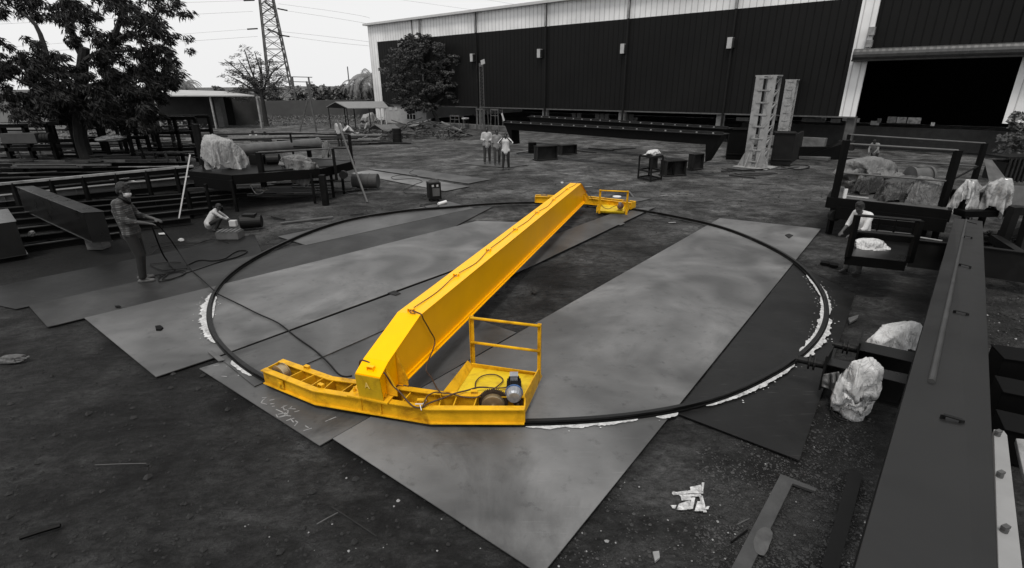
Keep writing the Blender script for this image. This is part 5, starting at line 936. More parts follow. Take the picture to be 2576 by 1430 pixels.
wbox(-18.9,-18.02,1.5,14,-.02,.18,CLT,'corner_cladding')
wbox(-18.02,-12.55,4.35,14,.25,.4,CDK,'dark_wall_cladding')
wbox(-60,-18.9,1.5,14,0,.15,CDK,'dark_wall_cladding')
wbox(-12.5,26.7,H1,H1+.16,-.35,.5,CMD,'roof_edge')
mb=MB(); mb.poly([WP(26.7,H1+.17,-.3),WP(-12.5,H1+.17,-.3),WP(-12.5,H1+2,22),WP(26.7,H1+2,22)]); mb.poly([WP(-12.5,14.1,0),WP(-60,14.1,0),WP(-60,14.1,22),WP(-12.5,14.1,22)]); mb.build('roof',MGR,WH)
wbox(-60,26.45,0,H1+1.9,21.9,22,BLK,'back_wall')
wbox(26.3,26.45,0,H1+.1,.15,21.9,CLT,'side_wall')
wbox(-12.6,25.3,H0-.07,H0,-.05,.02,MGR,'drip_edge')
for s in poles:
    mb=MB(); mb.tube([WP(s,.0,-.12),WP(s,H1,-.12)],.07,8); mb.build('drain_pipe',BLK2 if s else MGR,WH)
    wbox(s+.06,s+.45,.0,H0,.2,.5,LGR,'column')
mb=MB(); mb.tube([WP(19.25,.0,-.1),WP(19.25,H1,-.1)],.06,8); mb.build('drain_pipe',PALE,WH)
mb=MB(); mb.tube([WP(20.3,HB,-.06),WP(20.3,H1,-.06)],.035,8); mb.build('drain_pipe',MGR,WH)
for s in poles+[19.25]: wbox(s-.07,s+.07,HB,H1,-.215,-.18,LGR,'pipe_cover')
wbox(-12.6,-12.2,.0,H0,.1,.5,MGR,'column')
wbox(-12.75,-12.05,.0,.45,.0,.6,DGR,'column_base')
for x,y in ((1192,143),(1361,132),(1571,120),(1840,105)):
    s,z=wpx(x,y); mb=MB(); mb.extr([WP(s-.13,z-.35,-.3),WP(s+.13,z-.35,-.3),WP(s+.13,z-.35,0),WP(s-.13,z-.35,0)],(0,0,.55)); 
    l=fixnormals(mb.build('wall_light',PALE,WH)); wbox(s-.22,s-.13,z-.32,z+.15,-.28,0,DGR,'light_bracket',l)
s,z=wpx(1007,107); 
for k in range(4):
    wbox(s-.35,s+.35,z-.3+.15*k,z-.25+.15*k,-.05,0,PALE,'louvre_blade')
# low wall, pale office front under the cladding
CONC=M('stained_concrete',.10,.85,var=.3,scale=2,stain=.04,stain_scale=1.2,stain_amt=.55,bump=.2)
OFF=M('pale_render',.30,.8,var=.15,scale=2,stain=.17,stain_scale=1.5,stain_amt=.4)
wbox(19.3,25.2,.0,H0-.07,.06,.2,OFF,'office_wall')
wn=wbox(20.7,22.0,.35,1.38,.03,.062,PALE,'window')
for i in range(3):
    for j in range(2): wbox(20.78+i*.41,21.1+i*.41,.42+j*.48,.83+j*.48,.02,.032,BLK,'pane',wn)
wbox(24.0,24.5,1.1,1.42,.03,.062,PALE,'window'); wbox(23.2,23.6,1.15,1.42,.03,.062,PALE,'window')
LW=tag(wbox(-2,19.0,.0,.32,-.9,-.3,CONC,'low_wall',None),'low stained concrete kerb wall in front of the warehouse\'s dark openings','wall')
LW2=tag(wbox(-60,-6.6,.0,1.05,2.0,2.2,M('dark_rendered_wall',.03,.9,var=.4),'low_wall',None),'dark waist-high wall inside the open right end of the warehouse','wall')
tag(wbox(-11.6,-7.1,.12,.58,-.8,-.3,CONC,'low_wall',None),'short grey concrete wall at the warehouse\'s right, before the black beam','wall')
# round canopy pipe over the right gate
mb=MB(); s0,s1=-12.0,-19.5
n_=60; ring=14
for i in range(n_+1):
    s=s0+(s1-s0)*i/n_
    for k in range(ring):
        a=2*math.pi*k/ring; rr=.26*(1+.03*(i%2)); mb.v.append(WP(s,4.42+rr*math.sin(a),-.45+rr*math.cos(a)))
for i in range(n_):
    for k in range(ring): mb.f.append((i*ring+k,i*ring+(k+1)%ring,(i+1)*ring+(k+1)%ring,(i+1)*ring+k))
mb.f.append(tuple(range(ring))); mb.f.append(tuple(n_*ring+k for k in range(ring)))
gc=mb.build('gate_canopy',M('canopy_sheet',.045,.45,var=.3),WH)
wbox(-19.5,-12.0,4.13,4.20,-.75,.2,DGR,'canopy_edge')
for z_,h_ in ((5.35,.5),(4.85,.4)):
    s,_=wpx(2190,100); wbox(s-.13,s+.13,z_-.1,z_+h_*.5,-.3,-.02,LGR,'wall_box')
# pale panels stand in for daylight seen through the gaps below the cladding
rnd=random.Random(8)
for i,(x0,x1,y) in enumerate(((1560+0,1575,300),(1830,1862,300),(1870,1890,300),(1915,1935,298),(2000,2060,302),(2075,2100,304),(2130,2150,303),(2830*.77,2860*.77,310))):
    s0,z0=wpx(x0,y); s1,_=wpx(x1,y); wbox(s1,s0,z0-.18,z0+.02,1.5,1.6,M('gap_daylight_%d'%i,rnd.uniform(.12,.3),.8,var=.5),'daylight_panel')
for i,(x0,x1,y,h_) in enumerate(((2222,2245,306,.3),(2247,2272,307,.28),(2275,2310,308,.28),(2196,2206,308,.2),(2336,2346,318,.16),(2050,2062,303,.2),(2105,2122,303,.22))):
    s0,z0=wpx(x0,y); s1,_=wpx(x1,y); wbox(s1,s0,z0-h_/2,z0+h_/2,1.5,1.6,M('gate_daylight_%d'%i,(.10,.16,.2,.07,.4,.25,.3)[i],.8,var=.7,scale=9),'daylight_panel')
for i,(x,y) in enumerate(((1423,298),(1436,298),(1482,300),(1494,300),(1506,300),(1556,300),(1568,302))):
    s,z=wpx(x,y); wbox(s-.16,s+.16,z-.3,z+.3,1.0,1.1,MGR,'stacked_panel')
# equipment standing in front of the openings
def legframe(name,label,s,w_,h,d0,mat=MGR,cat='frame'):
    t=thing(name,label,cat,loc=WP(s,0,d0))
    for o in (-w_/2,w_/2):
        mb=MB(); mb.bar(WP(s+o*1.15,0,d0),WP(s+o,h,d0),.06); mb.bar(WP(s+o*1.15,0,d0+.5),WP(s+o,h,d0+.5),.06); mb.bar(WP(s+o,h*.95,d0),WP(s+o,h*.95,d0+.5),.05); mb.build('leg',mat,t)
    mb=MB(); mb.bar(WP(s-w_/2-.05,h,d0),WP(s+w_/2+.05,h,d0),.07,.1); mb.bar(WP(s-w_/2,h*.72,d0),WP(s+w_/2,h*.72,d0),.05); mb.build('top_beam',mat,t); return t
s,_=wpx(1171,310); legframe('bench_frame','small grey bench frame against the dark opening right of the round tree',s,.95,.95,-1.2)
s,_=wpx(1230,310); legframe('gantry_frame','grey cross-braced gantry frame left of the floodlight mast',s,.7,1.5,-1.0)
s,_=wpx(1266,310); legframe('gantry_frame','grey cross-braced gantry frame right of the floodlight mast',s,.7,1.5,-1.0)
s,_=wpx(1198,322); t=thing('stool','small white-topped stool by the first drain pipe of the dark wall','stool',loc=WP(s,0,-1.2)); wbox(s-.2,s+.2,.75,.85,-1.4,-1.0,PALE,'seat',t)
mb=MB(); [mb.bar(WP(s+i*.16,0,-1.2+j*.16),WP(s+i*.14,.75,-1.2+j*.14),.03) for i in (-1,1) for j in (-1,1)]; mb.build('leg_frame',DGR,t)
# floodlight lattice mast
c0=WP(wpx(1250,325)[0],0,-1.6); mt=thing('floodlight_mast','slim lattice mast with a tilted floodlight on top, before the dark warehouse wall','light mast',loc=c0)
ht=top_z(c0,168); mb=MB()
for i in (-1,1):
    for j in (-1,1): mb.bar(c0+V(i*.16,j*.16,0),c0+V(i*.13,j*.13,ht),.035)
n_=18
for k in range(n_):
    z0,z1=ht*k/n_,ht*(k+1)/n_; q=.155
    mb.bar(c0+V(-q,-q,z0),c0+V(q,-q,z1),.018); mb.bar(c0+V(-q,-q,z1),c0+V(q,-q,z1),.018); mb.bar(c0+V(q,-q,z0),c0+V(q,q,z1),.018)
mb.build('lattice',MGR,mt); mb=MB(); mb.box(c0+V(.0,0,ht+.12),(.3,.3,.22)); h_=mb.build('lamp_head',MGR,mt); mb=MB(); mb.extr([c0+V(.02,-.16,ht+.1),c0+V(.3,-.16,ht+.2),c0+V(.26,-.16,ht+.5),c0+V(-.02,-.16,ht+.4)],(0,.12,0)); mb.build('lamp_glass',PALE,h_)
# ================================================================== BOUNDARY WALL, SHEDS
def AG(x,y): return G(x,y)
WALLM=M('boundary_render',.06,.9,var=.25,scale=.8,stain=.045,stain_scale=.6,stain_amt=.5)
mb=MB(); a,b=AY(640,280,58),AY(985,280,60); a.z=b.z=0; mb.bar(a+V(0,0,.8),b+V(0,0,.8),.25,2.1); tag(mb.build('boundary_wall',WALLM),'long weathered boundary wall behind the canopy and the bare tree','wall')
mb=MB(); a,b=AY(-140,280,46),AY(175,280,46); a.z=b.z=0; mb.bar(a+V(0,0,.95),b+V(0,0,.95),.25,1.9); tag(mb.build('boundary_wall',M('pale_boundary_render',.16,.9,var=.2,scale=.8)),'pale boundary wall showing under the big tree at far left','wall')
# shed with long roof, left
Ys=46.0
def S(x,y,Y=Ys): return AY(x,y,Y)
sh=thing('lean_to_shed','long open shed with a pale sloping sheet roof behind the big left tree','shed',loc=V(S(530,300).x,Ys,0))
rf=M('pale_roof_sheet',.33,.7,var=.15,scale=1,stain=.2,stain_scale=.7,stain_amt=.4)
mb=MB(); q=[S(335,243,Ys-1),S(640,243,Ys-1),S(560,232,Ys+4),S(335,226,Ys+4)]; mb.extr(q,(0,0,.08)); fixnormals(mb.build('roof',rf,sh))
mb=MB(); q=[S(300,312,Ys+4),S(655,306,Ys+4),S(560,232,Ys+4),S(300,226,Ys+4)]; zw=S(600,241,Ys+4).z; mb.extr([V(q[0].x,Ys+4,0),V(q[1].x,Ys+4,0),V(q[1].x,Ys+4,zw),V(q[0].x,Ys+4,zw)],(0,.2,0)); bwl=fixnormals(mb.build('back_wall',M('shed_wall',.030,.9,var=.5,scale=1),sh))
a_,b_=S(556,300,Ys+3.9),S(590,300,Ys+3.9); mb=MB(); mb.extr([V(a_.x,Ys+3.9,0),V(b_.x,Ys+3.9,0),V(b_.x,Ys+3.9,zw-.15),V(a_.x,Ys+3.9,zw-.15)],(0,.05,0)); mb.build('doorway',BLK,bwl)
for x in (388,528,645):
    p=S(x,243,Ys-.8); mb=MB(); mb.bar(V(p.x,p.y,0),V(p.x,p.y,p.z),.12); mb.build('post',LGR,sh)
p=S(548,243,Ys+1.5); mb=MB(); mb.bar(V(p.x,p.y,0),V(p.x,p.y,p.z-.1),.7,.5); mb.build('pillar',MGR,sh)
# canopy with grey gabled roof
Yc=44.0
cn=thing('open_canopy','small gabled sheet canopy on thin posts beside the warehouse\'s left corner','canopy',loc=V(AY(900,300,Yc).x,Yc,0))
e0,e1=AY(826,276,Yc-.8),AY(857,278,Yc-.8)
zr_=AY(842,258,Yc).z; ze=AY(875,274,Yc-1.2).z
L_=AY(817,277,Yc+1.2); R1=AY(875,274,Yc-1.2); R2=AY(979,274,Yc-1.2); T1=AY(843,258,Yc); T2=AY(945,257,Yc); B2=V(R2.x-1.2,Yc+1.2,ze)
mb=MB(); mb.extr([V(R1.x,R1.y,ze),V(R2.x,R2.y,ze),V(T2.x+.6,Yc,zr_),V(T1.x,Yc,zr_)],(0,0,.05)); mb.extr([V(T1.x,Yc,zr_),V(T2.x+.6,Yc,zr_),V(R2.x-.2,Yc+1.6,ze),V(L_.x,Yc+1.6,ze)],(0,0,.05)); fixnormals(mb.build('roof',M('canopy_roof_sheet',.15,.6,var=.15),cn))
mb=MB(); mb.extr([V(R1.x,R1.y,ze),V(T1.x,Yc,zr_),V(L_.x,Yc+1.6,ze)],(.03,0,0)); mb.build('gable_sheet',BLK2,cn)
for x,Y in ((826,Yc+1.2),(866,Yc+1.4),(890,Yc+1.4),(928,Yc-1.1),(956,Yc-1.1),(969,Yc-1.1),(872,Yc-1.1)):
    p=AY(x,274,Y); mb=MB(); mb.bar(V(p.x,p.y,0),V(p.x,p.y,ze),.07); mb.build('post',PALE if x>940 else DGR,cn)
# small black hut roof
Yh=G(975,350).y
ht_=thing('gabled_hut','tiny dark gabled hut on posts in front of the scrap pile','hut',loc=V(AY(970,350,Yh).x,Yh,0))
T1,T2=AY(943,315,Yh+.5),AY(993,315,Yh+.5); E1,E2=AY(962,328,Yh-.4),AY(1010,328,Yh-.4); B1=V(AY(930,325,Yh+1.4).x,Yh+1.3,E1.z); B2=V(E2.x-.5,Yh+1.3,E1.z); T2.z=T1.z;E2.z=E1.z
mb=MB(); mb.extr([E1,E2,T2,T1],(0,0,.03)); mb.extr([T1,T2,B2,B1],(0,0,.03)); fixnormals(mb.build('roof',MGR,ht_))
mb=MB(); mb.extr([E1,T1,B1],(.03,0,0)); mb.build('gable_sheet',BLK,ht_)
for p in (E1,E2,B1,B2): mb=MB(); mb.bar(V(p.x,p.y+.05,0),V(p.x,p.y+.05,p.z),.06); mb.build('post',DGR,ht_)
# oil drum standing beside the hut
def drum(c,r,h,ax,label,mat,name='steel_drum'):
    ax=Vector(ax).normalized(); t=[0,.02,.03,.32,.335,.35,.65,.665,.68,.97,.98,1]; rr=[.96,1,.97,.97,1.02,.97,.97,1.02,.97,.97,1,.96]
    mb=MB(); mb.tube([c+ax*h*k for k in t],[r*k for k in rr],24); return tag(mb.build(name,mat,smooth=False),label,'drum')
c=G(1000,360); drum(c,.28,.85*CAMH/3.3,(0,0,1),'black upright steel drum between the little hut and the scrap pile',BLK2)
# plastic sheet covered heap near office
mb=MB(); p=WP(22.9,0.3,-3.5); wrap(mb,p+V(0,0,.25),.8,.4,.55,3,.3,sub=3); tag(mb.build('covered_heap',POLY,smooth=True),'heap under a grey sheet beside the pale office wall','covered heap')
# ================================================================== SCRAP PILE : each long piece its own object
rnd=random.Random(21)
SM=[M('scrap_%d'%i,c,.8,var=.5,scale=5,bump=.3) for i,c in enumerate((.02,.045,.09,.16))]
def scrap_pile(cx0,cx1,y0,y1,n,hmax,label,group,zfun,seed,lmin=.4,lmax=1.8):
    rnd=random.Random(seed)
    for i in range(n):
        x=rnd.uniform(cx0,cx1); y=rnd.uniform(y0,y1); g=G(x,y); h=zfun(x,y)*hmax*rnd.uniform(.2,1)
        L=rnd.uniform(lmin,lmax); a=rnd.uniform(0,math.pi); t=rnd.uniform(-.35,.35); d=V(math.cos(a)*math.cos(t),math.sin(a)*math.cos(t),math.sin(t))
        c=g+V(0,0,h+.05+abs(d.z)*L*.5); mb=MB(); k=rnd.random()
        if k<.5: mb.bar(c-d*L/2,c+d*L/2,rnd.uniform(.04,.12),rnd.uniform(.03,.1))
        elif k<.75:
            mb.bar(c-d*L/2,c+d*L/2,.10,.012); mb.bar(c-d*L/2-V(0,0,.05),c+d*L/2-V(0,0,.05),.012,.10)
        else:
            n_=d.cross(V(0,0,1)).normalized(); w_=rnd.uniform(.15,.4); mb.extr([c-d*L*.3-n_*w_,c+d*L*.3-n_*w_*.7,c+d*L*.35+n_*w_,c-d*L*.2+n_*w_*.8],(0,0,.02))
        q_=rnd.randrange(4); tone=('black','dark','grey','pale')[q_]; shp='bar' if k<.5 else 'angle' if k<.75 else 'sheet'; pos=('left end','left part','middle','right part','right end')[min(4,int((x-cx0)/(cx1-cx0)*5))]
        tag(mb.build('scrap_piece',SM[q_]),('long ' if L>(lmin+lmax)/2 else 'short ')+tone+' scrap '+shp+' at the '+pos+' of the '+group,'scrap metal',group)
pz=lambda x,y: max(0,1-abs((x-1070)/95))
scrap_pile(985,1165,330,352,90,.9,'loose scrap piece in the heap under the round tree','scrap heap under the round tree',pz,5)
scrap_pile(880,990,330,362,40,.5,'loose scrap piece around the little gabled hut','scrap around the little hut',lambda x,y:.6,6,.3,1.2)
mb=MB(); 
for i in range(700):
    x=rnd.uniform(880,1160); y=rnd.uniform(325,354); g=G(x,y); s=rnd.uniform(.03,.1); h=.5*max(0,1-abs((x-1070)/95))*rnd.random(); mb.extr([g+V(rnd.uniform(-s,s),rnd.uniform(-s,s),h) for _ in range(4)],(0,0,s))
tag(mb.build('scrap_rubble',SM[1]),kind='stuff')
# ================================================================== PYLON AND WIRES
PY=100.0
def PP(x,y): return AY(x,y,PY)
pb=PP(707,232); pt=PP(664,-40)
ang=R(28); base_r=(PP(745,232).x-PP(683,232).x)*1.28; py=thing('power_pylon','tall steel lattice power pylon with cross arms rising behind the bare tree','pylon',loc=V(pb.x,PY,0))
cx=pb.x; H=26.0
def leg(i,z):
    r=(.5*base_r)*(1-.62*z/22.0)*1.02; a=ang+i*math.pi/2+math.pi/4; return V(cx+r*1.0*math.cos(a),PY+r*math.sin(a),z)
PM=M('galvanised_pylon',.07,.6,var=.2)
mb=MB()
for i in range(4): mb.bar(leg(i,0),leg(i,H),.20)
body=mb.build('leg_frame',PM,py)
z=0; mb=MB(); k=0
while z<H-.5:
    dz=max(1.0,2.6*(1-.62*z/22)); z2=min(z+dz,H)
    for i in range(4):
        a,b,c,d=leg(i,z),leg((i+1)%4,z),leg((i+1)%4,z2),leg(i,z2); mb.bar(a,c,.09); mb.bar(b,d,.09); mb.bar(d,c,.08)
        mb.bar((a+c)/2,(a+d)/2,.06); mb.bar((a+c)/2,(b+c)/2,.06)
    z=z2
mb.build('bracing',PM,py)
ends=[]
for x0,y0,x1,y1 in ((648,4,704,33),(655,73,713,90),(650,-50,700,-30)):
    A=PP(x0+18,y0+1); B=PP(x1-8,y1-4); mb=MB(); mb.bar(A,B,.22,.25); mb.build('cross_arm',PM,py)
for (x0,y0,x1,y1) in ((613,2,640,1),(622,74,648,72.5),(698,22,723,27),(698,88,728,92.5)):
    mb=MB(); A,B=AY(x0,y0,PY-1),AY(x1,y1,PY-1); mb.tube([A,B],.11,8); mb.build('insulator',BLK2,py)
WM=M('wire_alu',.34,.6,var=.1)
def wire(pts,label,r=.02):
    P=[AY(x,y,Y) for x,y,Y in pts]; o=[]
    for i in range(21):
        t=i/20; p=P[0].lerp(P[-1],t); sag=(P[len(P)//2]-P[0].lerp(P[-1],.5)) if len(P)>2 else V(0,0,0); o.append(p+sag*4*t*(1-t))
    mb=MB(); mb.tube(o,r,5); tag(mb.build('power_line',WM),label,'power line','power lines from the pylon')
wire([(-60,25,92),(613,2,99)],'upper left power line running into the big tree')
wire([(-60,64,92),(637,29,100)],'second power line from the top left of the pylon')
wire([(-60,125,92),(622,74,99)],'third power line left of the pylon, ending at the black insulator',.018)
wire([(-60,142,92),(648,92,100)],'lowest power line left of the pylon',.022)
wire([(723,28,99),(830,44,95),(925,60,90)],'upper power line between the pylon and the warehouse corner')
wire([(700,10,100),(860,32,95),(930,46,90)],'power line above the others between pylon and warehouse')
wire([(728,92,99),(830,106,95),(930,116,90)],'lowest power line between the pylon and the warehouse corner',.022)
wire([(706,80,100),(820,92,95),(930,106,90)],'second lowest power line right of the pylon',.022)
wire([(880,-20,130),(1180,24,110),(1480,60,95)],'power line passing above the warehouse roof, left one')
wire([(1080,-20,130),(1300,12,115),(1560,60,100)],'power line passing above the warehouse roof, right one')
# small substation frame right of the pylon
sb=thing('substation_frame','thin steel portal frame with bars right of the pylon\'s foot','frame',loc=V(AY(760,290,62).x,62,0))
a,b=AY(735,193,62),AY(776,195,62)
for x,y in ((735,193),(776,195)):
    p=AY(x,y,62); mb=MB(); mb.bar(V(p.x,62,0),p,.14); mb.build('post',PM,sb)
for dz in (0,-.5,-1.0,-1.5): mb=MB(); mb.bar(a+V(-1,0,dz),b+V(.4,0,dz),.08); mb.build('cross_bar',PM,sb)
mb=MB(); p=AY(876,222,60); mb.bar(V(p.x+.1,60,0),AY(874,168,60),.09); tag(mb.build('thin_pole',PM),'lone thin pole standing above the far trees left of the warehouse','pole')
mb=MB(); p=AY(775,300,40); mb.bar(V(p.x+.5,40,0),AY(771,205,40),.10); mb.bar(V(p.x-.8,40,0),AY(774,250,40),.08); tag(mb.build('leaning_pole',MGR),'pale pole with a slanting stay in front of the boundary wall','pole')
# ================================================================== TREES
LEAFD=M('leaf_dark',.011,.6,var=.7,scale=1.2,spec=.2); LEAFM=M('leaf_mid',.10,.6,var=.5,scale=1.2,spec=.3); LEAFF=M('leaf_far',.17,.7,var=.45,scale=.5,spec=.2); LEAFR=M('leaf_round_tree',.055,.6,var=.7,scale=1,spec=.3)
def leaves(mb,c,rad,n,L,Wd,rnd,droop=.3,dirn=None):
    for _ in range(n):
        while True:
            q=V(rnd.uniform(-1,1),rnd.uniform(-1,1),rnd.uniform(-1,1))
            if .1<q.length<1: break
        p=c+V(q.x*rad[0],q.y*rad[1],q.z*rad[2]); a=rnd.uniform(0,6.28)
        d=V(math.cos(a),math.sin(a),rnd.uniform(-.5,.5)-droop)
        if dirn: d=d*.55+Vector(dirn)
        d.normalize(); s=d.cross(V(rnd.uniform(-1,1),rnd.uniform(-1,1),rnd.uniform(-1,1))).normalized()
        l=L*rnd.uniform(.6,1.3); w_=Wd*rnd.uniform(.6,1.2); k=len(mb.v)
        mb.v+=[p,p+d*l*.5+s*w_/2,p+d*l-V(0,0,l*.12),p+d*l*.5-s*w_/2]; mb.f.append((k,k+1,k+2,k+3))
def tree(name,label,base,trunk,limbs,clumps,nl,L,Wd,mat,seed,droop=.3,dirn=None,group=None,tr=(.2,.1),sub=5):
    rnd=random.Random(seed); t=thing(name,label,'tree',loc=base,group=group)
    mb=MB(); mb.tube(smooth([base+V(0,0,-.05)]+trunk,4),[tr[0]*1.25]+[tr[0]+(tr[1]-tr[0])*i/(len(trunk)*4-1) for i in range(len(trunk)*4)],9)
    top=trunk[-1]
    for a,b,r0 in limbs: 
        mid=(a+b)/2+V(rnd.uniform(-.3,.3),rnd.uniform(-.2,.2),rnd.uniform(0,.3)); mb.tube(smooth([a,mid,b],4),[r0*(1-.75*i/8) for i in range(9)],6)
    mb.build('trunk',BARK,t)
    mb=MB()
    for c,r in clumps:
        # break each clump into small tufts leaving gaps
        for _ in range(sub):
            q=V(rnd.gauss(0,.45),rnd.gauss(0,.45),rnd.gauss(0,.45)); cc=c+V(q.x*r,q.y*r,q.z*r*.8); leaves(mb,cc,(r*.42,r*.42,r*.3),nl,L,Wd,rnd,droop,dirn)
    mb.build('crown',mat,t); return t
# big dark tree, top left: long drooping sprays
YT=22.0
def T(x,y,Y=YT): return AY(x,y,Y)
base=V(T(205,330).x,YT,0)
cl=[]; rnd=random.Random(3)
spec=[(20,20,70,5),(10,110,60,3),(60,160,60,4),(30,230,60,6),(90,90,40,2),(110,20,50,3),(170,60,50,4),(150,130,70,7),(90,200,70,8),(150,230,70,10),(60,280,40,4),(210,190,70,8),(230,260,60,10),(230,40,60,6),(270,110,45,4),(250,140,50,5),(300,20,50,5),(350,40,45,5),(370,95,45,5),(330,70,40,4),(300,200,55,8),(350,250,50,8),(300,290,40,7),(370,190,50,5),(400,230,35,4),(340,150,35,3),(395,150,35,3),(420,190,28,3),(390,120,30,2),(410,10,30,3),(440,5,18,2),(380,60,30,2),(425,150,25,2),(440,175,20,2),(370,300,30,4),(140,280,40,6),(210,300,50,8),(60,0,50,4),(160,0,40,3),(280,0,40,4),(0,170,50,4),(-40,60,80,8),(-60,200,80,8),(445,120,16,2),(405,85,22,2),(270,230,50,6),(180,260,50,6)]
for x,y,r,n in spec:
    for _ in range(int(n*(1.3 if y>150 else .95))):
        Y=YT+rnd.uniform(-2.2,2.2); p=T(x+rnd.uniform(-r,r)*.7,y+rnd.uniform(-r,r)*.6,Y); cl.append((p,.46))
trunkp=[V(base.x-.1,YT,1.5),T(205,210),T(212,120)]
limbs=[(T(212,150),T(190,40),.14),(T(205,200),T(275,120),.16),(T(275,125),T(300,-20),.13),(T(280,120),T(350,80),.09),(T(205,200),T(120,150),.14),(T(120,150),T(20,10),.11),(T(120,155),T(30,170),.08),(T(210,220),T(330,240),.11),(T(300,230),T(420,195),.06),(T(350,80),T(420,10),.05),(T(210,130),T(150,0),.09),(T(275,130),T(390,140),.06)]
tree('drooping_tree','huge dark tree with long drooping leaf sprays filling the top left corner','_' and base,trunkp,limbs,cl,60,.21,.050,LEAFD,4,.4,(.42,0,-.22),tr=(.26,.18),sub=4)
# bare feathery tree in the middle left
Yb=48.0
def Tb(x,y): return AY(x,y,Yb)
base=V(Tb(668,300).x,Yb,0)
tips=[(565,150),(572,190),(600,150),(615,125),(640,130),(655,145),(680,150),(700,165),(710,190),(640,170),(590,180),(625,200),(600,235),(690,215),(660,190),(720,225),(575,230)]
limbs=[];cl=[];rnd=random.Random(9)
for x,y in tips:
    e=Tb(x,y); limbs.append((Tb(660,250-rnd.uniform(0,20)),e,.11)); 
    for k in range(5):
        t_=.45+.13*k; q=Tb(660,250).lerp(e,t_)+V(rnd.uniform(-.3,.3),rnd.uniform(-.4,.4),rnd.uniform(-.2,.2)); cl.append((q,.55 if k>1 else .4))
tree('feathery_tree','thin-leaved tree with many upswept bare branches beside the pylon',base,[V(Tb(664,275).x,Yb,1.2),Tb(660,245)],limbs,cl,20,.26,.06,LEAFM,10,-.1,tr=(.22,.14),sub=3)
# round tree against the warehouse
g=G(1105,318); Yr=g.y
def Tr(x,y,d=0): return AY(x,y,Yr+d)
base=V(g.x,Yr,0); cl=[]; rnd=random.Random(12)
def inr(x,y):
    return ((x-1062)/100)**2+((y-185)/95)**2<1 or ((x-1120)/50)**2+((y-230)/30)**2<1
for _ in range(230):
    while True:
        x=rnd.uniform(965,1172); y=rnd.uniform(95,285)
        if inr(x,y): break
    cl.append((Tr(x,y,rnd.uniform(-1.6,1.6)),.42))
for x,y in ((1010,105),(1035,98),(1060,96),(1080,105),(1040,115)): cl.append((Tr(x,y),.35))
tree('round_crowned_tree','round leafy tree with a leaning trunk in front of the warehouse\'s left bay',base,[Tr(1100,300),Tr(1085,272),Tr(1068,240),Tr(1058,215)],[(Tr(1085,272),Tr(1150,240),.10),(Tr(1070,245),Tr(1020,180),.09),(Tr(1060,220),Tr(1065,130),.09),(Tr(1075,255),Tr(1000,240),.07),(Tr(1062,225),Tr(1110,160),.07)],cl,46,.16,.10,LEAFR,13,.1,tr=(.16,.1),sub=3)
# far tree belt: single trees
def far_tree(x,ytop,w_,Y,seed,label,name='distant_tree',mat=LEAFF,cat=None):
    rnd=random.Random(seed); tp=AY(x,ytop,Y); wd=AY(x+w_/2,ytop,Y).x-AY(x-w_/2,ytop,Y).x; b=V(tp.x,Y,0); h=tp.z; cl=[]
    for _ in range(int(14+wd*2)):
        a=rnd.uniform(0,6.28); rr=math.sqrt(rnd.random()); zz_=rnd.uniform(.2,.92); k=math.sqrt(max(0,1-(zz_-.35)**2/.45)); cl.append((b+V(math.cos(a)*rr*wd*.45*k,math.sin(a)*rr*wd*.3,h*zz_),wd*.16))
    tree(name,label,b,[V(b.x,Y,h*.3),V(b.x+.1,Y,h*.6)],[(V(b.x,Y,h*.4),V(b.x-wd*.3,Y,h*.75),.1),(V(b.x,Y,h*.4),V(b.x+wd*.3,Y,h*.8),.1)],cl,34,.42,.26,mat,seed,.1,group='trees beyond the boundary wall',tr=(.2,.1),sub=3)
fl=['broad distant tree just right of the pylon\'s foot','distant tree behind the leaning pole','low distant tree between the pylon and the lone thin pole','distant tree directly behind the lone thin pole','distant tree left of the palm','darker distant tree under the palm by the warehouse corner','distant tree behind the long shed\'s roof end','distant tree behind the bare tree\'s left branches','distant tree between the bare tree and the pylon','distant tree right behind the bare tree\'s trunk','low distant bush behind the shed roof, alone','small distant tree just left of the palm pair']
for i,(x,y,w_,Y) in enumerate(((755,222,70,66),(795,212,80,68),(835,214,80,70),(870,218,70,68),(905,222,60,66),(935,226,50,64),(590,222,50,70),(625,226,60,70),(690,226,60,70),(660,224,60,72),(545,214,34,80),(430,207,34,70))): far_tree(x,y,w_,Y,30+i,fl[i])
def palm(x,y,Y,label,seed,k=1.0):
    rnd=random.Random(seed); c=AY(x,y,Y); t=thing('palm_tree',label,'palm tree',loc=V(c.x,Y,0),group='coconut palms'); mb=MB(); mb.tube([V(c.x,Y,0),V(c.x+.2,Y,c.z*.5),c],[.22,.16,.12],8); mb.build('trunk',BARK,t); mb=MB()
    for i in range(24):
        a=6.28*i/24+rnd.random()*.3; el=rnd.uniform(-.1,.9); pv=c
        for s in range(7):
            e2=el-.28*s; d=V(math.cos(a)*math.cos(e2),math.sin(a)*math.cos(e2),math.sin(e2)); nx_=pv+d*.42*k; sd_=d.cross(V(0,0,1)).normalized()
            for q in range(4):
                p=pv.lerp(nx_,q/4); l=.55*k*(1-abs(s-2.5)/5)
                for sg in (-1,1): mb.poly([p,p+d*.08*k,p+sd_*sg*l+d*.2*k-V(0,0,.25*k)])
            mb.bar(pv,nx_,.03); pv=nx_
    mb.build('crown',LEAFF,t)
palm(932,192,58,'tall palm right beside the warehouse\'s left corner',1,1.15)
palm(905,212,62,'smaller palm left of the tall one by the warehouse corner',2,.8)
palm(465,210,75,'small distant palm over the shed roof, right one',3,.8); palm(437,198,72,'distant palm over the shed roof, beside the big tree\'s edge',4,1.0)
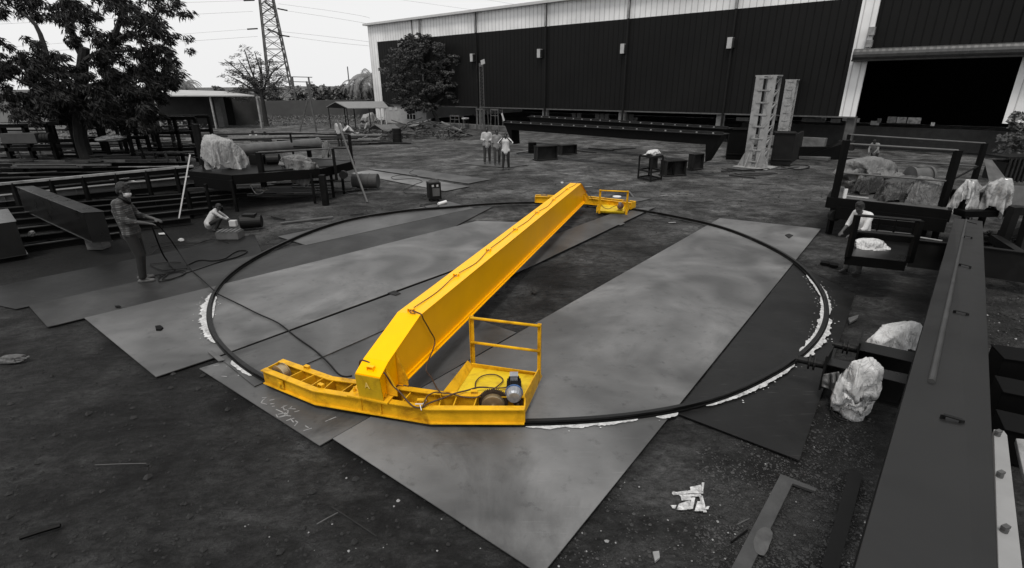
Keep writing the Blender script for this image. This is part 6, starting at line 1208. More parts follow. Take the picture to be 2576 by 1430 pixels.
# undergrowth and hedge by the wall
mb=MB(); rnd=random.Random(77)
for _ in range(160):
    x=rnd.uniform(640,985); y=rnd.uniform(295,318); g=G(x,y); g.y=min(g.y,56); leaves(mb,g+V(0,0,.25),(.5,.5,.3),26,.16,.08,rnd,-.2)
for _ in range(90):
    x=rnd.uniform(-20,420); g=V(AY(x,300,32).x,rnd.uniform(28,40),0); leaves(mb,g+V(0,0,.5),(.7,.7,.6),26,.2,.10,rnd,-.2)
tag(mb.build('undergrowth',LEAFM,loc=(0,0,0)),kind='stuff')
# right edge tree in front of the building
g=G(2552,455); Yx=g.y; cl=[]; rnd=random.Random(15)
for _ in range(46):
    x=rnd.uniform(2520,2640); y=rnd.uniform(285,395)
    if (x-2500)>(y-270)*-.9 and ((x-2580)/72)**2+((y-345)/62)**2<1: cl.append((AY(x,y,Yx+rnd.uniform(-.6,.6)),.20))
tree('broad_leaved_tree','broad-leaved tree with a pale trunk at the right edge of the picture',V(AY(2548,420,Yx).x,Yx,0),[AY(2550,405,Yx),AY(2556,370,Yx),AY(2570,330,Yx)],[(AY(2556,375,Yx),AY(2530,350,Yx),.03)],cl,14,.15,.10,LEAFM,16,.1,tr=(.13,.08),sub=3)
# ================================================================== LEFT YARD: STACKED STEELWORK
def gbar(a,b,z,wd,ht,mat,name,label,cat,group=None,top=None):
    "bar lying between two photo positions whose top is at height z"
    A,B=G(*a,z),G(*b,z); mb=MB(); h=ht; A.z=B.z=z-h/2; mb.bar(A,B,wd,h); o=tag(mb.build(name,mat,bev=.004),label,cat,group)
    return o
def ibeam(a,b,z,wd,ht,mat,label,group=None,topmat=None,name='steel_beam',cat='steel beam'):
    A,B=G(*a,z),G(*b,z); A.z=B.z=z; t=.014; mb=MB()
    up=V(0,0,1); mb.bar(A-up*t/2,B-up*t/2,wd,t); mb.bar(A-up*(ht-t/2),B-up*(ht-t/2),wd,t); mb.bar(A-up*ht/2,B-up*ht/2,.012,ht-2*t)
    d=(B-A).normalized(); L=(B-A).length; sd=d.cross(up)
    k=.8
    while k<L: c=A+d*k; mb.bar(c-sd*wd*.45-up*ht/2,c+sd*wd*.45-up*ht/2,.01,ht-2*t); k+=1.6
    o=mb.build(name,mat); tag(o,label,cat,group); return o
TOPL=M('pale_dusty_flange',.105,.75,var=.3,scale=5,stain=.05,stain_scale=2,stain_amt=.5)
DK=M('grimy_steel',.0035,.55,var=.6,scale=2,spec=.12,stain=.010,stain_scale=2,stain_amt=.35)
DKT=M('dull_flange',.022,.6,var=.5,scale=3,stain=.006,stain_scale=1.5,stain_amt=.6)
# long beams in front (nearest first)
rows=[((-90,640),(300,586),.12,'front-most'),((-90,612),(478,548),.16,'second from the front'),((-90,590),(560,520),.22,'third'),((-90,566),(600,500),.28,'fourth'),((-90,548),(620,486),.34,'fifth'),((-90,532),(640,474),.38,'sixth')]
for i,(a,b,z,w_) in enumerate(rows):
    ibeam(a,b,z,.14,.13,DK,'long black steel beam in the left stack, %s row from the yard'%w_,'long beams stacked at the left')
    A,B=G(*a,z),G(*b,z); mb=MB(); A.z=B.z=z+.006; sd=(B-A).normalized().cross(V(0,0,1)); mb.bar(A-sd*.0,B,.06,.008); tag(mb.build('flat_bar',DGR if i%2 else DKT),'thin flat bar lying along the %s long black beam'%w_.replace('front-most','front'),'flat bar','flat bars on the long beams')
ibeam((-90,500),(500,442),.5,.26,.30,TOPL,'long pale-topped channel running behind the masked man','long beams stacked at the left')
ibeam((-90,517),(500,460),.42,.16,.16,DK,'black beam just in front of the pale-topped channel','long beams stacked at the left')
# walkway with long bright handrail
wk=thing('long_walkway','long black walkway frame whose bright top edge runs to the covered hoist','walkway',loc=G(200,500))
A,B=G(-60,469,1.0),G(486,418,1.0); mb=MB(); mb.bar(A,B,.10,.06); mb.build('top_rail',LGR,wk)
mb=MB(); mb.bar(A-V(0,0,.10),B-V(0,0,.10),.05,.12); mb.bar(A-V(0,-.9,.3),B-V(0,-.9,.3),.3,.05); mb.build('edge_beam',BLK,wk)
for x in (15,100,178,262,345,430):
    t_=(x+60)/546; P=A.lerp(B,t_); mb=MB(); mb.bar(V(P.x,P.y,.0),P,.09); mb.build('post',DK,wk)
# big black girder pointing at the camera (dark top, closed end)
def boxbeam(name,label,p_near_l,p_near_r,p_far_r,bot,zb,mat,topmat=None,cat='girder',fl=.02,par=None):
    g=G(*bot,zb); zt=top_z(g,p_near_r[1]) ; a,b,c=G(*p_near_l,zt),G(*p_near_r,zt),G(*p_far_r,zt); d=a+c-b; mb=MB()
    up=V(0,0,1); h=zt-zb
    mb.extr([p-up*(h-.012) for p in (a,b,c,d)],(0,0,h-.024)); L=(c-b).normalized(); S_=(a-b).normalized()
    q=[a+S_*fl-L*fl,b-S_*fl-L*fl,c-S_*fl+L*fl,d+S_*fl+L*fl]; mb.extr([p-up*.012 for p in q],(0,0,.012)); mb.extr([p-up*h for p in q],(0,0,.012))
    o=fixnormals(mb.build(name,mat,bev=.003)); tag(o,label,cat); return o,(a,b,c,d),zt
boxbeam('box_girder','black box girder with a shiny top, its blunt end left of the masked man',(209,535),(260,532),(82,468),(268,608),.30,BLKG)
boxbeam('box_girder','pale-topped black box girder cut by the left edge of the picture',(-70,572),(38,557),(17,526),(64,641),.08,M('pale_top_girder',.006,.3,var=.3,spec=.5,stain=.12,stain_scale=.15,stain_amt=.2))
for (x,y,s_) in ((250,625,.35),(120,560,.4)):
    mb=MB(); g=G(x,y); mb.box(g+V(0,0,.14),(s_,.25,.28)); tag(mb.build('timber_packer',WOOD,bev=.01),'timber packer under the black box girder, %s one'%('near' if s_==.35 else 'far'),'packer')
mb=MB(); g=G(183,601); wrap(mb,g+V(-.6,0,.03),.28,.10,.05,31,.2,sub=3); tag(mb.build('plastic_scrap',LGR,smooth=True),'flat pale plastic scrap on the dark ground below the black box girder','scrap')
mb=MB(); g=G(80,590,.3); wrap(mb,g,.07,.07,.08,32,.3,sub=3); tag(mb.build('rag_bundle',M('pale_rag',.15,.9,var=.6,scale=20),smooth=True),'small pale rag between the two box girders at left','rag')
# row of tall black portal posts (walkway side frames standing on edge)
gb=[(3,424),(207,424),(318,418),(385,412),(449,410),(512,428)]
tp=[(-22,325),(179,323),(296,318),(361,317),(428,315),(487,312)]
fr=thing('guard_frame','row of tall black posts joined by rails standing behind the long walkway','frame',loc=G(300,420))
P=[G(x,y) for x,y in gb]
for (x,y),(tx,ty),g in zip(gb,tp,P):
    h=top_z(g,ty); mb=MB(); mb.bar(g,V(g.x,g.y,h),.10 if x!=512 else .15); mb.build('post',DGR,fr)
hs=[top_z(g,t[1]) for g,t in zip(P,tp)]
for f_,wd in ((.96,.06),(.55,.06),(.50,.03),(.25,.05)):
    for i in range(len(P)-1):
        mb=MB(); mb.bar(V(P[i].x,P[i].y,hs[i]*f_),V(P[i+1].x,P[i+1].y,hs[i+1]*f_),.05,wd); mb.build('rail_bar',MGR if f_ in(.55,) else DK,fr)
# second set further back with thick horizontal boxes
def longbox(x0,y0,x1,y1,Y,wd,ht,mat,label,name='box_section',cat='box section',group=None):
    a,b=AY(x0,y0,Y),AY(x1,y1,Y); a.z=b.z=(a.z+b.z)/2; mb=MB(); mb.bar(a,b,wd,ht); 
    return tag(mb.build(name,mat,bev=.005),label,cat,group),a,b
def rack(name,label,x0,x1,ytop,Y,levels,mat,n=4):
    t=thing(name,label,'rack',loc=V(AY((x0+x1)/2,ytop,Y).x,Y,0)); a,b=AY(x0,ytop,Y),AY(x1,ytop,Y); z=a.z
    for k in range(n):
        p=a.lerp(b,k/(n-1)); 
        for dy in (0,1.1): mb=MB(); mb.bar(V(p.x,Y+dy,0),V(p.x,Y+dy,z),.12); mb.build('post',mat,t)
    for f_ in levels:
        for dy in (0,1.1): mb=MB(); mb.bar(V(a.x,Y+dy,z*f_),V(b.x,Y+dy,z*f_),.12,.14); mb.build('shelf_beam',mat,t)
    return t,a,b,z
r1,a,b,z1=rack('storage_rack','black storage rack with thick top beam below the big tree',128,314,306,22.5,(1,.62,.3),DK,4)
r2,a2,b2,z2=rack('storage_rack','black storage rack to the right of the tree trunk, nearer the shed',332,490,299,24,(1,.7,.35),DK,4)
r3,a3,b3,z3=rack('storage_rack','black storage rack with a bright top edge at the far left edge',-60,118,318,21,(1,.55,.25),DK,4)
mb=MB(); mb.bar(V(a3.x,20.9,z3+.09),V(b3.x,20.9,z3+.09),.2,.03); tag(mb.build('flat_bar',LGR),'bright flat bar on top of the far left rack','flat bar')
mb=MB(); p,q=AY(16,348,20.4),AY(104,348,20.4); mb.bar(V(p.x,20.4,p.z),V(q.x,20.4,p.z),.5,.36); tag(mb.build('steel_bin',M('grey_bin',.035,.7,var=.3),bev=.01),'dull grey steel bin in the rack at far left','bin')
c=AY(116,347,20.3); drum(c+V(-.14,0,0),.19,.36,(1,0,0),'small black drum lying beside the grey bin in the left rack',BLK2)
mb=MB(); c=AY(281,349,21.3); wrap(mb,c,.62,.35,.14,41,.35,sub=4); tag(mb.build('tarpaulin_bundle',POLYW,smooth=True),'white crumpled tarpaulin bundle lying on the rack in the left yard','tarpaulin')
mb=MB(); c=G(311,453,.6); wrap(mb,c,.45,.12,.08,42,.4,sub=3); tag(mb.build('plastic_sheet',POLYW,smooth=True),'thin white plastic sheet on the long bright handrail, above the masked man','plastic sheet')
# loose bars stacked in the racks and on the ground
rnd=random.Random(52)
BM=[DK,DKT,MGR,M('bright_bar',.17,.6,var=.4,scale=8),M('brown_grey_bar',.03,.7,var=.5)]
def loose(n,x0,x1,ya,yb,za,zb_,label,group,L0,L1,seed,pm=(.42,.28,.15,.05,.1),slope=-.09,jit=.05,th=(.03,.09)):
    rnd=random.Random(seed)
    for i in range(n):
        x=rnd.uniform(x0,x1); y=rnd.uniform(ya,yb)+slope*(x-x0); z=rnd.uniform(za,zb_); c=G(x,y,z); L=rnd.uniform(L0,L1); a=rnd.gauss(.02,jit)
        d=V(math.cos(a),math.sin(a),rnd.gauss(0,.01)); r_=rnd.random(); s=0
        for k,p_ in enumerate(pm):
            s+=p_
            if r_<s: break
        w_=rnd.uniform(*th); mb=MB()
        if rnd.random()<.5: mb.bar(c-d*L/2,c+d*L/2,w_,w_*.8)
        else:
            sd=d.cross(V(0,0,1)); mb.bar(c-d*L/2,c+d*L/2,w_,.01); mb.bar(c-d*L/2+sd*w_/2-V(0,0,w_/2),c+d*L/2+sd*w_/2-V(0,0,w_/2),.01,w_)
        tone=('black','dull dark','mid-grey','bright','brownish')[k]; xs_=pix(c)[0]; pos=('left','middle','right')[min(2,max(0,int((xs_-x0)/(x1-x0)*3)))]
        tag(mb.build('steel_section',BM[k]),label.replace('loose ','').replace('the tangle between the walkway and the black racks','the tangle behind the walkway').replace(' below the big tree','').replace('long straight ','').replace('pale bar','bar').replace('steel section','section').replace('bar end','bar',1)+', '+tone+', '+('long' if L>(L0+L1)/2 else 'short')+', at '+pos,'steel section',group)
loose(170,-60,470,408,438,.05,.75,'loose steel section in the tangle between the walkway and the black racks','loose sections in the left yard',.8,3.5,61)
loose(100,-60,480,362,405,.1,.9,'loose steel section on or under the black racks below the big tree','loose sections in the black racks',.8,3.0,62)
loose(26,0,600,470,535,.0,.3,'loose bar lying among the long beams behind the two workers','loose bars on the long beams',.5,2.2,63,slope=-.09)
loose(34,420,880,332,352,.1,.6,'long straight pale bar in the stock behind the covered hoist','long bar stock behind the hoist',4,9,64,pm=(.15,.15,.35,.35,0),slope=0,jit=.03,th=(.05,.12))
loose(18,440,800,352,372,.1,.5,'long straight bar in the nearer stock behind the covered hoist','nearer bar stock behind the hoist',3,6,65,pm=(.2,.2,.35,.25,0),slope=0,jit=.03)
loose(26,600,860,440,500,.0,.12,'loose bar lying on the ground under the covered hoist','loose bars under the hoist',.8,3,66,pm=(.4,.3,.25,.05,0),slope=-.05,jit=.08,th=(.02,.06))
loose(14,880,1000,355,364,.02,.1,'bar end lying on the dirt beside the little hut','bars beside the little hut',.8,3,67,pm=(.5,.3,.2,0,0),slope=-.02)
for i in range(26):   # upright and slanting pieces in the tangle
    rnd=random.Random(500+i); x=rnd.uniform(0,470); y=rnd.uniform(405,440); g=G(x,y); h=rnd.uniform(.4,1.1); a=rnd.uniform(-.5,.5)
    mb=MB(); mb.bar(g,g+V(math.sin(a)*h,rnd.uniform(-.2,.2),h),rnd.uniform(.03,.08)); tag(mb.build('steel_offcut',BM[rnd.choice((0,1,4))]),'short leaning offcut in the tangle of steel at left','offcut','leaning offcuts at left')
# dark low ground clutter behind
for i,(ya,yb,z,h_) in enumerate(((462,452,.35,'nearest'),(449,441,.42,'second nearest'),(437,430,.45,'middle'),(424,419,.45,'second farthest'),(412,408,.5,'farthest'))):
    ibeam((-90,ya),(478,yb),z,.30,.34,DK,'dark long beam in the tangle behind the bright-edged walkway, %s of the five'%h_)
    for k in range(7):
        rnd=random.Random(900+i*10+k); x=-60+k*78+rnd.uniform(-15,15); t_=(x+90)/568; y=ya+(yb-ya)*t_; c=G(x,y,z+.02); L=rnd.uniform(.5,1.6); a_=rnd.gauss(.05,.15); mb=MB(); mb.bar(c-V(math.cos(a_),math.sin(a_),0)*L/2,c+V(math.cos(a_),math.sin(a_),.02)*L/2,rnd.uniform(.03,.08),.025)
        tag(mb.build('flat_bar',(DKT,MGR,DGR,BM[3],DKT)[rnd.randrange(5)]),'short flat across the %s dark beam behind the walkway, number %d from the left'%(h_,k+1),'flat bar','flats on the beams behind the walkway')
# ------------------------------------------------------------------ covered hoist platform
gL=G(485,547); zd=top_z(gL,437); zd=.98
hp=thing('hoist_platform','black hoist platform on legs carrying a drum and sheet-covered machinery','platform',loc=G(680,520))
cor=[G(476,431,zd),G(585,442,zd),G(805,426,zd),G(890,406,zd),G(800,400,zd),G(530,408,zd)]
mb=MB(); mb.extr([p-V(0,0,.05) for p in cor],(0,0,.05)); fixnormals(mb.build('deck',DK,hp))
mb=MB(); 
for a,b in zip(cor,cor[1:]+cor[:1]): mb.bar(a-V(0,0,.12),b-V(0,0,.12),.06,.26)
mb.bar(cor[0].lerp(cor[1],.1)-V(0,0,.28),cor[1]-V(0,0,.30),.1,.3); mb.build('edge_beam',BLK,hp)
def hpost(bx,by,zb,tx,ty,w_,mat=DK,name='railing_post'):
    g=G(bx,by,zb); h=top_z(V(g.x,g.y,0),ty); mb=MB(); mb.bar(V(g.x,g.y,zb),V(g.x,g.y,h),w_); mb.build(name,mat,hp); return V(g.x,g.y,h)
a1=hpost(517,424,zd,486,313,.12); a2_=hpost(886,408,zd,877,340,.08); 
a3_=G(530,408,zd); b3_=hpost(560,404,zd,545,342,.05); b4_=hpost(740,401,zd,728,337,.05)
for f_ in (1,.5):
    mb=MB(); q=[V(p.x,p.y,zd+(a2_.z-zd)*f_) for p in (b3_,b4_,a2_)]; mb.tube(q,.022,6); mb.build('rail_bar',DK,hp)
# front hanging side frame
zq=.55
f1=G(665,471,zq); f2=G(847,454,zq); h1=top_z(V(f1.x,f1.y,0),384); h2=top_z(V(f2.x,f2.y,0),374)
for p,h,w_ in ((f1,h1,.13),(f2,h2,.07)): mb=MB(); mb.bar(p,V(p.x,p.y,h),w_); mb.build('railing_post',DK,hp)
for f_,m_ in ((1,MGR),(.45,DK),(.02,DK)): mb=MB(); mb.tube([V(f1.x,f1.y,zq+(h1-zq)*f_),V(f2.x,f2.y,zq+(h2-zq)*f_)],.024,6); mb.build('rail_bar',m_,hp)
for bx,by,w_ in ((485,547,.09),(534,545,.07),(597,532,.07),(793,512,.06),(820,516,.16),(840,497,.07),(866,488,.07)):
    g=G(bx,by); mb=MB(); mb.bar(g,V(g.x,g.y,zd-.1),w_); mb.build('leg',DK,hp)
mb=MB(); a,b=G(485,547),G(534,545); mb.bar(V(a.x,a.y,.75),V(b.x,b.y,.75),.08); mb.bar(V(a.x,a.y,.05),V(b.x,b.y,.05),.06); mb.build('leg_brace',DGR,hp)
# rope drum
zc=zd+.42; da,db=AY(602,378,G(640,420,zd).y),AY(803,361,G(800,415,zd).y); db.z=da.z=zc
da=G(598,380,zc); db=G(803,362,zc)
mb=MB(); mb.tube([da,da.lerp(db,.02),da.lerp(db,.03),da.lerp(db,.97),da.lerp(db,.98),db],[.22,.22,.19,.19,.22,.22],28); 
tag(mb.build('rope_drum',M('drum_grey',.06,.5,var=.3,scale=6,stain=.018,stain_scale=2,stain_amt=.4),smooth=False),'long grey rope drum lying on the hoist platform','drum')
mb=MB(); 
for t_ in (.15,.85): c=da.lerp(db,t_); mb.bar(V(c.x,c.y,zd),V(c.x,c.y,zc-.12),.12)
tag(mb.build('drum_cradle',BLK),'black cradle under the grey rope drum','cradle')
def cover(x0,y0,x1,y1,Y,mat,label,seed,amp=.22,dy=.3,sub=5,name='plastic_cover',cat='plastic cover',freq=2.2,flat=True,kind=None):
    a,b=AY(x0,y0,Y),AY(x1,y1,Y); c=(a+b)/2; mb=MB(); wrap(mb,c,abs(b.x-a.x)*.58,dy,abs(a.z-b.z)*.55,seed,amp,False,sub,freq,kind); return tag(mb.build(name,mat,smooth=True),label,cat)
Yd=G(560,428,zd).y+.15
cover(505,342,620,426,Yd,POLY,'big crumpled grey polythene cover over a machine at the left of the hoist platform',51,.25,.45,kind='A')
cover(806,356,834,396,G(830,412,zd).y,POLYM,'small wrapped gearbox at the right end of the rope drum',52,.3,.12,4)
Yf=(f1.y+f2.y)/2
cover(706,391,800,440,Yf+.05,POLYM,'grey sheet thrown over a motor in front of the rope drum',53,.22,.16,5)
# hanging rag part
mb=MB(); n_=14
def cloth(mb,px,Y,seed,fold=.05,n=16,m=14):
    "hanging sheet filling the quad px (tl,tr,br,bl) with folds"
    N=len(mb.v)
    for j in range(m+1):
        for i in range(n+1):
            u,v=i/n,j/m; x=(px[0][0]*(1-u)+px[1][0]*u)*(1-v)+(px[3][0]*(1-u)+px[2][0]*u)*v; y=(px[0][1]*(1-u)+px[1][1]*u)*(1-v)+(px[3][1]*(1-u)+px[2][1]*u)*v
            y+=v*6*noise.noise(V(u*6,seed,0)); mb.v.append(AY(x,y,Y+fold*math.sin(u*17+seed+v*2)+fold*1.2*noise.noise(V(u*4,v*3,seed))))
    for j in range(m):
        for i in range(n): a=N+j*(n+1)+i; mb.f.append((a,a+1,a+n+2,a+n+1))
cloth(mb,[(708,395),(798,410),(775,470),(735,462)],Yf-.12,3,.05); cl_=mb.build('hanging_sheet',POLYM,smooth=True); sl=cl_.modifiers.new('thick','SOLIDIFY'); sl.thickness=.008; tag(cl_,'crumpled sheet hanging over the front rail of the hoist platform','sheet')
mb=MB(); c=G(668,402,zd+.15); mb.tube([c,c+V(.08,.05,0),c+V(.4,.1,0)],[.15,.17,.17],16); mb.box(c+V(-.3,.15,-.05),(.45,.3,.4)); tag(mb.build('hoist_motor',BLK2),'dark hoist motor and gearbox in front of the rope drum','motor')
mb=MB(); c=G(864,440,.78); mb.tube([c-V(0,.06,0),c+V(0,.06,0)],.12,20); tag(mb.build('trolley_wheel',BLK2),'black trolley wheel under the right end of the hoist platform','wheel')
mb=MB(); mb.tube(smooth([G(620,445,zd-.1),G(632,470,.6),G(645,488,.4),G(662,484,.4),G(668,470,.5),G(655,460,.62)]),.012,6); tag(mb.build('pale_hose',LGR,smooth=True),'pale loop of hose hanging below the hoist platform','hose')
mb=MB(); wrap(mb,G(655,478,.3),.28,.06,.04,55,.3,sub=3); tag(mb.build('plastic_scrap',POLYW,smooth=True),'white plastic strip lying under the hoist platform','plastic scrap')
# leaning poles
g=G(924,510); t_=AY(848,303,g.y+1.6); mb=MB(); mb.bar(g,t_,.05); tag(mb.build('leaning_pole',MGR),'long grey pole leaning against the right end of the hoist platform','pole')
g=G(449,557); t_=AY(478,390,g.y+.25); mb=MB(); mb.bar(g,t_,.055,.03); tag(mb.build('white_pole',M('white_pole_paint',.62,.5,var=.1)),'white square pole leaning beside the hoist platform, left of the squatting man','pole')
g=G(912,466); drum(G(889,456,.27),.25,.85,(1,-.05,0),'grey-brown steel drum lying on its side beyond the leaning pole',M('dull_drum',.035,.7,var=.4))
gbar((706,560),(838,545),.04,.09,.03,MGR,'flat_bar','grey channel piece lying on the dirt outside the rail, right of the crouching worker','flat bar')
gbar((683,543),(716,551),.05,.05,.04,DGR,'angle_iron','short dark angle iron on the dirt just right of the lying motor','angle iron')
gbar((880,540),(915,536),.03,.06,.02,DGR,'flat_bar','short dark flat on the dirt near the far arc of the rail','flat bar')
for k,(x,y) in enumerate(((895,478),(905,484),(930,483))): gbar((x-30,y+4),(x+28,y-2),.05,.05,.04,BM[k],'steel_offcut','offcut lying at the foot of the long leaning pole, %s'%('nearest','middle','farthest')[k],'offcut')
# machine parts by the squatting man
mb=MB(); c=G(602,560,.17); mb.tube([c,c+V(.04,.02,0),c+V(.5,.12,0)],[.14,.17,.15],22); mb.box(c+V(.25,.06,.17),(.3,.18,.06)); tag(fixnormals(mb.build('electric_motor',BLK2)),'black electric motor lying on the ground in front of the squatting man','motor')
mb=MB(); g=G(580,600)
for i in range(5): mb.box(g+V(-.2+.1*i,.0,.18),(.06,.28,.03))
mb.box(g+V(0,-.12,.09),(.5,.03,.16)); mb.box(g+V(-.24,.02,.09),(.03,.3,.16)); mb.box(g+V(0,.14,.09),(.5,.03,.16)); mb.box(g+V(.24,.02,.09),(.03,.3,.16)); tag(mb.build('slatted_box',M('grey_slats',.07,.7,var=.4)),'low slatted steel box just in front of the squatting man','box')
mb=MB(); mb.box(G(590,590)+V(0,.05,.26),(.16,.12,.14)); tag(mb.build('paper_packet',PALE,bev=.01),'pale packet standing on the low slatted box','packet')
mb=MB(); wrap(mb,G(456,604,.03),.07,.05,.04,56,.4,sub=2); tag(mb.build('crumpled_paper',PALE),'crumpled white paper on the dirt right of the masked man','paper')
flat([(398,587),(415,585),(417,589),(400,590)],.02,.01,PALE,'paper_scrap','flat white paper scrap on the dirt just right of the masked man','paper')
# welding machine
g=G(1091,506); wm=thing('welding_machine','small black welding machine topped with a coiled lead, left of the yellow girder\'s far end','welding machine',loc=g)
mb=MB(); mb.box(g+V(0,.18,.30),(.36,.42,.5),.35); bd=mb.build('machine_body',BLK2,wm,bev=.01)
mb=MB(); f_=Matrix.Rotation(.35,3,'Z'); mb.box(g+V(0,.18,0)+f_@V(.02,-.215,.27),(.22,.012,.24),.35); mb.build('front_panel',MGR,bd)
for i in (-1,1): mb=MB(); mb.box(g+V(0,.18,0)+f_@V(i*.07,-.216,.46),(.06,.014,.06),.35); mb.build('dial',PALE,bd)
mb=MB()
for k in range(4): mb.tube([g+V(0,.18,.56+.018*k)+V(math.cos(t*.5)*(.17-.02*k),math.sin(t*.5)*(.16-.02*k),0) for t in range(13)],.013,6)
mb.build('lead_coil',MGR,wm,smooth=True); 
mb=MB()
for i in (-1,1):
    for j in (-1,1): mb.tube([g+V(i*.13-.02,.18+j*.14,.045),g+V(i*.13+.02,.18+j*.14,.045)],.045,12)
mb.build('caster',BLK,wm)
mb=MB(); c=G(1103,514,.05); mb.tube([c,c+V(.20,.22,.02)],[.05,.05],12); tag(mb.build('white_canister',WHT,bev=.004),'small white canister lying beside the welding machine','canister')
# cables on the ground
def cab(pts,label,r=.010,z=.02,mat=CABLE,name='power_cable',cat='cable'):
    P=[G(p[0],p[1],p[2] if len(p)>2 else z) for p in pts]; mb=MB(); mb.tube(smooth(P,6),r,6); return tag(mb.build(name,mat,smooth=True),label,cat)
cab([(1062,515),(1057,519),(1075,523),(1100,521),(1103,516),(1085,513),(1066,517),(1080,525),(1104,520),(1100,505)],'black cable coiled on the ground in front of the welding machine',.011)
cab([(1072,503),(1060,498),(1070,490),(1040,488),(1022,488),(1015,478),(1030,472),(1045,464),(1062,458),(1052,452),(1030,450),(995,452),(985,446),(1010,441),(1050,443),(1030,436),(1040,428)],'thin cable wandering from the welding machine over the pale plate',.010)
cab([(380,563,.0+1.03),(388,585,.85),(397,610,.6),(410,640,.28),(420,656,.08),(430,668,.03),(440,680,.02)],'thick black hose hanging from the masked man\'s hands to the ground',.014)
cab([(394,558,1.03),(410,580,.8),(430,605,.5),(450,635,.22),(478,675,.04),(505,700,.05),(535,728,.09),(545,738,.06),(600,765,.045),(650,790,.045),(700,813,.045),(745,848,.045),(790,880,.045),(825,912,.045),(850,940,.05),(868,948,.06),(886,946,.06)],'long black cable from the masked man across the rail to the yellow crane',.011)
cab([(398,700),(405,692),(440,683),(462,681),(466,688),(445,698),(415,707),(400,708),(402,698),(430,688),(455,684),(460,692),(430,702),(408,703),(420,690),(380,694),(372,690)],'loops of black cable at the masked man\'s feet',.010,.03)
cab([(470,676),(440,678),(410,680),(380,668),(384,664),(430,660),(455,661)],'black cable loop on the plate behind the masked man\'s feet',.008,.03)
cab([(470,668),(501,655),(535,656),(565,651),(585,638),(602,631),(620,631),(619,636),(595,647),(565,655),(530,667),(501,677),(460,690)],'long loose cable loop on the dirt left of the rail, right of the masked man',.011)
cab([(380,640),(400,625),(440,617),(480,618),(520,605),(560,600)],'cable snaking from the masked man\'s side towards the squatting man',.008)
cab([(380,622),(420,610),(470,612),(500,612),(540,602),(575,612)],'second thin cable between the masked and squatting men',.007)
# ================================================================== RIGHT SIDE: BLACK CRANE AND LOADED PLATFORM
GT=M('dark_girder_top',.0125,.42,var=.22,scale=1.2,spec=.3,stain=.007,stain_scale=.5,stain_amt=.5)
zF=.85; FL_,FR_=G(2401,549,zF),G(2472,557,zF); Wd=(FR_-FL_).length
best=None
for i in range(400):
    z=.6+i*.005
    if z>2.9: break
    a,b=G(2150,1430,z),G(2511,1430,z); e=abs((b-a).length-Wd)
    if best is None or e<best[0]: best=(e,z,a,b)
_,zN,NL_,NR_=best
print('girder near z',zN,'width',Wd,NL_,NR_,FL_,FR_)
bc=thing('black_crane_girder','long black box girder with a pipe on top, running out of the bottom right corner','girder',loc=V(FL_.x,FL_.y-3,0))
ext=(NL_-FL_)*.15; ext2=(NR_-FR_)*.15
tl_,tr_,nl_,nr_=FL_,FR_,NL_+ext,NR_+ext2
mb=MB(); mb.extr([nl_,nr_,tr_,tl_],(0,0,-.016)); fixnormals(mb.build('top_flange',GT,bc,bev=.003))
hw=.62; ins=(tr_-tl_).normalized()*.035
mb=MB(); q=[nl_+ins,nr_-ins,tr_-ins,tl_+ins]; up=V(0,0,1)
mb.add([p-up*.017 for p in q]+[p-up*hw for p in q],[(0,1,2,3),(4,5,6,7),(0,1,5,4),(1,2,6,5),(2,3,7,6),(3,0,4,7)]); fixnormals(mb.build('web_box',BLK,bc))
mb=MB(); q=[nl_,nr_,tr_,tl_]; mb.add([p-up*hw for p in q]+[p-up*(hw+.02) for p in q],[(0,1,2,3),(4,5,6,7),(0,1,5,4),(1,2,6,5),(2,3,7,6),(3,0,4,7)]); fixnormals(mb.build('bottom_flange',BLK2,bc))
gn=(tr_-tl_).cross(nl_-tl_).normalized(); gn=gn if gn.z>0 else -gn
def GT_(x,y,h=0):
    "point on the girder's top plane"
    v=ray(x,y); t=(tl_-CAM).dot(gn)/v.dot(gn); return CAM+v*t+gn*h
for x0,y0,x1,y1 in ((2399,792,2431,800),(2368,1061,2415,1075),(2424,600,2443,603),(2413,672,2439,679),(2430,551,2444,553)):
    a,b=GT_(x0,y0),GT_(x1,y1); d=(nl_-tl_).normalized(); mb=MB(); h=gn*.035
    mb.bar(a+h,b+h,.022,.006,up=gn); mb.bar(a,a+h,.006,.022); mb.bar(b,b+h,.006,.022); mb.build('cable_lug',BLK2,bc)
mb=MB(); mb.tube([GT_(2430,556,.022),GT_(2341,968,.016)],.016,12); tag(mb.build('steel_pipe',M('grey_brown_pipe',.030,.5,var=.4,scale=6)),'straight steel pipe lying along the top of the black girder','pipe')
mb=MB(); mb.bar(GT_(2362,913,.006),GT_(2420,934,.006),.010); tag(mb.build('thin_rod',DGR),'thin rod lying crosswise beside the pipe\'s near end on the black girder','rod')
mb=MB(); mb.bar(GT_(2434,559,.006),GT_(2457,565,.006),.010); tag(mb.build('thin_rod',DGR),'thin rod at the far end of the black girder by the pipe','rod')
